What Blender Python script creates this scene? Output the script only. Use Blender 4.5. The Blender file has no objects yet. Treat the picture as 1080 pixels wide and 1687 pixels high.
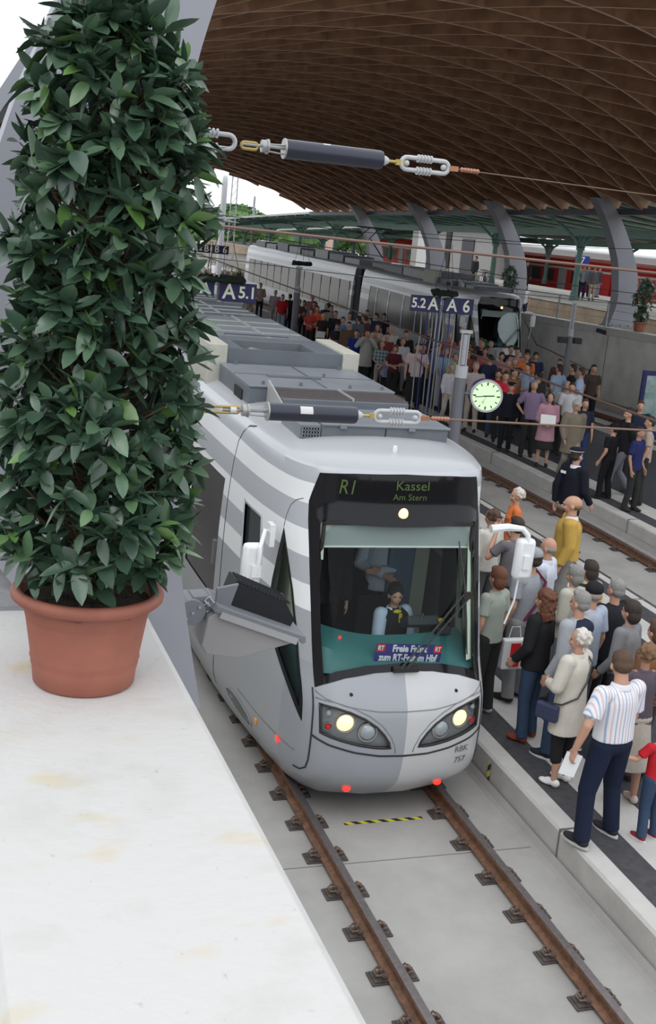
import bpy, bmesh, math, random
from mathutils import Vector, Matrix
from mathutils.geometry import delaunay_2d_cdt
C = bpy.context.scene.collection
SC = bpy.context.scene
R = math.radians
# ---------------------------------------------------------------- camera, world, lights, exposure
CAMP=(-4.411, -0.2411, 6.0282)
CAMF=(0.330218, 0.915007, -0.231773)
CAMR=(0.94381, -0.316605, 0.094781)
LENS=41.7629
cd_ = bpy.data.cameras.new('camera'); cam_ = bpy.data.objects.new('camera', cd_); C.objects.link(cam_)
_f = Vector(CAMF); _r = Vector(CAMR); _r = (_r - _f*_r.dot(_f)).normalized(); _u = _r.cross(_f)
cam_.matrix_world = Matrix(((_r.x,_u.x,-_f.x,CAMP[0]),(_r.y,_u.y,-_f.y,CAMP[1]),(_r.z,_u.z,-_f.z,CAMP[2]),(0,0,0,1)))
cd_.sensor_fit = 'VERTICAL'; cd_.sensor_height = 36; cd_.lens = LENS; cd_.clip_start = .05; cd_.clip_end = 2000
SC.camera = cam_
SC.view_settings.view_transform = 'Standard'; SC.view_settings.look = 'None'; SC.view_settings.gamma = 1
SC.view_settings.use_curve_mapping = False
SC.view_settings.exposure = 0.25
w_ = bpy.data.worlds.new('sky'); SC.world = w_; w_.use_nodes = True
_n = w_.node_tree.nodes; _l = w_.node_tree.links; _n.clear()
_o = _n.new('ShaderNodeOutputWorld'); _b = _n.new('ShaderNodeBackground'); _b.inputs[1].default_value = 1.3
_tc = _n.new('ShaderNodeTexCoord'); _sx = _n.new('ShaderNodeSeparateXYZ'); _cr = _n.new('ShaderNodeValToRGB')
_cr.color_ramp.elements[0].position = 0.0; _cr.color_ramp.elements[0].color = (.16,.16,.16,1)
_cr.color_ramp.elements[1].position = 1.0; _cr.color_ramp.elements[1].color = (.93,.96,1.0,1)
_e = _cr.color_ramp.elements.new(.004); _e.color = (.86,.90,.95,1)
_l.new(_tc.outputs['Generated'],_sx.inputs[0]); _l.new(_sx.outputs['Z'],_cr.inputs[0]); _l.new(_cr.outputs[0],_b.inputs[0]); _l.new(_b.outputs[0],_o.inputs[0])
sd_ = bpy.data.lights.new('sun','SUN'); sd_.energy = 0.5; sd_.angle = R(35); sd_.color = (1,.98,.95)
sun_ = bpy.data.objects.new('sun', sd_); C.objects.link(sun_)
sun_.rotation_euler = Vector((.42,.62,-.95)).to_track_quat('-Z','Y').to_euler()
# ---------------------------------------------------------------- helpers
random.seed(7)
def tag(o,label=None,cat=None,group=None,kind=None):
    if label: o['label']=label
    if cat: o['category']=cat
    if group: o['group']=group
    if kind: o['kind']=kind
    return o
def empty(name,loc=(0,0,0),rz=0,rx=0):
    o=bpy.data.objects.new(name,None); C.objects.link(o); o.location=loc; o.rotation_euler=(rx,0,rz); o.empty_display_size=.1; return o
def copy_tree(o,parent=None):
    c=o.copy(); C.objects.link(c); c.parent=parent
    for ch in o.children: copy_tree(ch,c)
    return c
MATS={}
def mat(name,col,rough=.6,metal=0,var=0,vscale=8,bump=0,bscale=60,spec=.5,col2=None,coat=0,emit=None,estr=0,trans=0,alpha=1):
    if name in MATS: return MATS[name]
    m=bpy.data.materials.new(name); m.use_nodes=True; nt=m.node_tree; b=nt.nodes['Principled BSDF']
    b.inputs['Base Color'].default_value=(*col,1); b.inputs['Roughness'].default_value=rough; b.inputs['Metallic'].default_value=metal
    b.inputs['Specular IOR Level'].default_value=spec
    if coat: b.inputs['Coat Weight'].default_value=coat; b.inputs['Coat Roughness'].default_value=.08
    if trans: b.inputs['Transmission Weight'].default_value=trans
    if emit: b.inputs['Emission Color'].default_value=(*emit,1); b.inputs['Emission Strength'].default_value=estr
    tc=nt.nodes.new('ShaderNodeTexCoord')
    if var or col2:
        n=nt.nodes.new('ShaderNodeTexNoise'); n.inputs['Scale'].default_value=vscale; n.inputs['Detail'].default_value=6; n.inputs['Roughness'].default_value=.6
        nt.links.new(tc.outputs['Object'],n.inputs['Vector'])
        r=nt.nodes.new('ShaderNodeValToRGB'); c2=col2 or tuple(max(0,c*(1-var)) for c in col); c1=col if col2 else tuple(min(1,c*(1+var*.6)) for c in col)
        r.color_ramp.elements[0].position=.32; r.color_ramp.elements[0].color=(*c2,1); r.color_ramp.elements[1].position=.68; r.color_ramp.elements[1].color=(*c1,1)
        nt.links.new(n.outputs['Fac'],r.inputs[0]); nt.links.new(r.outputs[0],b.inputs['Base Color'])
    if bump:
        n=nt.nodes.new('ShaderNodeTexNoise'); n.inputs['Scale'].default_value=bscale; n.inputs['Detail'].default_value=4
        nt.links.new(tc.outputs['Object'],n.inputs['Vector']); bp=nt.nodes.new('ShaderNodeBump'); bp.inputs['Strength'].default_value=bump; bp.inputs['Distance'].default_value=.01
        nt.links.new(n.outputs['Fac'],bp.inputs['Height']); nt.links.new(bp.outputs[0],b.inputs['Normal'])
    MATS[name]=m; return m
class MB:
    def __init__(s): s.v=[]; s.f=[]; s.mi=[]; s.cur=0
    def add(s,vs,fs,mi=None):
        n=len(s.v); s.v+= [tuple(p) for p in vs]; s.f+=[tuple(i+n for i in f) for f in fs]; s.mi+=[s.cur if mi is None else mi]*len(fs); return s
    def box(s,c,d,M=None,mi=None,taper=1):
        x,y,z=d[0]/2,d[1]/2,d[2]/2
        vs=[Vector((sx*x*(taper if sz>0 else 1),sy*y*(taper if sz>0 else 1),sz*z)) for sz in(-1,1) for sy in(-1,1) for sx in(-1,1)]
        if M is not None: vs=[M@p for p in vs]
        vs=[p+Vector(c) for p in vs]
        return s.add(vs,[(0,2,3,1),(4,5,7,6),(0,1,5,4),(2,6,7,3),(0,4,6,2),(1,3,7,5)],mi)
    def bb(s,x0,x1,y0,y1,z0,z1,mi=None): return s.box(((x0+x1)/2,(y0+y1)/2,(z0+z1)/2),(abs(x1-x0),abs(y1-y0),abs(z1-z0)),mi=mi)
    def ring(s,c,ax,r,n,ref=None,r2=None):
        ax=Vector(ax).normalized(); ref=Vector(ref) if ref is not None else (Vector((0,0,1)) if abs(ax.z)<.9 else Vector((1,0,0)))
        u=ax.cross(ref).normalized(); w=ax.cross(u); r2=r if r2 is None else r2
        return [Vector(c)+u*(math.cos(2*math.pi*i/n)*r)+w*(math.sin(2*math.pi*i/n)*r2) for i in range(n)]
    def cyl(s,a,b,r0,r1=None,n=12,mi=None,caps=True):
        r1=r0 if r1 is None else r1; ax=Vector(b)-Vector(a)
        vs=s.ring(a,ax,r0,n)+s.ring(b,ax,r1,n); fs=[(i,(i+1)%n,n+(i+1)%n,n+i) for i in range(n)]
        if caps: fs+=[tuple(range(n-1,-1,-1)),tuple(range(n,2*n))]
        return s.add(vs,fs,mi)
    def tube(s,path,r,n=8,mi=None):
        P=[Vector(p) for p in path]; rs=r if isinstance(r,(list,tuple)) else [r]*len(P); vs=[];ref=None
        for i,p in enumerate(P):
            ax=(P[min(i+1,len(P)-1)]-P[max(i-1,0)]).normalized()
            if ref is None: ref=Vector((0,0,1)) if abs(ax.z)<.9 else Vector((1,0,0))
            u=ax.cross(ref).normalized(); ref=u.cross(ax).normalized()
            w=ax.cross(u); vs+=[p+u*(math.cos(2*math.pi*k/n)*rs[i])+w*(math.sin(2*math.pi*k/n)*rs[i]) for k in range(n)]
        fs=[(j*n+i,j*n+(i+1)%n,(j+1)*n+(i+1)%n,(j+1)*n+i) for j in range(len(P)-1) for i in range(n)]
        fs+=[tuple(range(n-1,-1,-1)),tuple(range((len(P)-1)*n,len(P)*n))]
        return s.add(vs,fs,mi)
    def lathe(s,prof,c=(0,0,0),n=32,mi=None,axis='z'):
        vs=[]
        for r,h in prof:
            for i in range(n):
                a=2*math.pi*i/n; p=(r*math.cos(a),r*math.sin(a),h)
                if axis=='y': p=(p[0],p[2],p[1])
                if axis=='x': p=(p[2],p[0],p[1])
                vs.append((p[0]+c[0],p[1]+c[1],p[2]+c[2]))
        fs=[(j*n+i,j*n+(i+1)%n,(j+1)*n+(i+1)%n,(j+1)*n+i) for j in range(len(prof)-1) for i in range(n)]
        return s.add(vs,fs,mi)
    def ball(s,c,r,n=12,m=8,mi=None,M=None):
        r=(r,r,r) if not isinstance(r,(tuple,list)) else r; vs=[]
        for j in range(m+1):
            t=math.pi*j/m
            for i in range(n):
                a=2*math.pi*i/n; p=Vector((r[0]*math.sin(t)*math.cos(a),r[1]*math.sin(t)*math.sin(a),r[2]*math.cos(t)))
                if M is not None: p=M@p
                vs.append(p+Vector(c))
        return s.add(vs,[(j*n+i,(j+1)*n+i,(j+1)*n+(i+1)%n,j*n+(i+1)%n) for j in range(m) for i in range(n)],mi)
    def prism(s,poly,fn,mi=None):
        # poly list of 2D points; fn(p,k)->3D for side k in 0,1
        n=len(poly); vs=[fn(p,0) for p in poly]+[fn(p,1) for p in poly]
        return s.add(vs,[tuple(range(n-1,-1,-1)),tuple(range(n,2*n))]+[(i,(i+1)%n,n+(i+1)%n,n+i) for i in range(n)],mi)
    def build(s,name,m,parent=None,smooth=False,bevel=0,uv=None,sharp=35,fixn=True):
        me=bpy.data.meshes.new(name); me.from_pydata(s.v,[],s.f); ms=m if isinstance(m,(list,tuple)) else [m]
        for q in ms: me.materials.append(q)
        me.polygons.foreach_set('material_index',s.mi)
        if fixn:
            bm=bmesh.new(); bm.from_mesh(me); bmesh.ops.recalc_face_normals(bm,faces=bm.faces); bm.to_mesh(me); bm.free()
        me.update()
        if smooth: me.shade_smooth(); 
        if smooth and sharp<180:
            try: me.set_sharp_from_angle(angle=R(sharp))
            except Exception: pass
        o=bpy.data.objects.new(name,me); C.objects.link(o); o.parent=parent
        if bevel:
            b=o.modifiers.new('b','BEVEL'); b.width=bevel; b.segments=2; b.limit_method='ANGLE'
        return o
def g(y):
    if y<14: return .04*y
    if y<26:
        u=y-14; return .56+.04*u-.04/24*u*u
    return .8
RXA=math.atan(.04)
def tw(x,y,z):   # track frame -> world
    return Vector((x, y*math.cos(RXA)-z*math.sin(RXA), y*math.sin(RXA)+z*math.cos(RXA)))
def sweep(name,prof,m,y0,y1,mats=None,dy=1.0,gf=g,closed=False,fixn=True):
    """profile (x,z) points swept along the ramp"""
    b=MB(); n=len(prof); k=max(1,int(round((y1-y0)/dy)))
    for j in range(k+1):
        y=y0+(y1-y0)*j/k
        for x,z in prof: b.v.append((x,y,z+gf(y)))
    m_=n if closed else n-1
    for j in range(k):
        for i in range(m_):
            b.f.append((j*n+i,j*n+(i+1)%n,(j+1)*n+(i+1)%n,(j+1)*n+i)); b.mi.append(0)
    if closed: b.f+= [tuple(range(n)),tuple(range(k*n+n-1,k*n-1,-1))]; b.mi+=[0,0]
    return b.build(name,m,fixn=fixn)
import math
PLAN=[(0,0),(.2,.006),(.4,.028),(.6,.07),(.75,.12),(.86,.19),(.93,.28),(.98,.40),(1.02,.55),(1.07,.85),(1.12,1.25),(1.17,1.8),(1.22,2.6),(1.255,3.5),(1.27,4.5),(1.27,14.6)]
PT=[0.0]
for _i in range(1,len(PLAN)):
    PT.append(PT[-1]+math.hypot(PLAN[_i][0]-PLAN[_i-1][0],PLAN[_i][1]-PLAN[_i-1][1]))
def lerp(xs,ys,x):
    if x<=xs[0]: return ys[0]
    for i in range(1,len(xs)):
        if x<=xs[i]:
            f=(x-xs[i-1])/(xs[i]-xs[i-1]); return ys[i-1]+(ys[i]-ys[i-1])*f
    return ys[-1]
def crom(xs,ys,x):
    # smooth (monotone hermite) interpolation
    n=len(xs)
    if x<=xs[0]: return ys[0]
    if x>=xs[-1]: return ys[-1]
    for i in range(1,n):
        if x<=xs[i]: break
    h=xs[i]-xs[i-1]; d=(ys[i]-ys[i-1])/h
    def sl(j):
        if j==0 or j==n-1: return (ys[min(j+1,n-1)]-ys[max(j-1,0)])/(xs[min(j+1,n-1)]-xs[max(j-1,0)])
        a=(ys[j]-ys[j-1])/(xs[j]-xs[j-1]); b=(ys[j+1]-ys[j])/(xs[j+1]-xs[j])
        if a*b<=0: return 0.0
        return 2*a*b/(a+b)
    m0,m1=sl(i-1),sl(i); s=(x-xs[i-1])/h
    return (ys[i-1]*(1+2*s)*(1-s)**2+h*m0*s*(1-s)**2+ys[i]*s*s*(3-2*s)+h*m1*s*s*(s-1))
VV=[.2,.35,.5,.7,.9,1.2,1.56,2.0,2.5,2.93,3.07,3.36,3.42,3.5,3.7,4.0,4.4]
VZ=[.2,.35,.5,.7,.9,1.2,1.56,2.0,2.5,2.93,3.07,3.36,3.415,3.46,3.52,3.56,3.58]
VL=[.36,.20,.06,.01,.0,.03,.22,.38,.56,.72,.77,.80,.83,.9,1.1,1.4,1.8]
KF=[.86,.93,.98,1,1,1,1,1.005,1.015,1.025,1.025,1.02,1.0,.95,.79,.48,0]
KS=[.90,.95,.99,1,1,1,1,.998,.985,.96,.945,.90,.88,.83,.68,.4,0]
def S(t,v):
    s=-1 if t<0 else 1; a=abs(t)
    px=crom(PT,[p[0] for p in PLAN],a); py=crom(PT,[p[1] for p in PLAN],a)
    w=1-min(1,max(0,(py-.2)/3.0)); w=w*w*(3-2*w)
    L=crom(VV,VL,v); k=crom(VV,KF,v)*w+crom(VV,KS,v)*(1-w)
    return (s*px*k, py+L*w, crom(VV,VZ,v))
# ================================================================ materials of the place
M_slab=mat('slab_concrete',(.36,.35,.335),.85,var=.14,vscale=1.3,bump=.25,bscale=30)
M_edge=mat('edge_concrete',(.50,.49,.47),.8,var=.12,vscale=3,bump=.15,bscale=40)
M_wall=mat('wall_concrete',(.70,.685,.65),.85,var=.22,vscale=.8,bump=.2,bscale=12)
M_cope=mat('coping_concrete',(.60,.59,.56),.8,var=.1,vscale=3)
M_asph=mat('asphalt',(.055,.054,.06),.75,var=.3,vscale=12,bump=.2,bscale=150)
M_dark=mat('dark_paving',(.035,.036,.045),.6,var=.3,vscale=6)
M_seam=mat('joint_filler',(.17,.16,.15),.9)
M_rust=mat('rail_rust',(.21,.11,.068),.65,var=.45,vscale=14,metal=.2)
M_railtop=mat('rail_head',(.20,.18,.18),.42,metal=.7,var=.2,vscale=20)
M_plate=mat('tie_plate',(.10,.085,.08),.7,var=.35,vscale=25,metal=.2)
M_clip=mat('clip_steel',(.17,.12,.095),.6,var=.4,vscale=40,metal=.4)
M_steel=mat('painted_steel',(.25,.255,.28),.5,var=.06,vscale=2)
M_arch=mat('arch_steel',(.33,.335,.375),.55,var=.05,vscale=1.5)
M_wood=None
def wood_mat(name,a,b_,sc):
    m=bpy.data.materials.new(name); m.use_nodes=True; nt=m.node_tree; b=nt.nodes['Principled BSDF']; b.inputs['Roughness'].default_value=.6
    tc=nt.nodes.new('ShaderNodeTexCoord'); mp=nt.nodes.new('ShaderNodeMapping'); mp.inputs['Scale'].default_value=sc
    n=nt.nodes.new('ShaderNodeTexNoise'); n.inputs['Scale'].default_value=1; n.inputs['Detail'].default_value=5
    r=nt.nodes.new('ShaderNodeValToRGB'); r.color_ramp.elements[0].color=(*a,1); r.color_ramp.elements[1].color=(*b_,1); r.color_ramp.elements[0].position=.35; r.color_ramp.elements[1].position=.65
    nt.links.new(tc.outputs['Object'],mp.inputs[0]); nt.links.new(mp.outputs[0],n.inputs['Vector']); nt.links.new(n.outputs['Fac'],r.inputs[0]); nt.links.new(r.outputs[0],b.inputs['Base Color']); return m
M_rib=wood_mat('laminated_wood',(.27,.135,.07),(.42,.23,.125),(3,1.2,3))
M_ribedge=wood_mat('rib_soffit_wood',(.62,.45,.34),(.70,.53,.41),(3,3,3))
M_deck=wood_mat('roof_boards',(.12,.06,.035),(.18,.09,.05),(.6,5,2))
# ================================================================ trackbed, platforms, walls
Y0,Y1=-4,76
def S_(o,**k): return tag(o,kind='structure',**k)
S_(sweep('floor',[(-3.56,-.02),(-3.56,0),(1.33,0),(1.36,.03),(1.40,.10),(1.405,.02),(1.425,.02)],M_slab,Y0,Y1,dy=.8))
# expansion joints across the slab
b=MB()
for y in (1.9,8.93,15.9,22.9):
    b.bb(-3.5,1.33,y-.006,y+.006,g(y)-.01,g(y)+.002)
S_(b.build('trim_1',M_seam))
# platform one
S_(sweep('trim_2',[(1.425,-.1),(1.42,.34),(1.445,.365),(1.62,.38),(1.62,.2)],M_edge,Y0,Y1,dy=.8))
S_(sweep('platform_paving',[(1.62,.379),(1.625,.381),(1.96,.381),(1.965,.379)],M_asph,Y0,Y1,dy=.8))
S_(sweep('platform_light_paving',[(1.965,.379),(1.97,.38),(2.42,.38),(2.425,.378)],M_edge,Y0,Y1,dy=.8))
S_(sweep('platform_asphalt',[(2.425,.378),(2.43,.38),(5.20,.38),(5.205,.378)],M_dark,Y0,Y1,dy=.8))
S_(sweep('platform_light_paving',[(5.205,.378),(5.21,.38),(5.67,.38),(5.675,.378)],M_edge,Y0,Y1,dy=.8))
S_(sweep('platform_paving',[(5.675,.378),(5.68,.381),(6.01,.381),(6.015,.379)],M_asph,Y0,Y1,dy=.8))
S_(sweep('trim_3',[(6.015,.2),(6.015,.38),(6.19,.365),(6.21,.34),(6.215,-.1)],M_edge,Y0,Y1,dy=.8))
b=MB()
k=0
for y in [2.6+3.0*i for i in range(24)]:
    for x0,x1 in ((1.405,1.64),(5.99,6.225)):
        b.box(((x0+x1)/2,y,g(y)+.2),(x1-x0,.008,.372))
S_(b.build('trim_4',M_seam))
# second trackbed and far platform
S_(sweep('floor',[(6.205,-.02),(6.21,0),(8.66,0),(8.70,.1),(8.705,.02),(8.725,.02)],M_slab,Y0,Y1,dy=.8))
S_(sweep('trim_5',[(8.725,-.1),(8.73,.34),(8.75,.365),(8.95,.38),(8.95,.2)],M_edge,Y0,Y1,dy=.8))
S_(sweep('platform_paving',[(8.95,.379),(8.955,.381),(9.32,.381),(9.325,.379)],M_asph,Y0,Y1,dy=.8))
S_(sweep('platform_light_paving',[(9.325,.379),(9.33,.38),(9.85,.38),(9.855,.378)],M_edge,Y0,Y1,dy=.8))
S_(sweep('platform_asphalt',[(9.855,.378),(9.86,.38),(13.95,.38),(13.955,.378)],M_dark,Y0,Y1,dy=.8))
S_(sweep('platform_light_paving',[(13.955,.378),(13.96,.38),(14.45,.38),(14.455,.378)],M_edge,Y0,Y1,dy=.8))
S_(sweep('platform_paving',[(14.455,.378),(14.46,.381),(14.8,.381),(14.805,.379)],M_asph,Y0,Y1,dy=.8))
S_(sweep('trim_6',[(14.805,.2),(14.805,.38),(14.98,.365),(15.0,.34),(15.005,-.1)],M_edge,Y0,Y1,dy=.8))
b=MB()
for i in range(20):
    y=4+3.0*i
    for x0,x1 in ((8.71,8.97),(14.79,15.015)): b.box(((x0+x1)/2,y,g(y)+.2),(x1-x0,.008,.372))
S_(b.build('trim_7',M_seam))
def g3(y): return g(y)+lerp([28,39,53,70],[0,-.10,.15,.15],y)
S_(sweep('floor',[(15.005,-.02),(15.01,0),(18.5,0),(18.55,.12),(19.6,.12)],M_slab,Y0,Y1,dy=.8,gf=g3))
# right retaining wall with coping
def wt(y): return 3.36+(43.8-y)*.016
b=MB(); n=0
ys=[-4+2*i for i in range(43)]
for y in ys: b.v+=[(19.6,y,-1),(19.6,y,wt(y)-.28),(19.52,y,wt(y)-.26),(19.52,y,wt(y)),(20.1,y,wt(y)),(20.1,y,-1)]
for j in range(len(ys)-1):
    for i in range(5): b.f.append((j*6+i,j*6+i+1,j*6+7+i,j*6+6+i)); b.mi.append(1 if i in(1,2,3) else 0)
S_(b.build('wall_right',[M_wall,M_cope]))
b=MB()
for i in range(12):
    y=8+6*i
    b.bb(19.588,19.602,y-.012,y+.012,g(y)+.12,wt(y)-.28)
S_(b.build('trim_8',M_seam))
# left retaining wall under the parapet, parapet with bevelled coping
b=MB(); b.bb(-4.14,-3.60,-4,60,-.5,4.42); S_(b.build('wall_left',M_wall))
def parapet_mat():
    m=mat('parapet_plaster',(.80,.79,.76),.8,bump=.35,bscale=28); nt=m.node_tree; b=nt.nodes['Principled BSDF']
    tc=nt.nodes.new('ShaderNodeTexCoord')
    def noise(sc,det,lo,hi,vec=(1,1,1)):
        mp=nt.nodes.new('ShaderNodeMapping'); mp.inputs['Scale'].default_value=vec; nt.links.new(tc.outputs['Object'],mp.inputs[0])
        n=nt.nodes.new('ShaderNodeTexNoise'); n.inputs['Scale'].default_value=sc; n.inputs['Detail'].default_value=det; nt.links.new(mp.outputs[0],n.inputs['Vector'])
        r=nt.nodes.new('ShaderNodeMapRange'); r.inputs[1].default_value=lo; r.inputs[2].default_value=hi; nt.links.new(n.outputs['Fac'],r.inputs[0]); return r.outputs[0]
    def mix(a,c,f):
        x=nt.nodes.new('ShaderNodeMix'); x.data_type='RGBA'; nt.links.new(f,x.inputs[0])
        if isinstance(a,tuple): x.inputs[6].default_value=(*a,1)
        else: nt.links.new(a,x.inputs[6])
        x.inputs[7].default_value=(*c,1); return x.outputs[2]
    c=mix((.56,.55,.535),(.50,.49,.46),noise(5,8,.52,.75))
    c=mix(c,(.55,.46,.28),noise(3.1,3,.60,.80,(1.0,1.6,1)))
    c=mix(c,(.45,.43,.40),noise(38,6,.68,.76,(1,.6,1)))
    nt.links.new(c,b.inputs['Base Color']); return m
M_par=parapet_mat()
b=MB(); prof=[(-4.27,4.36),(-4.27,4.51),(-4.225,4.55),(-3.585,4.55),(-3.56,4.53),(-3.56,4.36)]
n=len(prof)
ys=[-3+.5*i for i in range(15)]+[4.05]
for y in ys: b.v+=[(x,y,z) for x,z in prof]
for j in range(len(ys)-1):
    for i in range(n): b.f.append((j*n+i,j*n+(i+1)%n,(j+1)*n+(i+1)%n,(j+1)*n+i)); b.mi.append(0)
b.f.append(tuple(range(n-1,-1,-1))); b.mi.append(0); b.f.append(tuple(range(len(ys)*n-n,len(ys)*n))); b.mi.append(0)
S_(b.build('parapet',M_par,bevel=.004))
# gravel ground left of the parapet (seen at the very edge) at main level
S_(MB().bb(-40,-4.14,-6,80,3.0,3.42).build('ground',mat('gravel',(.16,.15,.15),.95,var=.6,vscale=40,bump=1,bscale=90)))
# parapet continuing behind the leg at lower level, grey plinth bands
b=MB(); b.bb(-5.6,-3.75,4.36,30,4.10,4.72); b.bb(-5.6,-3.75,4.06,4.36,4.20,4.62)
S_(b.build('trim_9',mat('plinth_grey',(.33,.33,.34),.7,var=.15)))
# ================================================================ the vaulted lattice roof
XC,XH,RISE=8.3,11.6,2.5
def spring(y): return 7.63-(y-36.8)*(.8/38.2)
def vz(x,y):
    u=(x-XC)/XH; return spring(y)+RISE*(1-u*u)
NT=48; _s=[0.0]; _x=[XC-XH+2*XH*i/400 for i in range(401)]
for i in range(1,401): _s.append(_s[-1]+math.hypot(_x[i]-_x[i-1],RISE*(((_x[i-1]-XC)/XH)**2-((_x[i]-XC)/XH)**2)))
SL=_s[-1]
def x_at(s): # arc position from centre
    s=s+SL/2; lo=0
    for i in range(1,401):
        if _s[i]>=s: f=(s-_s[i-1])/(_s[i]-_s[i-1]); return _x[i-1]+(_x[i]-_x[i-1])*f
    return _x[-1]
VY0,VY1=17.6,76.0; VD=.52; XL=-2.2
SMIN=min(-SL/2+SL*i/400 for i in range(401) if x_at(-SL/2+SL*i/400)>=XL)
ceil=S_(empty('ceiling'))
b=MB()
for j in range(75):
    y=VY0+(VY1-VY0)*j/74
    for i in range(41):
        x=x_at(SMIN+(SL/2-SMIN)*i/40); u=(x-XC)/XH; nx,nz=2*RISE*u/XH,1; l=math.hypot(nx,nz)
        b.v.append((x+nx/l*VD,y,vz(x,y)+nz/l*VD))
for j in range(74):
    for i in range(40): b.f.append((j*41+i,j*41+i+1,j*41+42+i,j*41+41+i)); b.mi.append(0)
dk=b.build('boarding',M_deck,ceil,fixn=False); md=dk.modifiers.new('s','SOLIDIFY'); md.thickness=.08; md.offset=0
KS_=.57; PIT=1.85; HT=.04
def rib(sgn,yn):
    """rib whose right end meets the right beam at y=yn, running to the left at slope sgn"""
    pts=[]
    for i in range(49):
        s=SL/2-SL*i/48; y=yn+sgn*KS_*(SL/2-s)
        if VY0-.01<=y<=VY1+.01 and s>=SMIN: pts.append((s,y))
    if len(pts)<3: return
    b=MB(); n=4
    for s,y in pts:
        x=x_at(s); u=(x-XC)/XH; nx,nz=2*RISE*u/XH,1; l=math.hypot(nx,nz); nx/=l;nz/=l
        # in-surface perpendicular to the rib
        tx,tz=nz,-nx   # along +s
        ty=-sgn*KS_; L=math.hypot(1,ty); px,py,pz=tx*(-ty)/L,1/L,tz*(-ty)/L
        z=vz(x,y)
        for a,h in ((-1,0),(1,0),(1,VD),(-1,VD)):
            b.v.append((x+px*HT*a+nx*h,y+py*HT*a,z+pz*HT*a+nz*h))
    for j in range(len(pts)-1):
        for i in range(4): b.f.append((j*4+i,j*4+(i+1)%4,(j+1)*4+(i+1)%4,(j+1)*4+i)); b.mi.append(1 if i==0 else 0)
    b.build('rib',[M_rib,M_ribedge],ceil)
yn=37.4-PIT*20
while yn<VY1+.5: rib(1,yn); yn+=PIT
yn=37.4-PIT*20
while yn<VY1+15: rib(-1,yn); yn+=PIT
# edge beams
b=MB()
for k in range(37):
    y=VY0+(VY1-VY0)*k/36; z=spring(y); b.v+=[(19.78,y,z-.10),(20.1,y,z-.10),(20.1,y,z+.12),(19.78,y,z+.12)]
for j in range(36):
    for i in range(4): b.f.append((j*4+i,j*4+(i+1)%4,(j+1)*4+(i+1)%4,(j+1)*4+i)); b.mi.append(0)
M_beam=mat('beam_steel',(.10,.115,.15),.5)
b.build('edge_beam',M_beam,ceil)
b=MB()
for k in range(37):
    y=VY0+(VY1-VY0)*k/36; z=vz(XL,y); b.v+=[(XL-.25,y,z-.10),(XL,y,z-.10),(XL,y,z+.5),(XL-.25,y,z+.5)]
for j in range(36):
    for i in range(4): b.f.append((j*4+i,j*4+(i+1)%4,(j+1)*4+(i+1)%4,(j+1)*4+i)); b.mi.append(0)
b.build('edge_beam',M_beam,ceil)
# ================================================================ curved steel arches
def crv(pts,n=8):
    """catmull-rom through 2d points"""
    out=[]
    for i in range(len(pts)-1):
        p0=pts[max(i-1,0)];p1=pts[i];p2=pts[i+1];p3=pts[min(i+2,len(pts)-1)]
        for k in range(n):
            t=k/n; out.append(tuple(.5*((2*p1[a])+(-p0[a]+p2[a])*t+(2*p0[a]-5*p1[a]+4*p2[a]-p3[a])*t*t+(-p0[a]+3*p1[a]-3*p2[a]+p3[a])*t**3) for a in range(len(p1))))
    out.append(tuple(pts[-1])); return out
def arch(inner,outer,y,th,label,group,gap=0):
    I=crv(inner,6); O=crv(outer,6); b=MB(); n=len(I)
    for (xi,zi),(xo,zo) in zip(I,O):
        b.v+=[(xi,y-th/2,zi),(xo,y-th/2,zo),(xo,y+th/2,zo),(xi,y+th/2,zi)]
    for j in range(n-1):
        for i in range(4): b.f.append((j*4+i,j*4+(i+1)%4,(j+1)*4+(i+1)%4,(j+1)*4+i)); b.mi.append(0)
    b.f+=[(0,1,2,3),((n-1)*4+3,(n-1)*4+2,(n-1)*4+1,(n-1)*4)]; b.mi+=[0,0]
    root=empty('roof_support_arch',(0,0,0)); tag(root,label,'arch',group)
    b.build('arch_leg',M_arch,root)
    return root
RI=[(19.84,2.62),(19.92,3.18),(20.22,4.3),(20.14,5.2),(19.98,5.9),(19.55,6.8),(19.15,7.45),(18.7,8.0)]
RO=[(20.26,2.62),(20.95,3.30),(21.08,4.3),(20.98,5.2),(20.74,5.9),(20.25,6.8),(19.80,7.45),(19.3,8.0)]
arch_lab={30.2:'nearest curved grey steel arch on the right wall',39:'large curved grey steel arch on the right wall beside the small potted tree',47.8:'curved grey steel arch rising behind the front end of the far tram',56.6:'curved grey steel arch behind the middle of the far tram roof',65.4:'farthest curved grey steel arch, behind the rear of the far tram'}
for ya,lb in arch_lab.items():
    if ya<31: continue
    dz=spring(ya)-spring(39)
    hx=0
    r_=arch([(x,z+dz*(z-2.6)/5) for x,z in RI],[(x,z+dz*(z-2.6)/5) for x,z in RO],ya,.5,lb,None)
    b=MB(); b.bb(20.0,20.9,ya-.42,ya+.42,wt(ya)-.02,wt(ya)+.05)
    for xx in (20.1,20.45,20.8):
        for yy in (-.36,.36): b.cyl((xx,ya+yy,wt(ya)+.04),(xx,ya+yy,wt(ya)+.12),.03,n=6)
    b.build('base_plate',M_steel,r_)
LI=[(-3.32,4.13),(-3.43,4.67),(-3.47,5.05),(-3.51,5.5),(-3.53,5.93),(-3.53,6.34),(-3.45,6.74),(-3.25,7.35),(-2.9,7.9)]
LO=[(-3.34,4.12),(-3.80,4.40),(-4.16,4.80),(-4.24,5.3),(-4.24,5.8),(-4.12,6.30),(-3.97,6.70),(-3.75,7.35),(-3.4,7.9)]
la=arch(LI,LO,4.2,.3,'huge grey steel arch leg rising behind the big potted bay tree',None)
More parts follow.
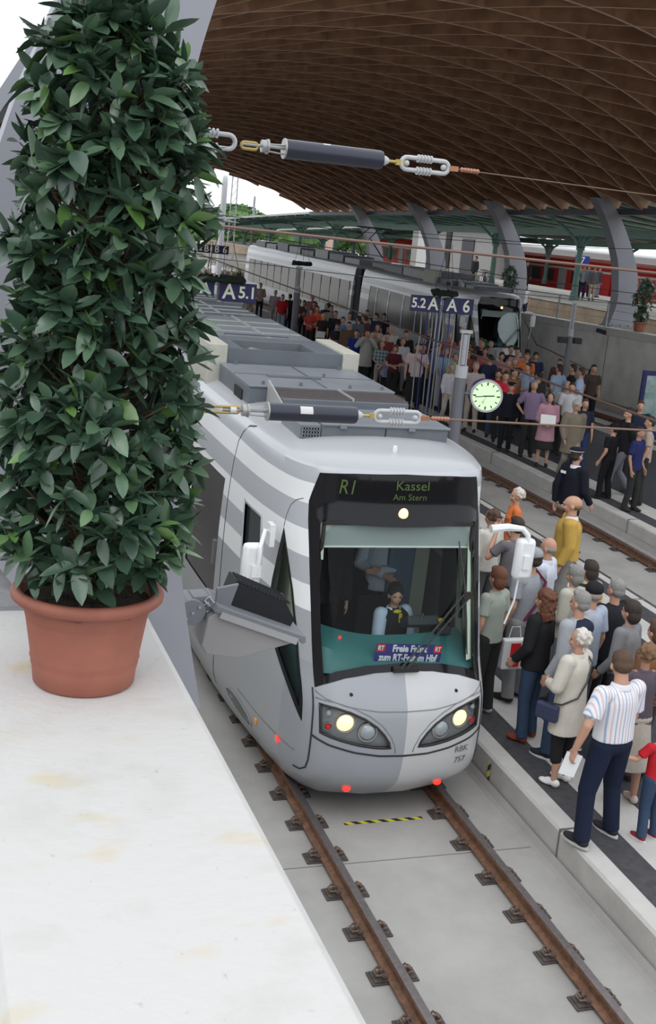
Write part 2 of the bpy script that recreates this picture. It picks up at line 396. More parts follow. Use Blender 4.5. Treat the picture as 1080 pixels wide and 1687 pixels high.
MB().bb(-4.5,-3.62,4.045,4.40,4.50,4.56).build('base_plate',M_steel,la)
# ================================================================ text helper
def txt(s,size,m,parent,M,name='lettering',ext=.002,align='CENTER',shear=0,sx=1,bold=0):
    cu=bpy.data.curves.new(name,'FONT'); cu.body=s; cu.size=size; cu.extrude=ext; cu.align_x=align; cu.align_y='CENTER'; cu.shear=shear; cu.offset=bold; cu.resolution_u=4
    o=bpy.data.objects.new(name,cu); C.objects.link(o)
    dg=bpy.context.evaluated_depsgraph_get(); me=bpy.data.meshes.new_from_object(o.evaluated_get(dg)); bpy.data.objects.remove(o)
    if sx!=1:
        for v in me.vertices: v.co.x*=sx
    me.materials.clear(); me.materials.append(m)
    o=bpy.data.objects.new(name,me); C.objects.link(o); o.parent=parent; o.matrix_local=M; return o
def facing(x,y,z,yaw=0,tilt=0):
    """local frame: text reads towards -Y"""
    return Matrix.Translation((x,y,z))@Matrix.Rotation(yaw,4,'Z')@Matrix.Rotation(R(90)+tilt,4,'X')
# ================================================================ rails and fasteners
def rail_prof(): return [(-.07,.03),(-.07,.042),(-.012,.06),(-.010,.125),(-.034,.135),(-.036,.168),(.036,.168),(.034,.135),(.010,.125),(.012,.06),(.07,.042),(.07,.03)]
def rail(x,y0,y1,label,group=None):
    gg=g3 if x>12 else g
    root=tag(empty('rail',(x,0,0)),label,'rail',group)
    P=rail_prof(); b=MB(); n=len(P); k=int((y1-y0)/1.0)
    for j in range(k+1):
        y=y0+(y1-y0)*j/k
        b.v+=[(a,y,z+gg(y)) for a,z in P]
    for j in range(k):
        for i in range(n): b.f.append((j*n+i,j*n+(i+1)%n,(j+1)*n+(i+1)%n,(j+1)*n+i)); b.mi.append(1 if i==5 else 0)
    o=b.build('rail_bar',[M_rust,M_railtop],root)
    return root
rail(-.7525,-3,74,'rusty steel rail under the left wheels of the near tram')
rail(.7525,-3,74,'rusty steel rail beside the near platform kerb, under the right of the near tram')
rail(7.35+.7525,-3,74,'rusty rail of the empty middle track, next to the far platform kerb')
rail(7.35-.7525,-3,74,'rusty rail of the empty middle track, close to the near platform kerb')
rail(16.45-.7525,4,74,'rail of the far track, on its platform side'); rail(16.45+.7525,4,74,'rail of the far track, on its concrete wall side')
def fastener():
    root=empty('rail_fastener')
    b=MB(); b.box((0,0,.008),(.40,.17,.016)); b.box((0,0,.023),(.36,.14,.016)); b.build('base_plate',M_plate,root,bevel=.003)
    for s in(-1,1):
        c=MB(); c.tube([(s*.085,-.05,.045),(s*.12,-.055,.075),(s*.155,-.035,.06),(s*.15,0,.05),(s*.155,.035,.06),(s*.12,.055,.075),(s*.085,.05,.045)],.010,8)
        c.tube([(s*.075,0,.05),(s*.10,.0,.085),(s*.13,0,.085)],.009,6); c.build('spring_clip',M_clip,root,smooth=True)
        c=MB(); c.cyl((s*.135,0,.03),(s*.135,0,.075),.016,n=6); c.cyl((s*.135,0,.03),(s*.135,0,.045),.026,n=10); c.build('bolt',M_clip,root)
        c=MB(); c.box((s*.085,0,.047),(.045,.11,.022)); c.build('clamp_block',M_clip,root)
    return root
fa=fastener(); S0=.5745; first=True
ORD=['first','second','third','fourth','fifth','sixth','seventh','eighth','ninth','tenth','eleventh','twelfth','thirteenth','fourteenth','fifteenth','sixteenth','seventeenth','eighteenth','nineteenth','twentieth','twenty-first','twenty-second']
def place_f(x,y,label,group):
    global first
    if first: o=fa; first=False
    else: o=copy_tree(fa)
    o.location=(x,y,g(y)); o.rotation_euler=(RXA if y<14 else 0,0,0); tag(o,label,'rail fastener',group)
for k in range(-3,12):
    y=7.26+S0*k+.07
    place_f(-.7525,y,ORD[k+3]+' rail fastener from the bottom of the picture on the left near rail','fasteners of the left near rail')
    if k<8: place_f(.7525,y,ORD[k+3]+' rail fastener from the bottom of the picture on the right near rail','fasteners of the right near rail')
for k in range(22):
    y=13.4+.60*k
    place_f(8.1025,y,ORD[k]+' dark rail fastener of the empty middle track, counted from the right','fasteners of the middle track')
# yellow and black stripes
def hazard(n1='hazard_tape'):
    m=bpy.data.materials.new(n1); m.use_nodes=True; nt=m.node_tree; b=nt.nodes['Principled BSDF']; b.inputs['Roughness'].default_value=.6
    tc=nt.nodes.new('ShaderNodeTexCoord'); sp=nt.nodes.new('ShaderNodeSeparateXYZ'); nt.links.new(tc.outputs['Object'],sp.inputs[0])
    a=nt.nodes.new('ShaderNodeMath'); a.operation='ADD'; nt.links.new(sp.outputs[0],a.inputs[0]); nt.links.new(sp.outputs[1],a.inputs[1])
    a2=nt.nodes.new('ShaderNodeMath'); a2.operation='ADD'; nt.links.new(a.outputs[0],a2.inputs[0]); nt.links.new(sp.outputs[2],a2.inputs[1])
    mu=nt.nodes.new('ShaderNodeMath'); mu.operation='MULTIPLY'; mu.inputs[1].default_value=7.0; nt.links.new(a2.outputs[0],mu.inputs[0])
    fr=nt.nodes.new('ShaderNodeMath'); fr.operation='FRACT'; nt.links.new(mu.outputs[0],fr.inputs[0])
    gt=nt.nodes.new('ShaderNodeMath'); gt.operation='GREATER_THAN'; gt.inputs[1].default_value=.5; nt.links.new(fr.outputs[0],gt.inputs[0])
    mx=nt.nodes.new('ShaderNodeMix'); mx.data_type='RGBA'; mx.inputs[6].default_value=(.025,.025,.03,1); mx.inputs[7].default_value=(.62,.58,.05,1); nt.links.new(gt.outputs[0],mx.inputs[0]); nt.links.new(mx.outputs[2],b.inputs['Base Color']); return m
M_haz=hazard()
o=MB().bb(-.376,.457,-.024,.024,0,.002).build('warning_strip',M_haz); o.location=(0,9.60,g(9.60)+.001); o.rotation_euler=(RXA,0,0)
tag(o,'yellow and black striped tape on the concrete between the near rails','warning strip')
o=MB().bb(-.004,0,-.026,.026,-.12,.10).build('warning_strip',M_haz); o.location=(1.405,10.08,g(10)+.20)
tag(o,'short yellow and black tape on the vertical kerb of the near platform','warning strip')
# ================================================================ background at main level
M_stone=mat('sandstone',(.42,.34,.24),.85,var=.35,vscale=1.2,bump=.6,bscale=3,col2=(.30,.22,.15))
M_teal=mat('green_iron',(.10,.20,.175),.5,var=.15,vscale=3)
M_cboard=mat('canopy_boards',(.42,.41,.33),.8,var=.2,vscale=4)
M_pale=mat('pale_ground',(.60,.58,.54),.9,var=.12,vscale=.6)
M_roofg=mat('roof_felt',(.42,.41,.40),.8,var=.15)
S_(MB().bb(20.1,27.5,2,120,2.2,2.62).build('ground',mat('ballast',(.22,.20,.18),.95,var=.5,vscale=20,bump=1,bscale=40)))
b=MB(); b.bb(27.5,38,10,140,2.0,3.36); S_(b.build('stone_platform',[M_stone]))
b=MB(); b.bb(27.45,38,10,140,3.36,3.42); S_(b.build('stone_platform_top',[M_pale]))
S_(MB().bb(38,120,-10,260,1.6,2.0).build('ground',M_pale))
S_(MB().bb(-60,38,76,260,.3,.78).build('ground',M_pale))
def zc(y): return lerp([40,57,72,84,98,150],[.75,.55,.25,0,-.05,-2.2],y)
def ze(y): return lerp([20,60,90,140,150],[1.5,1.35,.05,-1.9,-2.2],y)
def canopy(X,y0,y1,sp,ybase,label,ncol_label=True,k=1.0):
    root=tag(empty('platform_canopy',(X,ybase,3.42)),label,'canopy')
    oy=-ybase
    def bld(b,n,m,**kw):
        b.v=[(p[0]-X,p[1]-ybase,p[2]-3.42) for p in b.v]; return b.build(n,m,root,**kw)
    b=MB(); N=24
    for j in range(N+1):
        y=y0+(y1-y0)*j/N; d=zc(y)
        e=ze(y) if X<35 else d; b.v+=[(X-4.6,y,6.98+e),(X-4.6,y,7.14+e),(X-.0,y,7.45+d),(X+4.6,y,7.10+d),(X+4.6,y,6.98+d),(X-.0,y,7.28+d)]
    for j in range(N):
        for i in range(6): b.f.append((j*6+i,j*6+(i+1)%6,(j+1)*6+(i+1)%6,(j+1)*6+i)); b.mi.append(1 if i>=4 else 0)
    bld(b,'roof',[M_roofg,M_cboard])
    b=MB()
    for j in range(N):
        ya,yb=y0+(y1-y0)*j/N,y0+(y1-y0)*(j+1)/N; da,db=zc(ya),zc(yb)
        b.add([(X-.12,ya,6.35+da),(X+.12,ya,6.35+da),(X+.12,ya,6.75+da),(X-.12,ya,6.75+da),(X-.12,yb,6.35+db),(X+.12,yb,6.35+db),(X+.12,yb,6.75+db),(X-.12,yb,6.75+db)],[(0,4,5,1),(1,5,6,2),(2,6,7,3),(3,7,4,0)])
    bld(b,'long_beam',M_teal)
    y=ybase; ycs=[]
    while y>y0+1: y-=sp
    while y<y1-1: 
        if y>y0: ycs.append(y)
        y+=sp
    for y in ycs:
        d=zc(y); b=MB(); b.cyl((X,y,3.42),(X,y,3.9),.26,.2,n=10); b.cyl((X,y,3.9),(X,y,6.35+d),.17,.15,n=10); b.cyl((X,y,5.6+d),(X,y,5.7+d),.24,n=10); b.cyl((X,y,6.2+d),(X,y,6.35+d),.17,.3,n=10)
        bld(b,'column',M_teal)
        for s in(-1,1):
            b=MB(); b.tube([(X,y,5.3+d),(X,y+s*.25,5.75+d),(X,y+s*.7,6.15+d),(X,y+s*1.2,6.35+d)],.06,6)
            b.tube([(X,y,5.3+d),(X+s*.3,y,6.1+d),(X+s*1.2,y,6.75+d),(X+s*2.6,y,7.0+(d if s>0 or X>35 else (d+ze(y))/2)),(X+s*4.4,y,6.90+(d if s>0 or X>35 else ze(y)))],.08,6)
            b.ball((X,y+s*.45,6.15+d),(.16,.16,.16),8,6)
            bld(b,'bracket',M_teal)
    y=y0+.5
    nr=0
    while y<y1 and nr<90:
        d=zc(y); b=MB()
        e=ze(y) if X<35 else d
        for s,zo in((-1,6.98+e),(1,6.98+d)):
            b.cyl((X,y,7.2+d),(X+s*4.6,y,zo-.06),.09,n=4)
        bld(b,'rafter',M_teal); y+=2.6; nr+=1
    for y in ycs:
        for s in (1,):
            d=zc(y); b=MB(); b.box((X+s*2.0,y,7.02+d),(4.2,.12,.1)); bld(b,'tie_beam',M_teal)
    return root
canopy(29.5,20,150,10.2,68,'long green iron platform canopy running behind the far tram and the arches')
canopy(41.5,50,150,11,72,'second green iron canopy farther back, in front of the red train')
# grey building between the canopies
b=MB(); b.bb(37.6,39.4,84,101,3.0,7.0); bd=tag(empty('platform_building',(0,0,0)),'small grey platform building with a dark door under the green canopy','building')
b.build('wall',mat('grey_render',(.42,.41,.40),.8,var=.1),bd)
MB().bb(37.5,37.62,88,90.2,3.4,6.2).build('door',mat('dark_door',(.08,.08,.09),.5),bd)
MB().bb(37.5,37.62,92.5,93.5,3.4,6.9).build('pillar',mat('dark_post',(.02,.02,.025),.5),bd)
MB().bb(37.52,37.62,96.2,99.5,3.4,6.8).build('panel',mat('white_panel',(.75,.75,.74),.6),bd)
# red train
M_red=mat('train_red',(.70,.025,.02),.4,var=.05,coat=.3); M_glassd=mat('dark_glass',(.03,.035,.04),.15,spec=.8); M_lgrey=mat('train_grey',(.45,.45,.46),.5)
def coach(y0,y1,label):
    r=tag(empty('train_coach',(45,(y0+y1)/2,1.6)),label,'train coach')
    L=y1-y0; b=MB()
    pr=[(-1.4,.9),(-1.45,1.2),(-1.45,3.2),(-1.2,3.8),(-.6,4.05),(.6,4.05),(1.2,3.8),(1.45,3.2),(1.45,1.2),(1.4,.9)]
    for y in(-L/2,L/2): b.v+=[(x,y,z) for x,z in pr]
    n=len(pr)
    for i in range(n): b.f.append((i,(i+1)%n,n+(i+1)%n,n+i)); b.mi.append(0)
    b.f+=[tuple(range(n)),tuple(range(2*n-1,n-1,-1))]; b.mi+=[0,0]
    b.build('body',M_red,r)
    b=MB(); b.bb(-1.3,1.3,-L/2+1,L/2-1,.35,.9); b.build('underframe',mat('under_dark',(.04,.04,.045),.8),r)
    k=int((L-4)/2.2)
    for i in range(k):
        y=-L/2+2.6+2.2*i
        if i in(2,k-3):
            MB().bb(-1.5,-1.45,y-.6,y+.6,1.0,3.1).build('door',M_lgrey,r)
        else: MB().bb(-1.48,-1.44,y-.8,y+.8,2.05,2.95).build('window',M_glassd,r)
    MB().bb(-1.475,-1.45,-L/2,L/2,3.05,3.2).build('stripe',mat('train_white',(.8,.8,.8),.5),r)
    for y in (-L/2+3,L/2-3):
        b=MB()
        for dy in(-.9,.9):
            for x in(-.8,.8): b.cyl((x-.06,y+dy,.42),(x+.06,y+dy,.42),.42,n=14)
        b.build('bogie',mat('under_dark',(.04,.04,.045),.8),r)
    return r
coach(52,76.4,'nearer red railway coach under the far canopy, right of the group of standing people')
coach(77,101.5,'red railway coach under the far canopy, behind the group of standing people')
coach(102.1,126,'farthest red railway coach, left of the green canopy column')
# railing on the right wall
M_rail=mat('railing_grey',(.36,.37,.39),.5,metal=.4)
rg=tag(empty('railing',(19.75,0,0)),'grey steel railing on the right wall coping','railing')
y=34.9
while y<50:
    MB().bb(-.03,.03,y-.03,y+.03,wt(y),wt(y)+.95).build('post',M_rail,rg); y+=3.63
b=MB()
for h in(.93,.62,.32):
    b.tube([(0,31,wt(31)+h),(0,52,wt(52)+h)],.022 if h>.9 else .008,6)
b.build('rail',M_rail,rg)
# masts and far things
def mast(x,y,z0,z1,r,label,lat=False,m=M_rail):
    root=tag(empty('mast',(x,y,z0)),label,'mast')
    if lat:
        b=MB()
        for s in(-1,1): b.cyl((s*.28,0,0),(s*.22,0,z1-z0),.06,.05,n=5)
        k=int((z1-z0)/.7)
        for i in range(k): b.cyl((-.25,0,i*.7),(.25,0,(i+1)*.7),.02,n=4)
        b.build('lattice',m,root)
    else:
        b=MB(); b.lathe([(r,0),(r,(z1-z0)*.94),(r*.9,(z1-z0)*.98),(r*.4,z1-z0)],n=12); b.build('pole',m,root,smooth=True)
        b=MB(); b.cyl((0,0,.62*(z1-z0)),(0,0,.62*(z1-z0)+.35),r*1.25,n=12); b.cyl((0,0,0),(0,0,.3),r*1.5,n=12); b.build('collar',m,root)
    return root
mast(15.0,80,.8,8.75,.20,'tall pale grey tubular mast beyond the hall end, at the left of the far tram',m=mat('mast_pale',(.55,.57,.60),.5))
mast(20.7,100,.8,10.2,.1,'thin dark lattice mast against the white sky beyond the hall end',lat=True,m=M_steel)
mast(30,128,.8,8.6,.12,'short thin mast standing on the skyline above the canopy roof',m=M_steel)
def chim(x,y,z0,z1,label):
    root=tag(empty('chimney',(x,y,z0)),label,'chimney'); MB().bb(-.6,.6,-.6,.6,0,z1-z0).build('stack',mat('brick',(.42,.30,.25),.9),root); MB().bb(-.7,.7,-.7,.7,z1-z0,z1-z0+.3).build('cap',M_roofg,root)
chim(50,160,0,8.6,'distant square brick chimney above the canopy roof against the sky')
# trees behind
def tree(x,y,h,w,seed,label):
    rnd=random.Random(seed); root=tag(empty('tree',(x,y,1.2)),label,'tree','trees beyond the hall')
    MB().cyl((0,0,-.6),(0,0,h*.5),.25,.15,n=7).build('trunk',mat('bark',(.10,.075,.05),.9),root)
    b=MB()
    for i in range(900):
        u=rnd.random(); a=rnd.random()*6.28; rr=w*(.55+.45*rnd.random()); zz=h*(.18+.8*u); e=math.sin(math.pi*(.12+.85*u))**.6
        p=Vector((rr*e*math.cos(a),rr*e*math.sin(a)*.8,zz)); q=Matrix.Rotation(rnd.random()*6.28,3,'Z')@Matrix.Rotation(rnd.random()*3,3,'X'); s=.16+.16*rnd.random()
        b.add([p+q@Vector(v)*s*1.8 for v in((-1,0,0),(0,-.6,.1),(1,0,0),(0,.6,.1))],[(0,1,2,3)])
    b.ball((0,0,h*.55),(w*.8,w*.7,h*.36),10,8)
    b.build('crown',mat('tree_leaves',(.13,.24,.07),.7,col2=(.05,.12,.035),vscale=1.5),root,fixn=False)
for i,(x,y,h,w) in enumerate([(21,175,5.5,5),(28,185,6.5,5),(34,172,6.5,5),(41,178,7,6),(48,170,6,5),(55,176,7.5,6),(62,172,6.5,6),(70,180,7,6),(79,176,8,7)]): tree(x,y,h,w,i,ORD[i]+' green tree from the left in the distance beyond the canopies')
# ================================================================ wires
M_wire=mat('copper_wire',(.20,.125,.095),.5,metal=.3); M_wired=mat('dark_wire',(.03,.03,.035),.6)
def wire(pts,r,label,m=M_wire,group=None,n=6):
    o=MB().tube(pts,r,n).build('overhead_wire',m); return tag(o,label,'wire',group)
def sag(a,b,s,k=12):
    return [tuple(a[i]+(b[i]-a[i])*t/k-(s*4*(t/k)*(1-t/k) if i==2 else 0) for i in range(3)) for t in range(k+1)]
wire(sag((7.35,8,3.17),(7.35,76,5.0),-.0),.022,'brown contact wire running lengthwise above the empty middle track')
wire(sag((-3.2,14,5.95),(19.7,14,5.68),.0),.021,'brown tensioned cross wire in front of the arches, level with the canopy beam')
wire(sag((-3.3,21,5.5),(19.7,21,5.2),.25),.008,'thin dark cross wire below the brown cross wire',M_wired)
wire(sag((-3.3,27,6.3),(19.7,27,5.0),.3),.010,'thin dark wire crossing the potted tree and the railing',M_wired)
wire(sag((-3.3,33,6.5),(19.7,33,6.5),.5),.010,'thin dark wire sagging across the upper arches',M_wired)
wire(sag((16.45,38,6.2),(16.45,76,6.4),.1),.012,'thin dark contact wire above the far tram',M_wired)
# ================================================================ potted bay trees
def leaf_mat():
    m=mat('bay_leaf',(.050,.135,.055),.36,spec=.7,coat=.15); nt=m.node_tree; b=nt.nodes['Principled BSDF']
    a=nt.nodes.new('ShaderNodeAttribute'); a.attribute_name='tint'; r=nt.nodes.new('ShaderNodeValToRGB')
    r.color_ramp.elements[0].color=(.032,.070,.044,1); r.color_ramp.elements[1].color=(.12,.24,.06,1); e=r.color_ramp.elements.new(.5); e.color=(.060,.118,.070,1); e=r.color_ramp.elements.new(.94); e.color=(.095,.17,.095,1)
    nt.links.new(a.outputs['Fac'],r.inputs[0]); nt.links.new(r.outputs[0],b.inputs['Base Color']); return m
M_leaf=leaf_mat()
M_twig=mat('twig',(.12,.09,.045),.8,var=.3); M_soil=mat('soil',(.085,.065,.05),1,var=.6,vscale=60,bump=1,bscale=120)
M_terra=mat('terracotta',(.315,.108,.072),.62,var=.14,vscale=5,bump=.12,bscale=90)
def leaves(b,tints,base,axis,rnd,L,n=6,fine=True):
    ax=axis.normalized(); u=ax.orthogonal().normalized(); w=ax.cross(u); off=rnd.random()*6.28
    for i in range(n):
        a=off+i*2.4+rnd.uniform(-.3,.3); sp=R(rnd.uniform(25,100)); l=L*rnd.uniform(.65,1.15); wd=l*rnd.uniform(.17,.24)*1.05
        d=(ax*math.cos(sp)+(u*math.cos(a)+w*math.sin(a))*math.sin(sp)).normalized()
        side=d.cross(Vector((rnd.uniform(-.7,.7),rnd.uniform(-.7,.7),1))).normalized(); nn=side.cross(d).normalized()
        o=base-ax*rnd.uniform(0,L*.5); droop=rnd.uniform(-.05,.22)
        T=(0,.14,.34,.58,.82,1.0) if fine else (0,.4,1.0); W=(.08,.62,1,1,.62,.03) if fine else (.1,1,.05); vs=[]
        for t,ww in zip(T,W):
            c=o+d*(l*t)-Vector((0,0,1))*(droop*l*t*t)+nn*(.015*l*math.sin(t*6))
            vs+=[c-side*wd*ww+nn*(wd*.28*ww),c,c+side*wd*ww+nn*(wd*.28*ww)]
        fs=[]
        for j in range(len(T)-1):
            fs+=[(j*3,j*3+1,j*3+4,j*3+3),(j*3+1,j*3+2,j*3+5,j*3+4)]
        b.add(vs,fs); tt=rnd.random()**1.1
        if rnd.random()<.03: tt=1
        tints+= [tt]*len(vs)
def bay_tree(loc,label,scale,seed,ntw,fine,prof,H,potH=.31,extra=()):
    rnd=random.Random(seed); root=tag(empty('potted_bay_tree',loc),label,'potted tree')
    s=scale
    b=MB(); b.lathe([(.0,0),(.150*s,0),(.160*s,.008),(.164*s,.05*s),(.169*s,.07*s),(.167*s,.078*s),(.173*s,.09*s),(.171*s,.10*s),(.192*s,.235*s),(.191*s,.243*s),(.198*s,.252*s),(.200*s,.268*s),(.222*s,.272*s),(.236*s,.285*s),(.238*s,.300*s),(.230*s,.313*s),(.214*s,.315*s),(.204*s,.305*s),(.200*s,.26*s),(.19*s,.22*s)],n=56 if fine else 20)
    b.build('pot',M_terra,root,smooth=True,sharp=60)
    b=MB(); N=24
    b.v=[(0,0,.275*s)]
    for ring_,rr in enumerate((.07,.13,.203)):
        for i in range(N): a=6.283*i/N; b.v.append((rr*s*math.cos(a),rr*s*math.sin(a),(.268+rnd.uniform(-.008,.008))*s))
    b.f=[(0,1+i,1+(i+1)%N) for i in range(N)]+[(1+k*N+i,1+(k+1)*N+i,1+(k+1)*N+(i+1)%N,1+k*N+(i+1)%N) for k in(0,1) for i in range(N)]; b.mi=[0]*len(b.f)
    b.build('soil',M_soil,root,smooth=True)
    b=MB(); top=H*.9
    b.tube([(0,0,.25*s),(.01*s,0,.45*s),(-.01*s,.01,H*.5),(.0,0,top)],[.042*s,.034*s,.022*s,.006*s],10); b.build('trunk',mat('bay_bark',(.05,.042,.03),.9,var=.3,vscale=30),root,smooth=True)
    zs=[p[0] for p in prof]; rs=[p[1] for p in prof]
    b=MB(); tints=[]; tw_=MB(); L=.096*(s if not fine else 1)
    for k in range(ntw):
        u=(k+rnd.random())/ntw; z=zs[0]+(zs[-1]-zs[0])*u; Rr=lerp(zs,rs,z)
        a=rnd.random()*6.283; f=(rnd.random()**.45); rad=Rr*(.30+.62*f)*rnd.uniform(.92,1.06)
        p=Vector((rad*math.cos(a),rad*math.sin(a),z)); ax=Vector((math.cos(a),math.sin(a),rnd.uniform(-.2,1.3)+ (1.2*max(0,(z-zs[-1]+.25)/.25))))
        leaves(b,tints,p,ax,rnd,L*(1 if fine else 1.5),rnd.choice((5,6,7)) if fine else 5,fine)
        if fine and k%2==0:
            q=Vector((0,0,max(.34,z-rad*rnd.uniform(.4,.9)))); mid=(p+q)/2+Vector((0,0,-.03)); tw_.tube([q,mid,p],[.006,.004,.0022],5)
    for (x,y,z,n) in extra:
        p=Vector((x,y,z)); leaves(b,tints,p,Vector((p.x,p.y,.15)),rnd,.1,n,True); tw_.tube([Vector((p.x*.3,p.y*.3,z-.05)),p*1.0],[.005,.003],5)
    o=b.build('foliage',M_leaf,root,smooth=True,sharp=180,fixn=False)
    at=o.data.attributes.new('tint','FLOAT','POINT'); at.data.foreach_set('value',tints)
    if tw_.v: tw_.build('twigs',M_twig,root,smooth=True)
    return root
PROF=[(.36,.17),(.42,.27),(.52,.335),(.72,.345),(.95,.325),(1.15,.30),(1.4,.315),(1.62,.315),(1.80,.29),(1.92,.235),(2.0,.17),(2.06,.08)]
bay_tree((-3.885,3.36,4.55),'big leafy bay tree in a terracotta pot on the white parapet',1.0,3,820,True,PROF,2.06)
P2=[(z*.92,r*1.0) for z,r in PROF]
P2=[(.42,.14),(.5,.28),(.62,.32),(.72,.16),(.8,.2),(.95,.38),(1.3,.42),(1.6,.36),(1.78,.22),(1.85,.08)]
bay_tree((20.0,36.7,wt(36.7)),'small potted tree on the right wall, right of the large arch',1.15,5,170,False,P2,1.85)
bay_tree((20.0,47.1,wt(47.1)),'small round potted tree on the wall behind the far tram roof',1.15,6,170,False,P2,1.85)
# ================================================================ the tram: surface panels cut in (t,v) on the body surface
def inpoly(p,poly):
    x,y=p; c=False; n=len(poly); j=n-1
    for i in range(n):
        xi,yi=poly[i]; xj,yj=poly[j]
        if (yi>y)!=(yj>y) and x<(xj-xi)*(y-yi)/(yj-yi)+xi: c=not c
        j=i
    return c
def dens(poly,closed=True,d=.035):
    out=[]; n=len(poly)
    for i in range(n if closed else n-1):
        a=poly[i]; b_=poly[(i+1)%n]; L=math.hypot((b_[0]-a[0]),b_[1]-a[1])
        dd=d if abs(a[0])<2.6 or abs(b_[0])<2.6 else (.12 if abs(a[0]-b_[0])<.02 or abs(a[0])<4.6 else .5)
        k=max(1,int(L/dd))
        for j in range(k): out.append((a[0]+(b_[0]-a[0])*j/k,a[1]+(b_[1]-a[1])*j/k))
    if not closed: out.append(poly[-1])
    return out
def SN(t,v,off=0):
    e=.01; p=Vector(S(t,v))
    if not off: return p
    a=Vector(S(t+e,v))-Vector(S(t-e,v)); c=Vector(S(t,v+e))-Vector(S(t,v-e)); n=a.cross(c).normalized()
    return p+n*off
def panel(name,outer,holes,m,parent,off=0,step=.08,thick=.02,smooth=True):
    thick=0 if thick<.025 or name=='body_shell' else thick
    ob=dens(outer); hb=[dens(h) for h in holes]
    V=[]; E=[]
    for lp in [ob]+hb:
        n0=len(V); V+=lp; E+=[(n0+i,n0+(i+1)%len(lp)) for i in range(len(lp))]
    bnd=list(V); ts=[p[0] for p in ob]; vs=[p[1] for p in ob]
    t=min(ts)+step/2
    while t<max(ts):
        st=step if abs(t)<4.6 else .5
        v=min(vs)+step/2
        while v<max(vs):
            if inpoly((t,v),ob) and not any(inpoly((t,v),h) for h in hb):
                if min((t-q[0])**2+(v-q[1])**2 for q in bnd)>(.35*step)**2: V.append((t,v))
            v+=step
        t+=st
    r=delaunay_2d_cdt([Vector(p) for p in V],E,[],0,1e-6)
    vv,ff=r[0],r[2]; b=MB(); b.v=[SN(p.x,p.y,off) for p in vv]
    for f in ff:
        cx=sum(vv[i].x for i in f)/len(f); cy=sum(vv[i].y for i in f)/len(f)
        if inpoly((cx,cy),ob) and not any(inpoly((cx,cy),h) for h in hb): b.f.append(tuple(f)); b.mi.append(0)
    o=b.build(name,m,parent,smooth=smooth,fixn=False)
    # outward normals: compare with surface normal
    me=o.data; me.update()
    if len(me.polygons):
        p=me.polygons[0]; cx=sum(vv[i].x for i in ff[0])/3
    bm=bmesh.new(); bm.from_mesh(me)
    cen=Vector((0,6,2)); s_=sum(1 if f.normal.dot(f.calc_center_median()-cen)>0 else -1 for f in bm.faces)
    if s_<0: bmesh.ops.reverse_faces(bm,faces=bm.faces)
    bm.to_mesh(me); bm.free()
    if thick:
        md=o.modifiers.new('s','SOLIDIFY'); md.thickness=thick; md.offset=-1
    return o
def rectpanel(name,w,m,parent,off):
    ts=[p[0] for p in w]; vs=[p[1] for p in w]; t0,t1,v0,v1=min(ts),max(ts),min(vs),max(vs); b=MB(); N=6; K=5
    for j in range(N+1):
        for i in range(K+1): b.v.append(SN(t0+(t1-t0)*i/K,v0+(v1-v0)*j/N,off))
    for j in range(N):
        for i in range(K): b.f.append((j*(K+1)+i,j*(K+1)+i+1,(j+1)*(K+1)+i+1,(j+1)*(K+1)+i)); b.mi.append(0)
    return b.build(name,m,parent,smooth=True,fixn=False)
def ribbon(name,pts,w,m,parent,off=.003,closed=False,d=.05,h=0.0):
    P=dens(pts,closed,d)
    if closed: P.append(P[0])
    b=MB(); n=len(P)
    for i in range(n):
        a=P[max(i-1,0)]; c=P[min(i+1,n-1)]
        if closed and i in(0,n-1): a=P[n-2]; c=P[1]
        dx,dy=c[0]-a[0],c[1]-a[1]; L=math.hypot(dx,dy) or 1; nx,ny=-dy/L*w/2,dx/L*w/2
        b.v+=[SN(P[i][0]+nx,P[i][1]+ny,off),SN(P[i][0]-nx,P[i][1]-ny,off)]
    for i in range(n-1): b.f.append((2*i,2*i+1,2*i+3,2*i+2)); b.mi.append(0)
    o=b.build(name,m,parent,smooth=True,fixn=False); md=o.modifiers.new('s','SOLIDIFY'); md.thickness=.004; md.offset=0; return o
def mir(poly): return [(-t,v) for t,v in reversed(poly)]
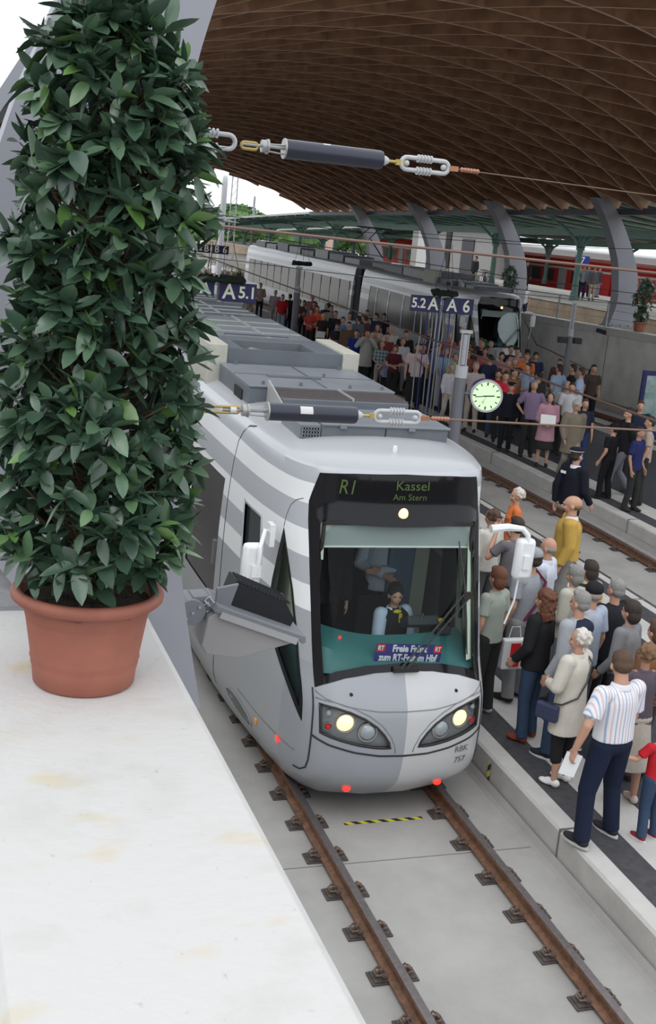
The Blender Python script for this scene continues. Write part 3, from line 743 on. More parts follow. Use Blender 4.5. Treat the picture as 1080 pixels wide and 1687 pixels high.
def paint():
    m=bpy.data.materials.new('tram_paint'); m.use_nodes=True; nt=m.node_tree; b=nt.nodes['Principled BSDF']
    b.inputs['Roughness'].default_value=.32; b.inputs['Coat Weight'].default_value=.3; b.inputs['Coat Roughness'].default_value=.1
    tc=nt.nodes.new('ShaderNodeTexCoord'); sp=nt.nodes.new('ShaderNodeSeparateXYZ'); nt.links.new(tc.outputs['Object'],sp.inputs[0])
    mr=nt.nodes.new('ShaderNodeMapRange'); mr.inputs[1].default_value=0; mr.inputs[2].default_value=4; nt.links.new(sp.outputs[2],mr.inputs[0])
    r=nt.nodes.new('ShaderNodeValToRGB'); r.color_ramp.interpolation='CONSTANT'
    W=(.82,.83,.84,1); G=(.43,.445,.475,1); Gl=(.37,.385,.405,1); T=(.40,.41,.43,1)
    els=[(0,Gl),(2.05,W),(2.29,G),(2.54,W),(2.79,G),(3.03,W),(3.22,G),(3.40,T)]
    r.color_ramp.elements[0].position=0; r.color_ramp.elements[0].color=els[0][1]; r.color_ramp.elements[1].position=els[1][0]/4; r.color_ramp.elements[1].color=els[1][1]
    for z,c in els[2:]: e=r.color_ramp.elements.new(z/4); e.color=c
    nt.links.new(mr.outputs[0],r.inputs[0])
    def cmp(s,op,val):
        x=nt.nodes.new('ShaderNodeMath'); x.operation=op; x.inputs[1].default_value=val; nt.links.new(s,x.inputs[0]); return x.outputs[0]
    def mul(a,c): x=nt.nodes.new('ShaderNodeMath'); x.operation='MULTIPLY'; nt.links.new(a,x.inputs[0]); nt.links.new(c,x.inputs[1]); return x.outputs[0]
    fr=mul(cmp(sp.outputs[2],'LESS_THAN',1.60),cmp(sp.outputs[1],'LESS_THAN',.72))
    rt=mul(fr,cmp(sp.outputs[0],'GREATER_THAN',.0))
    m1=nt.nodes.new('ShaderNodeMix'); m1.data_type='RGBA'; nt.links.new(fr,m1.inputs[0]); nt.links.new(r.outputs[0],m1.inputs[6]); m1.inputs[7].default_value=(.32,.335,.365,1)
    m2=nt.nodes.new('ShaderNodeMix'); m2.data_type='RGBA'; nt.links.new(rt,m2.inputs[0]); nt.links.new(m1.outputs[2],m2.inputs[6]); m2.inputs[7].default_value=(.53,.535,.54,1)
    nt.links.new(m2.outputs[2],b.inputs['Base Color']); return m
M_paint=paint()
M_black=mat('black_glass',(.005,.005,.007),.12,spec=.35)
M_rub=mat('rubber_seal',(.025,.022,.022),.5)
M_gap=mat('panel_gap',(.03,.03,.033),.8)
def glass_mat():
    m=bpy.data.materials.new('windscreen_glass'); m.use_nodes=True; nt=m.node_tree; nt.nodes.clear()
    o=nt.nodes.new('ShaderNodeOutputMaterial'); mx=nt.nodes.new('ShaderNodeMixShader'); t=nt.nodes.new('ShaderNodeBsdfTransparent'); gl=nt.nodes.new('ShaderNodeBsdfGlossy'); f=nt.nodes.new('ShaderNodeFresnel')
    t.inputs[0].default_value=(.86,.92,.90,1); gl.inputs['Roughness'].default_value=.02; gl.inputs[0].default_value=(1,1,1,1); f.inputs[0].default_value=1.22
    nt.links.new(f.outputs[0],mx.inputs[0]); nt.links.new(t.outputs[0],mx.inputs[1]); nt.links.new(gl.outputs[0],mx.inputs[2]); nt.links.new(mx.outputs[0],o.inputs[0]); return m
M_glass=glass_mat()
M_tealp=mat('teal_plastic',(.055,.20,.205),.4); M_cream=mat('cream_interior',(.60,.64,.52),.5); M_cab=mat('cab_dark',(.02,.022,.028),.6); M_cabblue=mat('cab_blue',(.10,.15,.24),.5)
M_white=mat('white_plastic',(.78,.79,.80),.35); M_chrome=mat('reflector',(.6,.6,.6),.15,metal=1)
M_lampon=mat('lamp_lit',(1,.85,.6),.3,emit=(1,.62,.25),estr=.9); M_redon=mat('red_lamp',(.8,.02,.01),.3,emit=(1,.03,.02),estr=1.4); M_lens=mat('lamp_lens',(.30,.34,.36),.12,coat=1)
M_redlens=mat('red_lens',(.45,.01,.01),.2,coat=1); M_orange=mat('orange_lens',(.9,.35,.03),.3,coat=.5)
M_roofe=mat('roof_equipment',(.125,.14,.16),.5,var=.1,vscale=3); M_roofl=mat('roof_lid',(.19,.205,.225),.42,var=.12,vscale=2); M_beige=mat('beige_cabinet',(.45,.44,.38),.6,var=.12)
M_darkvent=mat('vent_dark',(.012,.012,.014),.8)
M_led=mat('led_text',(.055,.095,.02),.6,emit=(.28,.48,.08),estr=.03)
WSo=[(0,1.585),(.3,1.568),(.6,1.51),(.8,1.445),(.90,1.405),(.915,1.8),(.925,2.4),(.925,2.9),(.915,3.06),(.83,3.345),(.5,3.37),(0,3.385)]
WSG=[(0,1.66),(.4,1.63),(.68,1.565),(.80,1.51),(.82,1.9),(.825,2.5),(.80,2.90),(.4,2.885),(0,2.88)]
def sym(h): return h+[(-t,v) for t,v in reversed(h) if abs(t)>1e-6]
HL=[(-.86,1.28),(-.70,1.262),(-.56,1.23),(-.42,1.175),(-.30,1.10),(-.22,1.02),(-.165,.94),(-.145,.885),(-.30,.893),(-.46,.915),(-.64,.955),(-.84,1.01)]
FIN=[(-1.33,2.72),(-1.50,2.44),(-1.66,2.16),(-1.76,1.92),(-1.74,1.72),(-1.62,1.54),(-1.45,1.38),(-1.26,1.22),(-1.06,1.05),(-1.065,1.4),(-1.10,1.8),(-1.17,2.2)]
FING=[(-1.32,2.60),(-1.47,2.36),(-1.61,2.12),(-1.69,1.92),(-1.675,1.76),(-1.57,1.60),(-1.42,1.46),(-1.24,1.30),(-1.11,1.17),(-1.115,1.42),(-1.145,1.8),(-1.21,2.2)]
DOORW=[(-2.76,2.70),(-2.72,1.35),(-2.10,1.35),(-2.02,2.68)]
T1=PT[-1]-1.9
def grille(b,x0,x1,z0,z1,y,n,m_=6):
    for i in range(n+1): x=x0+(x1-x0)*i/n; b.bb(x-.006,x+.006,y-.012,y,z0,z1)
    for i in range(m_+1): z=z0+(z1-z0)*i/m_; b.bb(x0,x1,y-.012,y,z-.005,z+.005)
def make_tram(root):
    wins=[]; y=-3.74
    for L in (1.5,1.5,1.5,1.7,1.5,1.0):
        wins.append([(y,2.72),(y-L+.12,2.72),(y-L+.12,1.32),(y,1.32)]); y-=L
    holes=[sym(WSo),HL,mir(HL),FIN,mir(FIN),DOORW,mir(DOORW)]+wins+[mir(w) for w in wins]
    outer=[(-T1,.2),(T1,.2),(T1,4.4),(-T1,4.4)]
    # body in one skin
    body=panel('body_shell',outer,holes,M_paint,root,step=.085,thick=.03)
    panel('windscreen_frame',sym(WSo),[sym(WSG)],M_black,root,off=.004,step=.06,thick=.02)
    panel('windscreen',sym(WSG),[],M_glass,root,off=-.002,step=.1,thick=0)
    for H_,s in((HL,1),(mir(HL),-1)):
        hl=panel('headlight',H_,[],mat('headlight_housing',(.22,.24,.25),.3,metal=.3),root,off=-.045,step=.06,thick=.01)
        ribbon('headlight_rim',H_,.022,M_rub,hl,off=.002,closed=True)
        # side wall of the recess
        P=dens(H_,True,.04); b=MB(); n=len(P)
        for t,v in P: b.v+=[SN(t,v,0),SN(t,v,-.05)]
        for i in range(n): b.f.append((2*i,2*i+1,2*((i+1)%n)+1,2*((i+1)%n))); b.mi.append(0)
        b.build('recess_wall',M_rub,hl)
        def lamp(name,t,v,r,m_,dep=.02,off=-.03,face=None):
            p=SN(s*t,v,off); nn=(SN(s*t,v,1)-SN(s*t,v,0)).normalized(); nn=(nn+Vector((0,-.8,0))).normalized()
            M=Vector((0,0,1)).rotation_difference(nn).to_matrix()
            b=MB(); b.add([p+M@Vector((r*math.cos(a*6.283/20),r*math.sin(a*6.283/20),0)) for a in range(20)]+[p+M@Vector((r*.7*math.cos(a*6.283/20),r*.7*math.sin(a*6.283/20),dep)) for a in range(20)],[(i,(i+1)%20,20+(i+1)%20,20+i) for i in range(20)]+[tuple(range(20,40))])
            o=b.build(name,m_,hl,smooth=True,sharp=60)
            c=MB(); ang=[6.283*i/20 for i in range(20)]
            c.add([p+M@Vector((r*k*math.cos(a),r*k*math.sin(a),zz)) for k,zz in((1.12,0),(1.12,.018),(1.0,.018)) for a in ang],[(j*20+i,j*20+(i+1)%20,(j+1)*20+(i+1)%20,(j+1)*20+i) for j in(0,1) for i in range(20)])
            c.build('lamp_ring',M_chrome,hl,smooth=True)
            return o
        lamp('lit_lamp',-.61,1.125,.085,M_lampon); lamp('unlit_lamp',-.385,1.045,.085,M_lens,.035)
        lamp('small_lamp',-.775,1.21,.030,M_lens); lamp('red_lamp',-.775,1.075,.036,M_redlens)
    for F,s in((FIN,-1),(mir(FIN),1)):
        Gp=FING if s<0 else mir(FING)
        f=panel('side_window_frame',F,[Gp],M_black,root,off=.004,step=.06,thick=.015)
        panel('side_window_glass',Gp,[],M_glass,f,off=-.004,step=.12,thick=0)
    for D in (DOORW,mir(DOORW)):
        d=panel('door_window',D,[],M_glassd,root,off=-.03,step=.3,thick=.01); ribbon('window_frame',D,.045,mat('window_trim',(.5,.51,.53),.4),d,off=.004,closed=True)
    for w in wins+[mir(w) for w in wins]:
        d=rectpanel('passenger_window',w,mat('passenger_glass',(.060,.055,.058),.16,spec=.45),root,-.012)
    # seams
    for s in(-1,1):
        ribbon('corner_gap',[(s*.925,1.40),(s*.928,1.2),(s*.93,.95),(s*.93,.70),(s*.95,.60),(s*1.02,.545),(s*1.12,.535)],.016,M_gap,root)
        ribbon('door_seam',[(s*3.0,3.47),(s*3.25,3.42),(s*3.40,3.32),(s*3.50,3.2),(s*3.52,2.6),(s*3.50,.35)],.012,M_gap,root,off=.002)
        ribbon('skirt_seam',[(s*1.12,.72),(s*1.9,.70),(s*2.6,.70)],.008,mat('seam_grey',(.2,.2,.21),.7),root,off=.002)
        ribbon('window_surround',[(s*.98,3.07),(s*1.08,3.03),(s*1.18,2.96),(s*1.27,2.84),(s*1.33,2.73)],.007,mat('seam_grey',(.2,.2,.21),.7),root,off=.002)
    ribbon('bumper_gap',sym([(0,.80),(.25,.807),(.5,.84),(.75,.90),(.925,.965)])[:5]+[],.018,M_gap,root)
    ribbon('bumper_gap',[(-t,v) for t,v in [(0,.80),(.25,.807),(.5,.84),(.75,.90),(.925,.965)]],.018,M_gap,root)
    for s in (-1,1):
        ribbon('hood_seam',[(s*t,v) for t,v in [(0,1.245),(.3,1.25),(.6,1.285),(.8,1.335),(.9,1.38)]],.007,mat('seam_grey',(.2,.2,.21),.7),root,off=.002)
        ribbon('headlight_surround',[(s*t,v) for t,v in [(-.90,1.325),(-.70,1.31),(-.54,1.275),(-.38,1.21),(-.25,1.12),(-.15,1.0),(-.10,.89),(-.09,.835)]],.007,mat('seam_grey',(.2,.2,.21),.7),root,off=.002)
        p=SN(s*.55,1.385,0); b=MB(); b.cyl(p+Vector((0,.01,0)),p+Vector((0,-.012,0)),.016,n=10); b.build('washer_nozzle',M_rub,root)
    # nose lettering, lamps
    for s_,v,sz in (('RBK',.795,.095),('757',.675,.095)):
        p=SN(.66,v,.004); e=.02; tx=(SN(.66+e,v)-SN(.66-e,v)).normalized(); up=(SN(.66,v+e)-SN(.66,v-e)).normalized(); n=tx.cross(up)
        txt(s_,sz,mat('letter_grey',(.14,.14,.15),.5),root,Matrix(((tx.x,up.x,n.x,p.x),(tx.y,up.y,n.y,p.y),(tx.z,up.z,n.z,p.z),(0,0,0,1))),name='number_lettering',ext=.0008)
    for t in(-.49,.55):
        p=SN(t,.37,.01); b=MB(); b.ball(p,(.045,.03,.035),12,8); b.build('marker_lamp',M_redon,root,smooth=True)
    for t,v,m_ in((-2.0,.60,M_orange),(-1.45,.68,M_redon),(2.0,.60,M_orange),(1.45,.68,M_redon)):
        p=SN(t,v,.006); b=MB(); b.box(p,(.02,.06,.06)); b.build('side_marker',m_,root,bevel=.006)
    # intake recess (elliptical vent low on the side)
    for s in(-1,1):
        E_=[(s*(2.55+.42*math.cos(a*6.283/18)+.1*math.sin(a*6.283/18)),.50+.10*math.sin(a*6.283/18)) for a in range(18)]
        if s>0: E_=E_[::-1]
        o=panel('side_scoop',E_,[],mat('scoop_grey',(.16,.17,.18),.35,metal=.5),root,off=.004,step=.12,thick=0); ribbon('scoop_rim',E_,.02,mat('scoop_light',(.5,.51,.52),.3,metal=.5),o,off=.006,closed=True)
    # destination display lettering
    def onsurf(s_,t,v,sz,m_,sx=1,sh=0,nm='display_lettering'):
        p=SN(t,v,.008); e=.02; tx=(SN(t+e,v)-SN(t-e,v)).normalized(); up=(SN(t,v+e)-SN(t,v-e)).normalized(); n=tx.cross(up)
        return txt(s_,sz,m_,root,Matrix(((tx.x,up.x,n.x,p.x),(tx.y,up.y,n.y,p.y),(tx.z,up.z,n.z,p.z),(0,0,0,1))),name=nm,ext=.001,sx=sx,shear=sh)
    onsurf('R1',-.56,3.23,.20,M_led,.8,.15); onsurf('Kassel',.08,3.27,.13,M_led,1.1); onsurf('Am Stern',.06,3.16,.085,M_led,1.1)
    p=SN(.0,3.0,.004); b=MB(); b.ball(p,(.052,.02,.062),16,10); b.build('top_headlight',mat('top_lamp',(1,.8,.5),.3,emit=(1,.60,.22),estr=1.25),root,smooth=True)
    # visor cheeks
    for s in():
        panel('visor_cheek',[(s*.935,3.00),(s*.845,3.35),(s*.90,3.35),(s*.965,3.02)][::s],[],mat('cheek_grey',(.40,.41,.44),.4),root,off=.01,step=.1,thick=.02)
    # wiper
    wp=tag(empty('windscreen_wiper'),None); wp.parent=root
    b=MB(); b.box(SN(0,1.60,.02),(.26,.05,.05)); b.build('wiper_tray',M_rub,wp)
    b=MB(); a=SN(-.06,1.60,.05); c=SN(.66,2.26,.05); b.cyl(a,c,.009,n=6); a2=SN(.0,1.60,.05); c2=SN(.70,2.20,.05); b.cyl(a2,c2,.009,n=6); b.box((c+c2)/2,(.09,.03,.07)); b.build('wiper_arm',M_rub,wp)
    b=MB(); b.tube([SN(.60,2.74,.02),SN(.66,2.3,.035),SN(.68,2.0,.03),SN(.70,1.68,.02)],[.006,.012,.012,.006],6); b.build('wiper_blade',M_rub,wp)
    # roof antenna
    b=MB(); b.lathe([(.05,0),(.05,.01),(.022,.015),(.024,.06),(.018,.085),(.0,.09)],(0,1.15,3.50),12); b.box((0,1.15,3.50),(.13,.08,.012)); b.build('antenna',M_white,root,smooth=True)
    # mirrors
    def mirror(x,y,z,ax,ay,az,s):
        mr=empty('door_mirror'); mr.parent=root
        b=MB(); b.box((x,y,z),(.20,.12,.43)); b.build('mirror_housing',M_white,mr,bevel=.045,smooth=True)
        b=MB(); b.box((x,y+.06,z),(.13,.006,.36)); b.build('mirror_glass',M_chrome,mr)
        b=MB(); 
        if s<0:
            b.tube([(ax,ay,az),(ax-.06,ay,az+.02),(x+.05,y-.07,az-.12),(x+.05,y-.085,z+.10),(x+.04,y-.08,z-.08)],[.022,.022,.022,.024,.022],8)
            b.tube([(x,y,z-.2),(x+.01,y,z-.34),(ax,ay+.05,z-.44)],.016,6)
            b.box((ax+.0,ay,az-.02),(.05,.14,.22)); b.box((x+.03,y-.07,z-.05),(.09,.05,.12))
        else:
            b.tube([(ax-.08,ay,az),(ax+.10,ay-.0,az+.02),(x-.06,y,az+.01),(x,y-.02,az-.05),(x+.01,y-.04,z+.12)],[.045,.04,.03,.028,.024],8)
            b.tube([(x-.02,y,z-.2),(x-.03,y,z-.45),(x-.10,y,z-.70)],.010,6)
            b.box((x+.0,y-.06,z-.02),(.07,.05,.14))
        b.build('mirror_arm',M_white,mr,smooth=True)
    mirror(-1.36,1.14,2.36,-1.17,1.22,2.66,-1); mirror(1.30,.60,2.60,.98,.62,2.90,1)
    MB().bb(-1.265,-1.22,3.02,3.10,1.70,1.98).build('door_handle',mat('handle_grey',(.15,.15,.16),.5),root)
    # interior of the cab
    it=empty('cab_interior'); it.parent=root
    b=MB(); b.bb(-.78,.78,.45,1.3,.80,.86); b.bb(-.98,.98,1.3,3.0,.80,.86); b.bb(-1.08,1.08,2.95,3.02,.8,3.15); b.build('floor_and_bulkhead',M_cab,it)
    panel('side_lining',[(-1.98,2.95),(-2.02,1.2),(-1.80,1.2),(-1.80,1.9),(-1.45,2.62),(-1.40,2.95)],[],M_cream,it,off=-.07,step=.2,thick=.01)
    panel('right_lining',[(.88,1.55),(1.9,1.2),(1.9,3.05),(.90,3.05)],[],M_cream,it,off=-.07,step=.2,thick=.01)
    b=MB(); b.bb(.60,.98,2.1,2.16,.9,3.05); b.build('partition',M_cream,it,bevel=.01)
    b=MB(); b.bb(.42,.72,1.9,2.0,1.0,2.9); b.build('cabinet',M_cabblue,it,bevel=.02)
    b=MB(); b.bb(-.82,-.50,.86,.95,2.82,2.93); b.bb(.50,.82,.86,.95,2.82,2.93); b.build('header_panel',M_cream,it); MB().bb(-.80,.80,1.0,3.0,3.10,3.14).build('cab_ceiling',M_cab,it)
    panel('pillar_trim',[(.735,1.62),(.812,1.62),(.812,2.90),(.77,2.90)],[],mat('cream_trim',(.72,.76,.64),.5,emit=None),it,off=-.03,step=.1,thick=0)
    panel('pillar_trim',[(-.812,2.55),(-.79,2.55),(-.76,2.90),(-.812,2.90)],[],mat('cream_trim',(.72,.76,.64),.5),it,off=-.03,step=.1,thick=0)
    # teal dashboard: curved deck behind the lower windscreen
    b=MB(); N=16
    rows=[(.06,1.52),(.14,1.62),(.30,1.70),(.55,1.72),(.62,1.66),(.62,1.2)]
    for dy,z in rows:
        for i in range(N+1):
            x=-.86+1.72*i/N; yb=crom(PT,[q[1] for q in PLAN],abs(x)*1.02)+lerp(VV,VL,min(z,1.66)); e=1+.35*(abs(x)/.86)**2
            b.v.append((x,max(yb+.03,yb+dy*1.0),z+ (.16*(max(0,-x)/.86)**2 if dy>.1 else 0)))
    for j in range(len(rows)-1):
        for i in range(N): b.f.append((j*(N+1)+i,j*(N+1)+i+1,(j+1)*(N+1)+i+1,(j+1)*(N+1)+i)); b.mi.append(0)
    b.build('dashboard',M_tealp,it,smooth=True)
    b=MB(); b.box((.42,.95,1.80),(.34,.22,.10),M=Matrix.Rotation(-.5,3,'X')); b.box((.62,.86,1.76),(.16,.2,.08)); b.build('control_console',M_cab,it,bevel=.01)
    b=MB(); b.cyl((.40,.86,1.86),(.40,.84,1.94),.012,n=8); b.build('control_lever',M_chrome,it)
    b=MB(); b.box((.62,.90,1.835),(.07,.05,.02)); b.build('yellow_button',mat('button_yellow',(.7,.55,.02),.4),it)
    b=MB(); b.box((-.55,.28+.35,1.78),(.02,.02,.02)); b.build('red_button',M_redon,it)
    # seat
    b=MB(); b.box((.25,1.42,1.28),(.5,.5,.12)); b.box((.25,1.70,1.55),(.44,.10,.5)); b.cyl((.25,1.42,.86),(.25,1.42,1.24),.07,n=10); b.build('driver_seat',mat('seat_black',(.008,.009,.014),.9),it,bevel=.03)
    b=MB(); b.bb(-.885,-.87,1.0,2.3,1.80,2.9); b.bb(-.895,-.885,1.3,1.32,1.8,2.9); b.build('side_cupboard',mat('cream_trim',(.72,.76,.64),.5),it)
    b=MB(); b.bb(-.885,-.87,.75,2.3,.95,1.80); b.build('side_console',M_tealp,it)
    # roller blind
    b=MB(); b.bb(-.76,.76,.795,.80,2.655,2.87); b.build('roller_blind',mat('blind_grey',(.36,.40,.39),.6),it)
    b=MB(); b.cyl((-.76,.79,2.655),(.76,.79,2.655),.010,n=8); b.build('blind_bar',mat('blind_bar',(.75,.76,.76),.4),it)
    b=MB(); b.bb(-.80,-.772,.77,.80,1.9,2.92); b.bb(.772,.80,.77,.80,1.9,2.92); b.bb(-.80,.80,.77,.80,2.88,2.92); b.build('blind_frame',M_rub,it)
    # windscreen notice
    nt_=tag(empty('windscreen_notice'),None); nt_.parent=root
    Mx=facing(.085,.385,1.695,0,R(0)); 
    b=MB(); b.box((0,0,0),(.70,.20,.004)); o=b.build('notice_board',mat('sign_blue',(.035,.03,.22),.5),nt_); o.matrix_local=Mx@Matrix.Rotation(R(-3),4,'Z')
    Mr=Mx@Matrix.Rotation(R(-3),4,'Z')
    M_wt=mat('white_letters',(.85,.86,.88),.5); M_sr=mat('notice_red',(.62,.02,.03),.5)
    for x in(-.30,.305):
        o=MB().box((x,.055,.003),(.085,.08,.003)).build('red_square',M_sr,nt_); o.matrix_local=Mr
        txt('RT',.065,M_wt,nt_,Mr@Matrix.Translation((x,.053,.006)),sx=.8,bold=.002)
    txt('Freie Fahrt',.098,M_wt,nt_,Mr@Matrix.Translation((.005,.050,.004)),sx=.84,bold=.0035)
    txt('zum RT-Fest im Hbf',.098,M_wt,nt_,Mr@Matrix.Translation((.0,-.045,.004)),sx=.76,bold=.0035)
    # ---------------- roof equipment (local y = track y - 9.44, x - .08)
    e=empty('roof_equipment'); e.parent=root
    def bx(nm,x0,x1,y0,y1,z0,z1,m_,bev=.008): return MB().bb(x0,x1,y0,y1,z0,z1).build(nm,m_,e,bevel=bev)
    bx('front_equipment_box',-.62,.77,1.62,2.42,3.44,3.66,M_roofe)
    o=bx('box_lid',-.62,.79,1.60,2.42,3.66,3.685,M_roofl)
    b=MB(); b.bb(-.84,-.62,1.64,2.3,3.44,3.66); b.build('vent_box',M_roofl,e,bevel=.006)
    b=MB(); b.bb(-.82,-.64,1.635,1.645,3.46,3.64); b.build('vent_opening',M_darkvent,e)
    b=MB(); grille(b,-.82,-.64,3.46,3.64,1.632,6,5); b.build('vent_grille',M_roofl,e)
    for x in(-.40,.35): b=MB(); b.box((x,1.595,3.66),(.07,.02,.04)); b.build('latch',M_roofl,e)
    MB().bb(.068,.076,1.612,1.622,3.45,3.65).build('lid_joint',M_darkvent,e)
    # ribbed cooler
    bx('cooler_box',-.70,.78,2.75,3.28,3.44,3.70,M_roofe)
    b=MB()
    for i in range(7): y=2.78+.075*i; b.bb(-.70,.78,y,y+.03,3.70,3.72)
    b.build('cooler_ribs',mat('cooler_metal',(.17,.15,.15),.4,metal=.5),e)
    b=MB(); b.add([(-.73,2.72,3.48),(-.73,3.3,3.48),(-.73,3.3,3.80),(-.73,2.72,3.66),(-.71,2.72,3.48),(-.71,3.3,3.48),(-.71,3.3,3.80),(-.71,2.72,3.66)],[(0,1,2,3),(7,6,5,4),(0,4,5,1),(1,5,6,2),(2,6,7,3),(3,7,4,0)]); b.build('cooler_end_plate',mat('plate_alu',(.42,.42,.40),.4,metal=.3),e)
    MB().bb(.10,.12,2.75,3.3,3.70,3.735).build('cooler_strip',mat('plate_alu',(.42,.42,.40),.4),e)
    # flat lid boxes
    bx('lid_box',-.93,.84,3.36,4.78,3.40,3.70,M_roofe,.01); bx('lid_box_cover',-.93,.84,3.34,4.78,3.70,3.725,M_roofl,.006)
    b=MB(); b.bb(-.935,.85,4.06,4.075,3.724,3.732); b.bb(-.02,-.0,3.36,4.78,3.724,3.736); b.build('cover_joint',M_roofe,e)
    b=MB(); b.bb(-.55,.1,3.9,4.0,3.726,3.745); b.build('cover_handle_bar',M_roofe,e)
    for x,y in((-.75,3.42),(-.3,3.42),(.3,3.42),(.7,3.42),(-.75,4.7),(.2,4.1),(.6,4.7)): b=MB(); b.cyl((x,y,3.72),(x,y,3.765),.02,n=8); b.build('lifting_eye',M_roofe,e)
    b=MB(); b.bb(-.945,-.93,3.6,3.95,3.46,3.62); b.build('side_opening',M_darkvent,e)
    # tall cabinet pair with dark trough
    bx('tall_cabinet',-1.08,-.84,4.80,6.0,3.38,3.95,M_beige,.01); bx('tall_cabinet',.68,.90,4.80,6.0,3.38,3.93,M_beige,.01)
    b=MB(); b.bb(-.84,.68,4.84,4.88,3.40,3.90); b.build('trough_front',M_roofe,e)
    b=MB(); b.bb(-.84,-.62,4.88,5.9,3.78,3.90); b.bb(.35,.68,4.88,5.9,3.78,3.90); b.bb(-.84,.68,5.6,5.95,3.40,3.90); b.build('trough_deck',M_roofe,e,bevel=.005)
    b=MB(); b.bb(-.62,.35,4.88,5.6,3.45,3.50); b.build('trough_floor',M_beige,e)
    rn=random.Random(4)
    for i in range(9):
        x=-.55+.1*i; b=MB(); b.tube([(x,4.95,3.6),(x+rn.uniform(-.05,.1),5.15,3.72+rn.uniform(0,.12)),(x+rn.uniform(-.05,.15),5.4,3.66)],.022,6); b.build('hose',mat('hose_grey',(.25,.25,.24),.4,metal=.5) if i%2 else M_rub,e,smooth=True)
    b=MB(); b.tube([(-.60,4.9,3.80),(-.5,4.98,3.86),(-.38,5.0,3.84),(-.33,5.1,3.7)],.05,8); b.build('duct',mat('hose_grey',(.25,.25,.24),.4,metal=.5),e,smooth=True)
    # long lids towards the back
    yy=6.1
    for i,(l,z,x0,x1) in enumerate([(2.6,3.84,-.95,.78),(2.3,3.78,-.95,.80),(1.9,3.72,-.8,.75)]):
        bx('long_lid',x0,x1,yy,yy+l-.12,3.40,z,M_roofe if i else M_roofl,.012)
        b=MB()
        for k in range(4): b.bb(x0+.05,x1-.05,yy+.2+k*(l-.4)/4,yy+.215+k*(l-.4)/4,z,z+.012)
        b.bb((x0+x1)/2+.22,(x0+x1)/2+.24,yy,yy+l-.12,z,z+.016); b.build('lid_strip',mat('plate_alu',(.42,.42,.40),.4,metal=.3),e)
        b=MB(); b.tube([(x0+.4,yy+.1,z),(x0+.4,yy+.1,z+.06),(x0+1.3,yy+.1,z+.06),(x0+1.3,yy+.1,z)],.015,6); b.build('hand_rail',M_roofe,e); yy+=l
    # blue edge strip with light top along the right roof edge
    b=MB(); b.bb(1.17,1.26,5.1,7.3,3.24,3.36); b.build('blue_edge_strip',mat('strip_blue',(.03,.05,.30),.4),e); b=MB(); b.bb(1.12,1.26,5.1,7.3,3.36,3.38); b.build('edge_strip_top',M_white,e)
    # underframe and end
    b=MB(); b.bb(-.92,.92,2.2,T1-1.2,.24,.6); b.bb(-.7,.7,.7,2.2,.24,.6); b.build('underframe',M_gap,root)
    for y in(2.6,10.2):
        b=MB()
        for dy in(-.9,.9):
            for x in(-.7525,.7525): b.cyl((x-.07-.08,y+dy,.168+.33),(x+.07-.08,y+dy,.168+.33),.33,n=20)
            b.cyl((-.8,y+dy,.5),(.7,y+dy,.5),.08,n=8)
        b.build('bogie',M_gap,root)
    yE=S(T1,2)[1]
    b=MB(); pr=[S(T1,v) for v in(.2,.5,1.2,2,2.6,3,3.3,3.46,3.55,3.58)]
    poly=[(p[0],p[2]) for p in pr]+[(-p[0],p[2]) for p in reversed(pr)]
    b.prism(poly,lambda p,k:(p[0]*.97,yE+(-.03 if k==0 else 0),p[1])); b.build('end_wall',M_gap,root)
    return yE
tram=tag(empty('tram',tw(.08,9.44,0),0,RXA),'large grey and white striped tram in front, headlights lit, blue notice in its windscreen','tram')
tram.location.x=.08
YE=make_tram(tram)
# second section of a tram (articulated body)
def section(name,L,label,wx=True):
    root=tag(empty(name),label,'tram section')
    pr=[S(PT[-1]-.3,v) for v in(.3,.5,.9,1.3,1.8,2.3,2.75,3.0,3.2,3.3,3.36,3.42,3.46,3.52,3.56,3.58)]; P=[(p[0],p[2]) for p in pr]+[(-p[0],p[2]) for p in reversed(pr)]
    b=MB(); n=len(P)
    for y in(0,L): b.v+=[(x,y,z) for x,z in P]
    for i in range(n): b.f.append((i,(i+1)%n,n+(i+1)%n,n+i)); b.mi.append(0)
    b.f+=[tuple(range(n)),tuple(range(2*n-1,n-1,-1))]; b.mi+=[0,0]
    b.build('body_shell',M_paint,root)
    k=int((L-.6)/1.45)
    for i in range(k):
        y=.4+i*1.45
        for s in(-1,1):
            MB().bb(s*1.255,s*1.285,y,y+1.3,1.32,2.7).build('passenger_window',mat('passenger_glass',(.060,.055,.058),.16,spec=.45),root)
    for i in range(int(L/2.4)):
        y=.5+i*2.4; z=3.74+.08*((i*7)%3); MB().bb(-.85,.8,y,y+2.1,3.4,z).build('roof_box',M_roofe if i%2 else M_roofl,root,bevel=.012)
        b=MB(); b.bb(-.8,.75,y+.9,y+.93,z,z+.015); b.bb(.2,.23,y,y+2.1,z,z+.015); b.build('lid_strip',mat('plate_alu',(.42,.42,.40),.4,metal=.3),root)
    b=MB(); b.bb(-1,1,.3,L-.3,.18,.4); 
    for y in(2.0,L-2.0):
        for dy in(-.9,.9):
            for x in(-.75,.75): b.cyl((x-.07,y+dy,.498),(x+.07,y+dy,.498),.33,n=14)
    b.build('bogie',M_gap,root)
    b=MB(); b.bb(-1.15,1.15,-.75,0.0,.5,3.35); b.build('gangway_bellows',mat('bellows',(.03,.03,.035),.8),root)
    return root
def ff_roof(n): pass
s2=section('tram_section',11.5,'rear section of the near tram, dark lidded roof boxes just below the blue platform sign')
s2.location=(-.05,23.05,.80); s2.rotation_euler=(0,0,R(3.2))
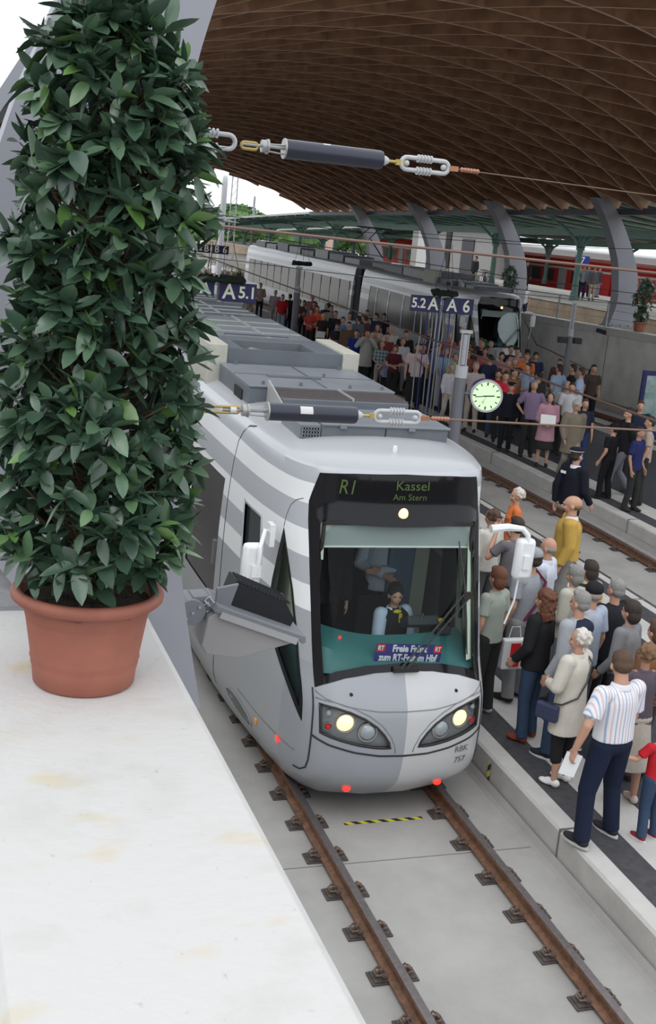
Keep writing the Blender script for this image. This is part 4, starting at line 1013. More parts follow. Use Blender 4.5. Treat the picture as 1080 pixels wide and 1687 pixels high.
# far tram: copy of the same vehicle
far=copy_tree(tram); far.location=(16.45,39.9,.70); far.rotation_euler=(.02,0,0)
tag(far,'far tram facing the camera beside the concrete wall, large white round shape in its windscreen')
nm=[c for c in far.children if c.name.startswith('windscreen_notice')]
for c in nm:
    for q in list(c.children): bpy.data.objects.remove(q)
    bpy.data.objects.remove(c)
b=MB(); pts=[(.86*1.0,2.86),(.3,2.86),(.02,2.72),(-.14,2.48),(-.18,2.2),(-.10,1.95),(.05,1.76),(.30,1.62),(.45,1.64),(.62,1.80),(.78,2.05),(.80,2.5)]
o=panel('white_disc',pts,[],mat('disc_white',(.70,.72,.76),.5),far,off=-.03,step=.12,thick=.004)  # plain white rounded sheet set just inside the far windscreen
s3=section('tram_section',20.0,'middle section of the far tram behind the crowd on the far platform'); s3.location=(16.45,53.75,.95); s3.rotation_euler=(.004,0,0)
# pantograph on far tram
pg=empty('pantograph'); pg.parent=s3
b=MB(); b.tube([(-.5,1.0,3.9),(-.4,2.6,4.7)],.03,6); b.tube([(.5,1.0,3.9),(.4,2.6,4.7)],.03,6); b.tube([(-.3,2.6,4.7),(-.25,1.2,5.25)],.025,6); b.tube([(.3,2.6,4.7),(.25,1.2,5.25)],.025,6); b.cyl((-.9,1.2,5.27),(.9,1.2,5.27),.03,n=6); b.build('pantograph_arm',M_rub,pg)
# ================================================================ people
def POSE(name,fem=False):
    s=.165 if fem else .185
    J=dict(hL=(-.09,0,.93),kL=(-.10,.02,.50),aL=(-.11,-.01,.09),hR=(.09,0,.93),kR=(.10,.02,.50),aR=(.11,-.01,.09),
      sL=(-s,0,1.42),eL=(-s-.05,-.02,1.13),wL=(-s-.06,.06,.88),sR=(s,0,1.42),eR=(s+.05,-.02,1.13),wR=(s+.06,.06,.88),turn=0,nod=0,tL=0,tR=0)
    P={'stand':{},
     'relaxed':dict(kL=(-.12,.06,.50),aL=(-.15,.05,.09),aR=(.10,-.05,.09),wL=(-s-.05,.10,.89)),
     'fold':dict(eL=(-s-.07,.03,1.13),wL=(.04,.21,1.12),eR=(s+.07,.03,1.13),wR=(-.03,.23,1.07)),
     'hold':dict(eL=(-s-.06,-.02,1.13),wL=(-.09,.22,1.05),eR=(s+.06,-.02,1.13),wR=(.09,.22,1.05)),
     'photo':dict(eL=(-s-.12,.12,1.24),wL=(-.075,.23,1.55),eR=(s+.12,.12,1.24),wR=(.075,.23,1.55)),
     'chin':dict(eL=(-s-.06,.06,1.13),wL=(.0,.18,1.34)),
     'wave':dict(eR=(s+.14,.05,1.5),wR=(s+.10,.08,1.74)),
     'walk':dict(kL=(-.10,.22,.52),aL=(-.10,.30,.11),kR=(.10,.0,.49),aR=(.10,-.28,.15),eL=(-s-.05,-.10,1.14),wL=(-s-.04,-.10,.88),eR=(s+.05,.02,1.13),wR=(s+.03,.20,.92)),
     'hips':dict(eL=(-s-.13,-.08,1.16),wL=(-.17,.0,.98),eR=(s+.13,-.08,1.16),wR=(.17,.0,.98)),
     'striped':dict(aL=(-.19,-.02,.09),kL=(-.15,.03,.50),aR=(.17,.02,.09),kR=(.14,.05,.50),eL=(-s-.14,-.03,1.16),wL=(-s-.17,.03,.91),eR=(s+.06,.04,1.12),wR=(s+.07,.14,.88),turn=-.55,nod=.45),
     'boy':dict(eL=(-s-.12,.08,1.22),wL=(-s-.33,.16,1.27),turn=0),
     'coat':dict(eL=(-s-.09,.03,1.15),wL=(-s+.02,.20,1.13),turn=.35,eR=(s+.06,.05,1.13),wR=(.05,.2,1.08)),
     'bag':dict(eL=(-s-.07,.0,1.13),wL=(-s-.05,.15,.95)),
     'seated':dict(kL=(-.13,.40,.90),kR=(.13,.40,.90),aL=(-.13,.42,.47),aR=(.13,.42,.47),eL=(-s-.06,.06,1.13),wL=(-.03,.34,1.08),eR=(s+.06,.06,1.13),wR=(.05,.34,1.10),nod=.12,turn=-.35),
     'lean':dict(hL=(-.11,0,.60),hR=(.11,0,.60),kL=(-.14,.42,.62),kR=(.14,.42,.62),aL=(-.14,.42,.15),aR=(.14,.42,.15)),
    }[name]
    J.update(P); J={k:(Vector(v) if isinstance(v,tuple) else v) for k,v in J.items()}
    return J
def capm(b,a,c,ra,rb,n=14):
    a=Vector(a);c=Vector(c); b.ball(a,ra,n,8); b.ball(c,rb,n,8); b.cyl(a,c,ra,rb,n=n)
def headM(J):
    return Matrix.Translation((0,.0,1.50))@Matrix.Rotation(J['turn'],4,'Z')@Matrix.Rotation(-J['nod'],4,'X')@Matrix.Translation((0,0,-1.50))
def mball(b,M,c,r,n=14,m=10):
    b.ball((0,0,0),(1,1,1),n,m); k=(m+1)*n
    for i in range(len(b.v)-k,len(b.v)):
        p=Vector(b.v[i]); q=M@Vector((p.x*r[0]+c[0],p.y*r[1]+c[1],p.z*r[2]+c[2])); b.v[i]=tuple(q)
def hand(b,e,w,side,grip=False,k=1):
    d=(w-e).normalized(); up=Vector((0,1,0)) if abs(d.z)>.5 else Vector((0,0,1))
    lat=d.cross(up).normalized()   # across palm
    nrm=lat.cross(d).normalized()
    lat=nrm.copy(); nrm=d.cross(lat).normalized()*(1 if side<0 else -1)
    # palm thin along nrm (towards the body), wide along lat
    for i in range(4):
        o=(i-1.5)*.019; a=w+lat*o*.7+d*.01; c=w+d*.085+lat*o
        capm(b,a,c,.015*k,.012*k,8)
        L=(.058,.072,.068,.05)[i]; bend=.35 if not grip else .9
        m1=c+(d*math.cos(bend*.6)+nrm*math.sin(bend*.6))*L*.5; m2=m1+(d*math.cos(bend*1.5)+nrm*math.sin(bend*1.5))*L*.5
        capm(b,c,m1,.0105*k,.0095*k,8); capm(b,m1,m2,.0095*k,.008*k,8)
    t0=w+d*.02+lat*.022; t1=w+d*.055+lat*.048+nrm*.015; t2=w+d*.085+lat*.05+nrm*.03
    capm(b,t0,t1,.013*k,.0115*k,8); capm(b,t1,t2,.011*k,.009*k,8)
def remesh(b,vox,name,smooth=2):
    me=bpy.data.meshes.new(name); me.from_pydata([tuple(p) for p in b.v],[],b.f)
    bm=bmesh.new(); bm.from_mesh(me); bmesh.ops.recalc_face_normals(bm,faces=bm.faces); bm.to_mesh(me); bm.free()
    o=bpy.data.objects.new(name,me); C.objects.link(o)
    md=o.modifiers.new('r','REMESH'); md.mode='VOXEL'; md.voxel_size=vox; md.adaptivity=0
    if smooth: sm=o.modifiers.new('s','SMOOTH'); sm.iterations=smooth; sm.factor=.5
    dg=bpy.context.evaluated_depsgraph_get(); r=bpy.data.meshes.new_from_object(o.evaluated_get(dg)); bpy.data.objects.remove(o); bpy.data.meshes.remove(me)
    r.name=name; r.shade_smooth(); return r
def g_body(pose,fem,q):
    J=POSE(pose,fem); b=MB(); M=headM(J); k=1 if q<.013 else 1.15
    mball(b,M,(0,-.008,1.655),(.075,.095,.105)); mball(b,M,(0,.030,1.605),(.058,.062,.082)); mball(b,M,(0,.035,1.565),(.042,.048,.035))
    mball(b,M,(0,.098,1.612),(.011,.018,.022),8,6); mball(b,M,(0,.09,1.585),(.022,.012,.006),8,6); mball(b,M,(0,.085,1.572),(.02,.012,.006),8,6)
    mball(b,M,(0,.083,1.655),(.045,.014,.010),8,6)
    for s in(-1,1): mball(b,M,(s*.078,.0,1.615),(.010,.020,.030),8,6); mball(b,M,(s*.03,.072,1.60),(.022,.02,.02),8,6)
    capm(b,(0,-.005,1.42),M@Vector((0,-.002,1.57)),.058 if not fem else .05,.052 if not fem else .045)
    b.ball((0,0,.96),(.145,.10,.11),16,10); b.ball((0,0,1.12),(.125,.085,.13),16,10); b.ball((0,.0,1.30),(.150,.10,.16),16,10); capm(b,(-.13,0,1.42),(.13,0,1.42),.05,.05)
    for s in 'LR':
        sg=-1 if s=='L' else 1
        capm(b,J['s'+s],J['e'+s],.048,.038); m=J['e'+s].lerp(J['w'+s],.3); capm(b,J['e'+s],m,.037,.036); capm(b,m,J['w'+s],.036,.025)
        hand(b,J['e'+s],J['w'+s],sg,k=k,grip=pose in('striped','coat','photo'))
        capm(b,J['h'+s],J['k'+s],.082,.055); m=J['k'+s].lerp(J['a'+s],.3)-Vector((0,.015,0)); capm(b,J['k'+s],m,.05,.052); capm(b,m,J['a'+s],.052,.034)
        capm(b,J['a'+s]-Vector((0,.01,.03)),J['a'+s]+Vector((0,.12,-.055)),.034,.026)
    return remesh(b,q,'body')
def elcyl(b,z0,z1,r0,r1,n=20,c0=(0,0),c1=(0,0)):
    vs=[(c0[0]+r0[0]*math.cos(6.283*i/n),c0[1]+r0[1]*math.sin(6.283*i/n),z0) for i in range(n)]+[(c1[0]+r1[0]*math.cos(6.283*i/n),c1[1]+r1[1]*math.sin(6.283*i/n),z1) for i in range(n)]
    b.add(vs,[(i,(i+1)%n,n+(i+1)%n,n+i) for i in range(n)]+[tuple(range(n-1,-1,-1)),tuple(range(n,2*n))])
def g_top(pose,fem,kind,q):
    J=POSE(pose,fem); b=MB(); s=abs(J['sL'].x); bulk={'tee':.0,'shirt':.006,'sweater':.014,'jacket':.022,'coat':.026,'vest':.022}.get(kind,0); w=-.012 if fem else 0
    b.ball((0,.0,1.31),(.168+bulk+w,.118+bulk,.17),20,12); b.ball((0,-.002,1.13),(.160+bulk+w*1.6,.116+bulk,.16),20,12); elcyl(b,1.0,1.32,(.164+bulk+w*1.5,.120+bulk),(.168+bulk+w,.118+bulk))
    if fem: b.ball((0,.06,1.30),(.125,.075,.075),14,8)
    capm(b,(-s+.035,0,1.40),(s-.035,0,1.40),.068+bulk*.6,.068+bulk*.6); b.ball((0,0,1.455),(.085,.07,.04),14,8)
    zb={'coat':.62,'jacket':.86,'shirt':.86,'tee':.90,'sweater':.91,'vest':.95}[kind]; zb=.985 if pose in('striped','seated') else zb
    elcyl(b,zb,1.15,(.172+bulk+(.035 if kind=='coat' else 0),.126+bulk+(.025 if kind=='coat' else 0)),(.163+bulk+w,.118+bulk))
    ln={'tee':.55,'shirt':.62,'sweater':2,'jacket':2,'coat':2,'vest':0}[kind]
    if kind=='shirt' and pose in('fold','x'): ln=2
    for x in 'LR':
        a,e,w_=J['s'+x],J['e'+x],J['w'+x]
        if ln==0: continue
        if ln<1: c=a.lerp(e,ln+.12); capm(b,a,a.lerp(e,ln),.064+bulk,.062+bulk); b.cyl(a,c,.06+bulk,.068+bulk,n=14)
        else:
            capm(b,a,e,.060+bulk,.050+bulk*.8); c=e.lerp(w_,.95); capm(b,e,e.lerp(w_,.85),.050+bulk*.8,.042+bulk*.5); b.cyl(e,c,.048,.044+bulk*.5,n=14)
    return remesh(b,q,'top',2)
def g_collar(pose,fem,kind,q):
    b=MB(); n=20; vs=[]
    for r,z in((.066,1.452),(.071,1.495),(.078,1.488),(.088,1.446)):
        for i in range(n): a=6.283*i/n; vs.append((r*math.cos(a),r*.92*math.sin(a)-.002,z-(.03 if math.sin(a)>.8 else 0)))
    b.add(vs,[(j*n+i,j*n+(i+1)%n,(j+1)*n+(i+1)%n,(j+1)*n+i) for j in range(3) for i in range(n)]); me=bpy.data.meshes.new('collar'); me.from_pydata([tuple(p) for p in b.v],[],b.f); me.shade_smooth(); return me
def g_bottom(pose,fem,kind,q):
    J=POSE(pose,fem); b=MB()
    if kind=='skirt':
        elcyl(b,.42,1.0,(.235,.20),(.150,.115)); b.ball((0,0,.96),(.17,.13,.10),18,10)
        return remesh(b,q,'skirt')
    b.ball((0,0,.94),(.166,.122,.115),18,10); elcyl(b,.94,1.04,(.165,.12),(.152,.112))
    for s in 'LR':
        h,k,a=J['h'+s],J['k'+s],J['a'+s]
        capm(b,h,k,.098,.073)
        if kind=='capri': capm(b,k,k.lerp(a,.45),.070,.066)
        elif kind=='shorts': pass
        else: capm(b,k,k.lerp(a,.85),.070,.062); b.cyl(k,a+Vector((0,-.005,-.03)),.066,.066,n=14)
    return remesh(b,q,'trousers')
def g_shoes(pose,fem,side,q):
    J=POSE(pose,fem); a=J['a'+side]; b=MB(); z=a.z-.09
    b.ball((a.x,a.y-.02,z+.048),(.042,.055,.046),12,8); b.ball((a.x,a.y+.09,z+.034),(.046,.095,.033),12,8); b.ball((a.x,a.y+.04,z+.05),(.040,.08,.042),12,8)
    for i in range(len(b.v)):
        if b.v[i][2]<z+.004: b.v[i]=(b.v[i][0],b.v[i][1],z+.004)
    return remesh(b,max(q*.7,.008),'shoe',1)
def g_sole(pose,fem,side,q):
    J=POSE(pose,fem); a=J['a'+side]; z=a.z-.09; b=MB(); n=20
    pts=[(a.x+.048*math.cos(6.283*i/n)*(1 if math.sin(6.283*i/n)>0 else .9),a.y+.05+.135*math.sin(6.283*i/n)) for i in range(n)]
    b.add([(x,y,z) for x,y in pts]+[(x,y,z+.02) for x,y in pts],[(i,(i+1)%n,n+(i+1)%n,n+i) for i in range(n)]+[tuple(range(n-1,-1,-1)),tuple(range(n,2*n))])
    me=bpy.data.meshes.new('sole'); me.from_pydata([tuple(p) for p in b.v],[],b.f); return me
def g_hair(pose,fem,kind,q):
    J=POSE(pose,fem); M=headM(J); b=MB(); rnd=random.Random(11)
    if kind=='bald': mball(b,M,(0,-.034,1.622),(.081,.075,.048))
    elif kind=='short' or kind=='cap': mball(b,M,(0,-.022,1.678),(.082,.094,.092)); mball(b,M,(0,-.045,1.625),(.078,.068,.065)); mball(b,M,(0,.035,1.735),(.06,.045,.03))
    elif kind=='bob':
        mball(b,M,(0,-.020,1.675),(.090,.102,.102)); mball(b,M,(0,-.045,1.60),(.092,.078,.10)); mball(b,M,(0,.04,1.735),(.06,.045,.03))
    elif kind=='curls':
        for i in range(46 if q<.013 else 26):
            u=rnd.random()*6.28; v=rnd.uniform(-.35,1); rr=math.sqrt(max(0,1-v*v)); x=rr*math.cos(u)*.082; y=rr*math.sin(u)*.09-.025; z=1.66+v*.095
            if y>.05 and z<1.70: continue
            mball(b,M,(x,y,z),(.027,.027,.027),7,5)
        mball(b,M,(0,-.028,1.67),(.085,.092,.095))
    elif kind=='long':
        mball(b,M,(0,-.022,1.675),(.090,.102,.10)); mball(b,M,(0,-.06,1.56),(.10,.075,.15))
        for i in range(60 if q<.013 else 30):
            u=rnd.uniform(2.6,6.8); z=rnd.uniform(1.42,1.72); mball(b,M,(.095*math.cos(u),-.05+.078*math.sin(u),z),(.025,.025,.03),7,5)
    return remesh(b,q,'hair',1)
def g_hat(pose,fem,kind,q):
    J=POSE(pose,fem); M=headM(J); b=MB()
    if kind=='peaked':
        mball(b,M,(0,-.01,1.735),(.118,.125,.035)); mball(b,M,(0,-.01,1.705),(.092,.104,.035)); mball(b,M,(0,.10,1.695),(.065,.045,.010))
    else:
        mball(b,M,(0,-.012,1.700),(.090,.104,.082)); mball(b,M,(0,.12,1.692),(.06,.07,.010))
    return remesh(b,max(q*.7,.006),'hat',1)
def g_hatband(pose,fem,kind,q):
    M=headM(POSE(pose,fem)); b=MB(); n=24; vs=[]
    for z in(1.708,1.724):
        for i in range(n): a=6.283*i/n; vs.append(M@Vector((.100*math.cos(a),-.01+.112*math.sin(a),z)))
    b.add(vs,[(i,(i+1)%n,n+(i+1)%n,n+i) for i in range(n)]); me=bpy.data.meshes.new('band'); me.from_pydata([tuple(p) for p in b.v],[],b.f); return me
def g_eyes(pose,fem,kind,q):
    M=headM(POSE(pose,fem)); b=MB()
    for s in(-1,1): mball(b,M,(s*.030,.079,1.633),(.013,.010,.006),8,6)
    me=bpy.data.meshes.new('eyes'); me.from_pydata([tuple(p) for p in b.v],[],b.f); return me
def g_glasses(pose,fem,kind,q):
    M=headM(POSE(pose,fem)); b=MB()
    for s in(-1,1):
        P=[M@Vector((s*.032+.022*math.cos(a*.5236),.098,1.633+.016*math.sin(a*.5236))) for a in range(13)]; b.tube(P,.002,4); b.tube([M@Vector((s*.054,.095,1.636)),M@Vector((s*.08,.02,1.636))],.002,4)
    b.tube([M@Vector((-.01,.1,1.636)),M@Vector((.01,.1,1.636))],.002,4); me=bpy.data.meshes.new('glasses'); me.from_pydata([tuple(p) for p in b.v],[],b.f); return me
MC={}
GEN=dict(body=lambda p,f,k,q:g_body(p,f,q),top=g_top,bottom=g_bottom,shoe=g_shoes,sole=g_sole,hair=g_hair,hat=g_hat,band=g_hatband,eyes=g_eyes,collar=g_collar,glasses=g_glasses)
def pmesh(part,pose,fem,kind,q):
    key=(part,pose,fem,kind,q)
    if key not in MC: MC[key]=GEN[part](pose,fem,kind,q); 
    me=MC[key]
    if not me.materials: me.materials.append(None)
    return me
def cloth(c):
    """colour tuple, or ('stripe',base,line,freq) / ('check',...)"""
    if c and isinstance(c[0],str):
        key='cloth_'+'_'.join(str(x) for x in c)
        if key in MATS: return MATS[key]
        m=mat(key,c[1],.85); nt=m.node_tree; b=nt.nodes['Principled BSDF']; tc=nt.nodes.new('ShaderNodeTexCoord'); sp=nt.nodes.new('ShaderNodeSeparateXYZ'); nt.links.new(tc.outputs['Object'],sp.inputs[0])
        def st(src,fr,thr):
            a=nt.nodes.new('ShaderNodeMath'); a.operation='MULTIPLY'; a.inputs[1].default_value=fr; nt.links.new(src,a.inputs[0])
            f=nt.nodes.new('ShaderNodeMath'); f.operation='FRACT'; nt.links.new(a.outputs[0],f.inputs[0])
            g_=nt.nodes.new('ShaderNodeMath'); g_.operation='GREATER_THAN'; g_.inputs[1].default_value=thr; nt.links.new(f.outputs[0],g_.inputs[0]); return g_.outputs[0]
        if c[0]=='stripe': fac=st(sp.outputs[0],c[3],.62)
        elif c[0]=='hoop': fac=st(sp.outputs[2],c[3],.5)
        else:
            f1,f2=st(sp.outputs[0],c[3],.7),st(sp.outputs[2],c[3],.7); x=nt.nodes.new('ShaderNodeMath'); x.operation='MAXIMUM'; nt.links.new(f1,x.inputs[0]); nt.links.new(f2,x.inputs[1]); fac=x.outputs[0]
        mx=nt.nodes.new('ShaderNodeMix'); mx.data_type='RGBA'; mx.inputs[6].default_value=(*c[1],1); mx.inputs[7].default_value=(*c[2],1); nt.links.new(fac,mx.inputs[0])
        out=mx.outputs[2]
        if c[0]=='stripe' and len(c)>4:
            f3=st(sp.outputs[0],c[3]*.5,.80); m3=nt.nodes.new('ShaderNodeMix'); m3.data_type='RGBA'; nt.links.new(f3,m3.inputs[0]); nt.links.new(out,m3.inputs[6]); m3.inputs[7].default_value=(*c[4],1); out=m3.outputs[2]
        nt.links.new(out,b.inputs['Base Color']); return m
    key='cloth_%.2f_%.2f_%.2f'%tuple(c); return mat(key,tuple(c),.88,var=.10,vscale=6,bump=.25,bscale=25,spec=.2)
SKIN=mat('skin',(.52,.29,.20),.55,var=.08,vscale=10); SKIN2=mat('skin_tanned',(.38,.20,.13),.55)
M_eye=mat('eye_dark',(.03,.02,.02),.3)
HC=dict(black=(.015,.012,.012),dark=(.035,.022,.016),brown=(.085,.045,.025),ltbrown=(.18,.10,.05),grey=(.26,.25,.24),white=(.62,.58,.52),blond=(.45,.32,.17),auburn=(.14,.05,.025))
def person(x,y,z,head,pose='stand',fem=False,hair='short',hc='dark',top='shirt',tc=(.3,.3,.35),bot='trousers',bc=(.03,.03,.05),label='',H=1.75,q=.02,shoe=(.03,.03,.03),hat=None,hatc=None,skin=None,group=None,wide=1.0,collar=False,glasses=False,eyes=True,cat='person',sole=None):
    root=tag(empty('person',(x,y,z),head),label,cat,group)
    k=H/1.76; root.scale=(k*wide,k*wide,k)
    def part(name,me,m):
        o=bpy.data.objects.new(name,me); C.objects.link(o); o.parent=root
        o.material_slots[0].link='OBJECT'; o.material_slots[0].material=m; return o
    part('body',pmesh('body',pose,fem,0,q),skin or SKIN)
    if hair: part('hair',pmesh('hair',pose,fem,hair,q),mat('hair_'+hc,HC[hc],.7,var=.25,vscale=50,bump=.5,bscale=120))
    t=part({'tee':'t_shirt','shirt':'shirt','sweater':'sweater','jacket':'jacket','coat':'coat','vest':'vest'}[top],pmesh('top',pose,fem,top,q),cloth(tc))
    part('skirt' if bot=='skirt' else 'trousers',pmesh('bottom',pose,fem,bot,q),cloth(bc))
    for s in 'LR':
        part('shoe',pmesh('shoe',pose,fem,s,q),cloth(shoe))
        if sole: part('sole',pmesh('sole',pose,fem,s,q),cloth(sole))
    if hat:
        part('hat',pmesh('hat',pose,fem,hat,q),cloth(hatc or (.02,.02,.025)))
        if hat=='peaked': part('hat_band',pmesh('band',pose,fem,0,q),cloth((.75,.75,.75)))
    if collar: part('collar',pmesh('collar',pose,fem,0,q),cloth(collar if isinstance(collar,tuple) else tc))
    if eyes: part('eyes',pmesh('eyes',pose,fem,0,q),M_eye)
    if glasses: part('glasses',pmesh('glasses',pose,fem,0,q),M_eye)
    return root
NEAR=[((1.67, 8.38, 0.715), 1.78, 14, {'pose': 'striped', 'hair': 'short', 'hc': 'brown', 'top': 'shirt', 'tc': ('stripe', (0.74, 0.74, 0.78),
(0.36, 0.43, 0.58), 34, (0.66, 0.5, 0.5)), 'bc': (0.013, 0.019, 0.042), 'q': 0.0085, 'collar': (0.74, 0.74, 0.78), 'shoe': (0.03, 0.03, 0.035), 'sole': (0.55, 0.55, 0.55), 'label': "man in a striped short-sleeved shirt and dark jeans holding a booklet and a child's hand", 'wide': 1.14}),
((2.19, 8.33, 0.713), 1.13, 10, {'pose': 'boy', 'hair': 'short', 'hc': 'blond', 'top': 'tee', 'tc': (0.55, 0.02, 0.03), 'bc': (0.042, 0.068, 0.125), 'q': 0.0085, 'shoe': (0.3, 0.03, 0.03), 'sole': (0.7, 0.7, 0.7), 'label': "small child in a red T-shirt and jeans at the right edge, holding a man's hand", 'wide': 1.12}),
((1.84, 9.42, 0.757), 1.6, 28, {'pose': 'coat', 'fem': True, 'hair': 'curls', 'hc': 'white', 'top': 'coat', 'tc': (0.6, 0.57, 0.5), 'bot': 'capri', 'bc': (0.02, 0.02, 0.022), 'q': 0.0085, 'collar': (0.6, 0.57, 0.5), 'shoe': (0.8, 0.8, 0.8), 'label': 'elderly woman with white curls in a cream coat, black capri trousers and white shoes'}),
((2.14, 9.98, 0.779), 1.78, 30, {'pose': 'relaxed', 'hair': 'short', 'hc': 'grey', 'top': 'jacket', 'tc': (0.36, 0.38, 0.41), 'bc': (0.042, 0.068, 0.125), 'q': 0.0085, 'shoe': (0.03, 0.035, 0.05), 'sole': (0.75, 0.75, 0.75), 'label': 'man with short grey hair in a grey jacket with a navy back and jeans'}),
((1.96, 10.39, 0.796), 1.66, 35, {'pose': 'bag', 'fem': True, 'hair': 'long', 'hc': 'auburn', 'top': 'jacket', 'tc': (0.02, 0.02, 0.022), 'bc': (0.042, 0.068, 0.125), 'q': 0.0085, 'shoe': (0.25, 0.05, 0.03), 'label': 'woman with long curly auburn hair in a black jacket and blue jeans'}),
((2.51, 10.33, 0.793), 1.74, 20, {'pose': 'stand', 'hair': 'bald', 'hc': 'grey', 'top': 'shirt', 'tc': (0.4, 0.46, 0.56), 'bc': (0.1, 0.1, 0.12), 'q': 0.011, 'hat': 'cap', 'label': 'man with a black cap over grey hair and a pale blue shirt'}),
((2.79, 10.0, 0.78), 1.66, 30, {'pose': 'bag', 'fem': True, 'hair': 'bob', 'hc': 'dark', 'top': 'sweater', 'tc': (0.22, 0.22, 0.23), 'bc': (0.05, 0.05, 0.06), 'q': 0.011, 'label': 'woman with a dark bob and a plain grey sweater'}),
((2.33, 8.98, 0.739), 1.62, -5, {'pose': 'hold', 'fem': True, 'hair': 'curls', 'hc': 'ltbrown', 'top': 'tee', 'tc': (0.1, 0.08, 0.1), 'bot': 'skirt', 'bc': (0.42, 0.38, 0.33), 'q': 0.0085, 'skin': 'T', 'shoe': (0.5, 0.42, 0.36), 'label': 'woman with light brown curls, dark top and beige skirt behind the striped shirt man'}),
((2.91, 10.51, 0.8), 1.72, 15, {'pose': 'stand', 'hair': 'short', 'hc': 'grey', 'top': 'jacket', 'tc': (0.02, 0.02, 0.025), 'bc': (0.02, 0.02, 0.022), 'q': 0.011, 'label': 'man with short grey hair in a black jacket, behind the man with the black cap'}),
((2.82, 11.24, 0.829), 1.63, 35, {'pose': 'hold', 'fem': True, 'hair': 'bob', 'hc': 'grey', 'top': 'jacket', 'tc': (0.52, 0.5, 0.42), 'bc': (0.2, 0.2, 0.2), 'q': 0.011, 'label': 'grey-haired woman in a beige jacket in the middle of the queue'}),
((3.18, 11.49, 0.84), 1.6, 10, {'pose': 'stand', 'fem': True, 'hair': 'bob', 'hc': 'dark', 'top': 'tee', 'tc': (0.66, 0.52, 0.24), 'bc': (0.05, 0.05, 0.07), 'q': 0.011, 'label': 'woman with dark hair in a yellow top, just below the man in the mustard sweater'}),
((2.86, 11.97, 0.859), 1.72, 40, {'pose': 'stand', 'hair': 'bald', 'hc': 'grey', 'top': 'shirt', 'tc': (0.62, 0.66, 0.76), 'bc': (0.15, 0.15, 0.2), 'q': 0.011, 'collar': (0.62, 0.66, 0.76), 'label': 'bald man in a pale blue-white shirt in front of the mustard sweater man'}),
((4.19, 13.73, 0.929), 1.76, 62, {'pose': 'stand', 'hair': 'bald', 'hc': 'ltbrown', 'top': 'sweater', 'tc': (0.5, 0.32, 0.075), 'bc': (0.24, 0.23, 0.22), 'q': 0.0085, 'collar': (0.7, 0.7, 0.7), 'wide': 1.32, 'label': 'balding man in a mustard yellow sweater and grey trousers looking left'}),
((2.31, 11.37, 0.835), 1.78, 25, {'pose': 'stand', 'hair': 'short', 'hc': 'dark', 'top': 'tee', 'tc': (0.3, 0.31, 0.34), 'bc': (0.3, 0.3, 0.3), 'q': 0.011, 'hat': 'cap', 'hatc': (0.3, 0.32, 0.34), 'wide': 1.12, 'label': 'broad man in a grey cap and T-shirt with a dark red shoulder strap'}),
((2.82, 12.75, 0.89), 1.74, 20, {'pose': 'photo', 'hair': 'short', 'hc': 'dark', 'top': 'tee', 'tc': (0.16, 0.15, 0.16), 'bc': (0.05, 0.05, 0.06), 'q': 0.011, 'label': 'dark-haired man in a dark grey T-shirt right behind the right tram mirror'}),
((3.82, 14.64, 0.965), 1.62, 75, {'pose': 'stand', 'fem': True, 'hair': 'curls', 'hc': 'white', 'top': 'tee', 'tc': (0.72, 0.2, 0.06), 'bc': (0.1, 0.1, 0.1), 'q': 0.011, 'label': 'woman with short white hair in a bright orange top looking left'}),
((2.81, 13.41, 0.916), 1.66, 20, {'pose': 'stand', 'fem': True, 'hair': 'curls', 'hc': 'brown', 'top': 'sweater', 'tc': (0.62, 0.6, 0.54), 'bc': (0.1, 0.1, 0.1), 'q': 0.013, 'label': 'person with curly brown hair and white top close beside the tram windscreen'}),
((1.72, 11.03, 0.821), 1.68, 25, {'pose': 'stand', 'fem': True, 'hair': 'bob', 'hc': 'auburn', 'top': 'tee', 'tc': (0.34, 0.37, 0.32), 'bc': (0.03, 0.025, 0.03), 'q': 0.011, 'shoe': (0.4, 0.4, 0.4), 'label': 'woman in a sage green T-shirt and black trousers next to the tram front'}),
((5.85, 16.5, 1.029), 1.82, -75, {'pose': 'walk', 'hair': 'short', 'hc': 'dark', 'top': 'jacket', 'tc': (0.012, 0.013, 0.022), 'bc': (0.012, 0.013, 0.02), 'q': 0.0085, 'hat': 'peaked', 'hatc': (0.012, 0.012, 0.02), 'collar': (0.7, 0.7, 0.75), 'label': 'uniformed officer in black with peaked cap and white badge walking to the right'}),
((2.74, 9.44, 0.758), 1.66, 20, {'pose': 'stand', 'fem': True, 'hair': 'bob', 'hc': 'brown', 'top': 'jacket', 'tc': (0.22, 0.1, 0.05), 'bc': (0.05, 0.04, 0.04), 'q': 0.013, 'label': 'woman in a tan brown jacket at the right edge of the picture'})]
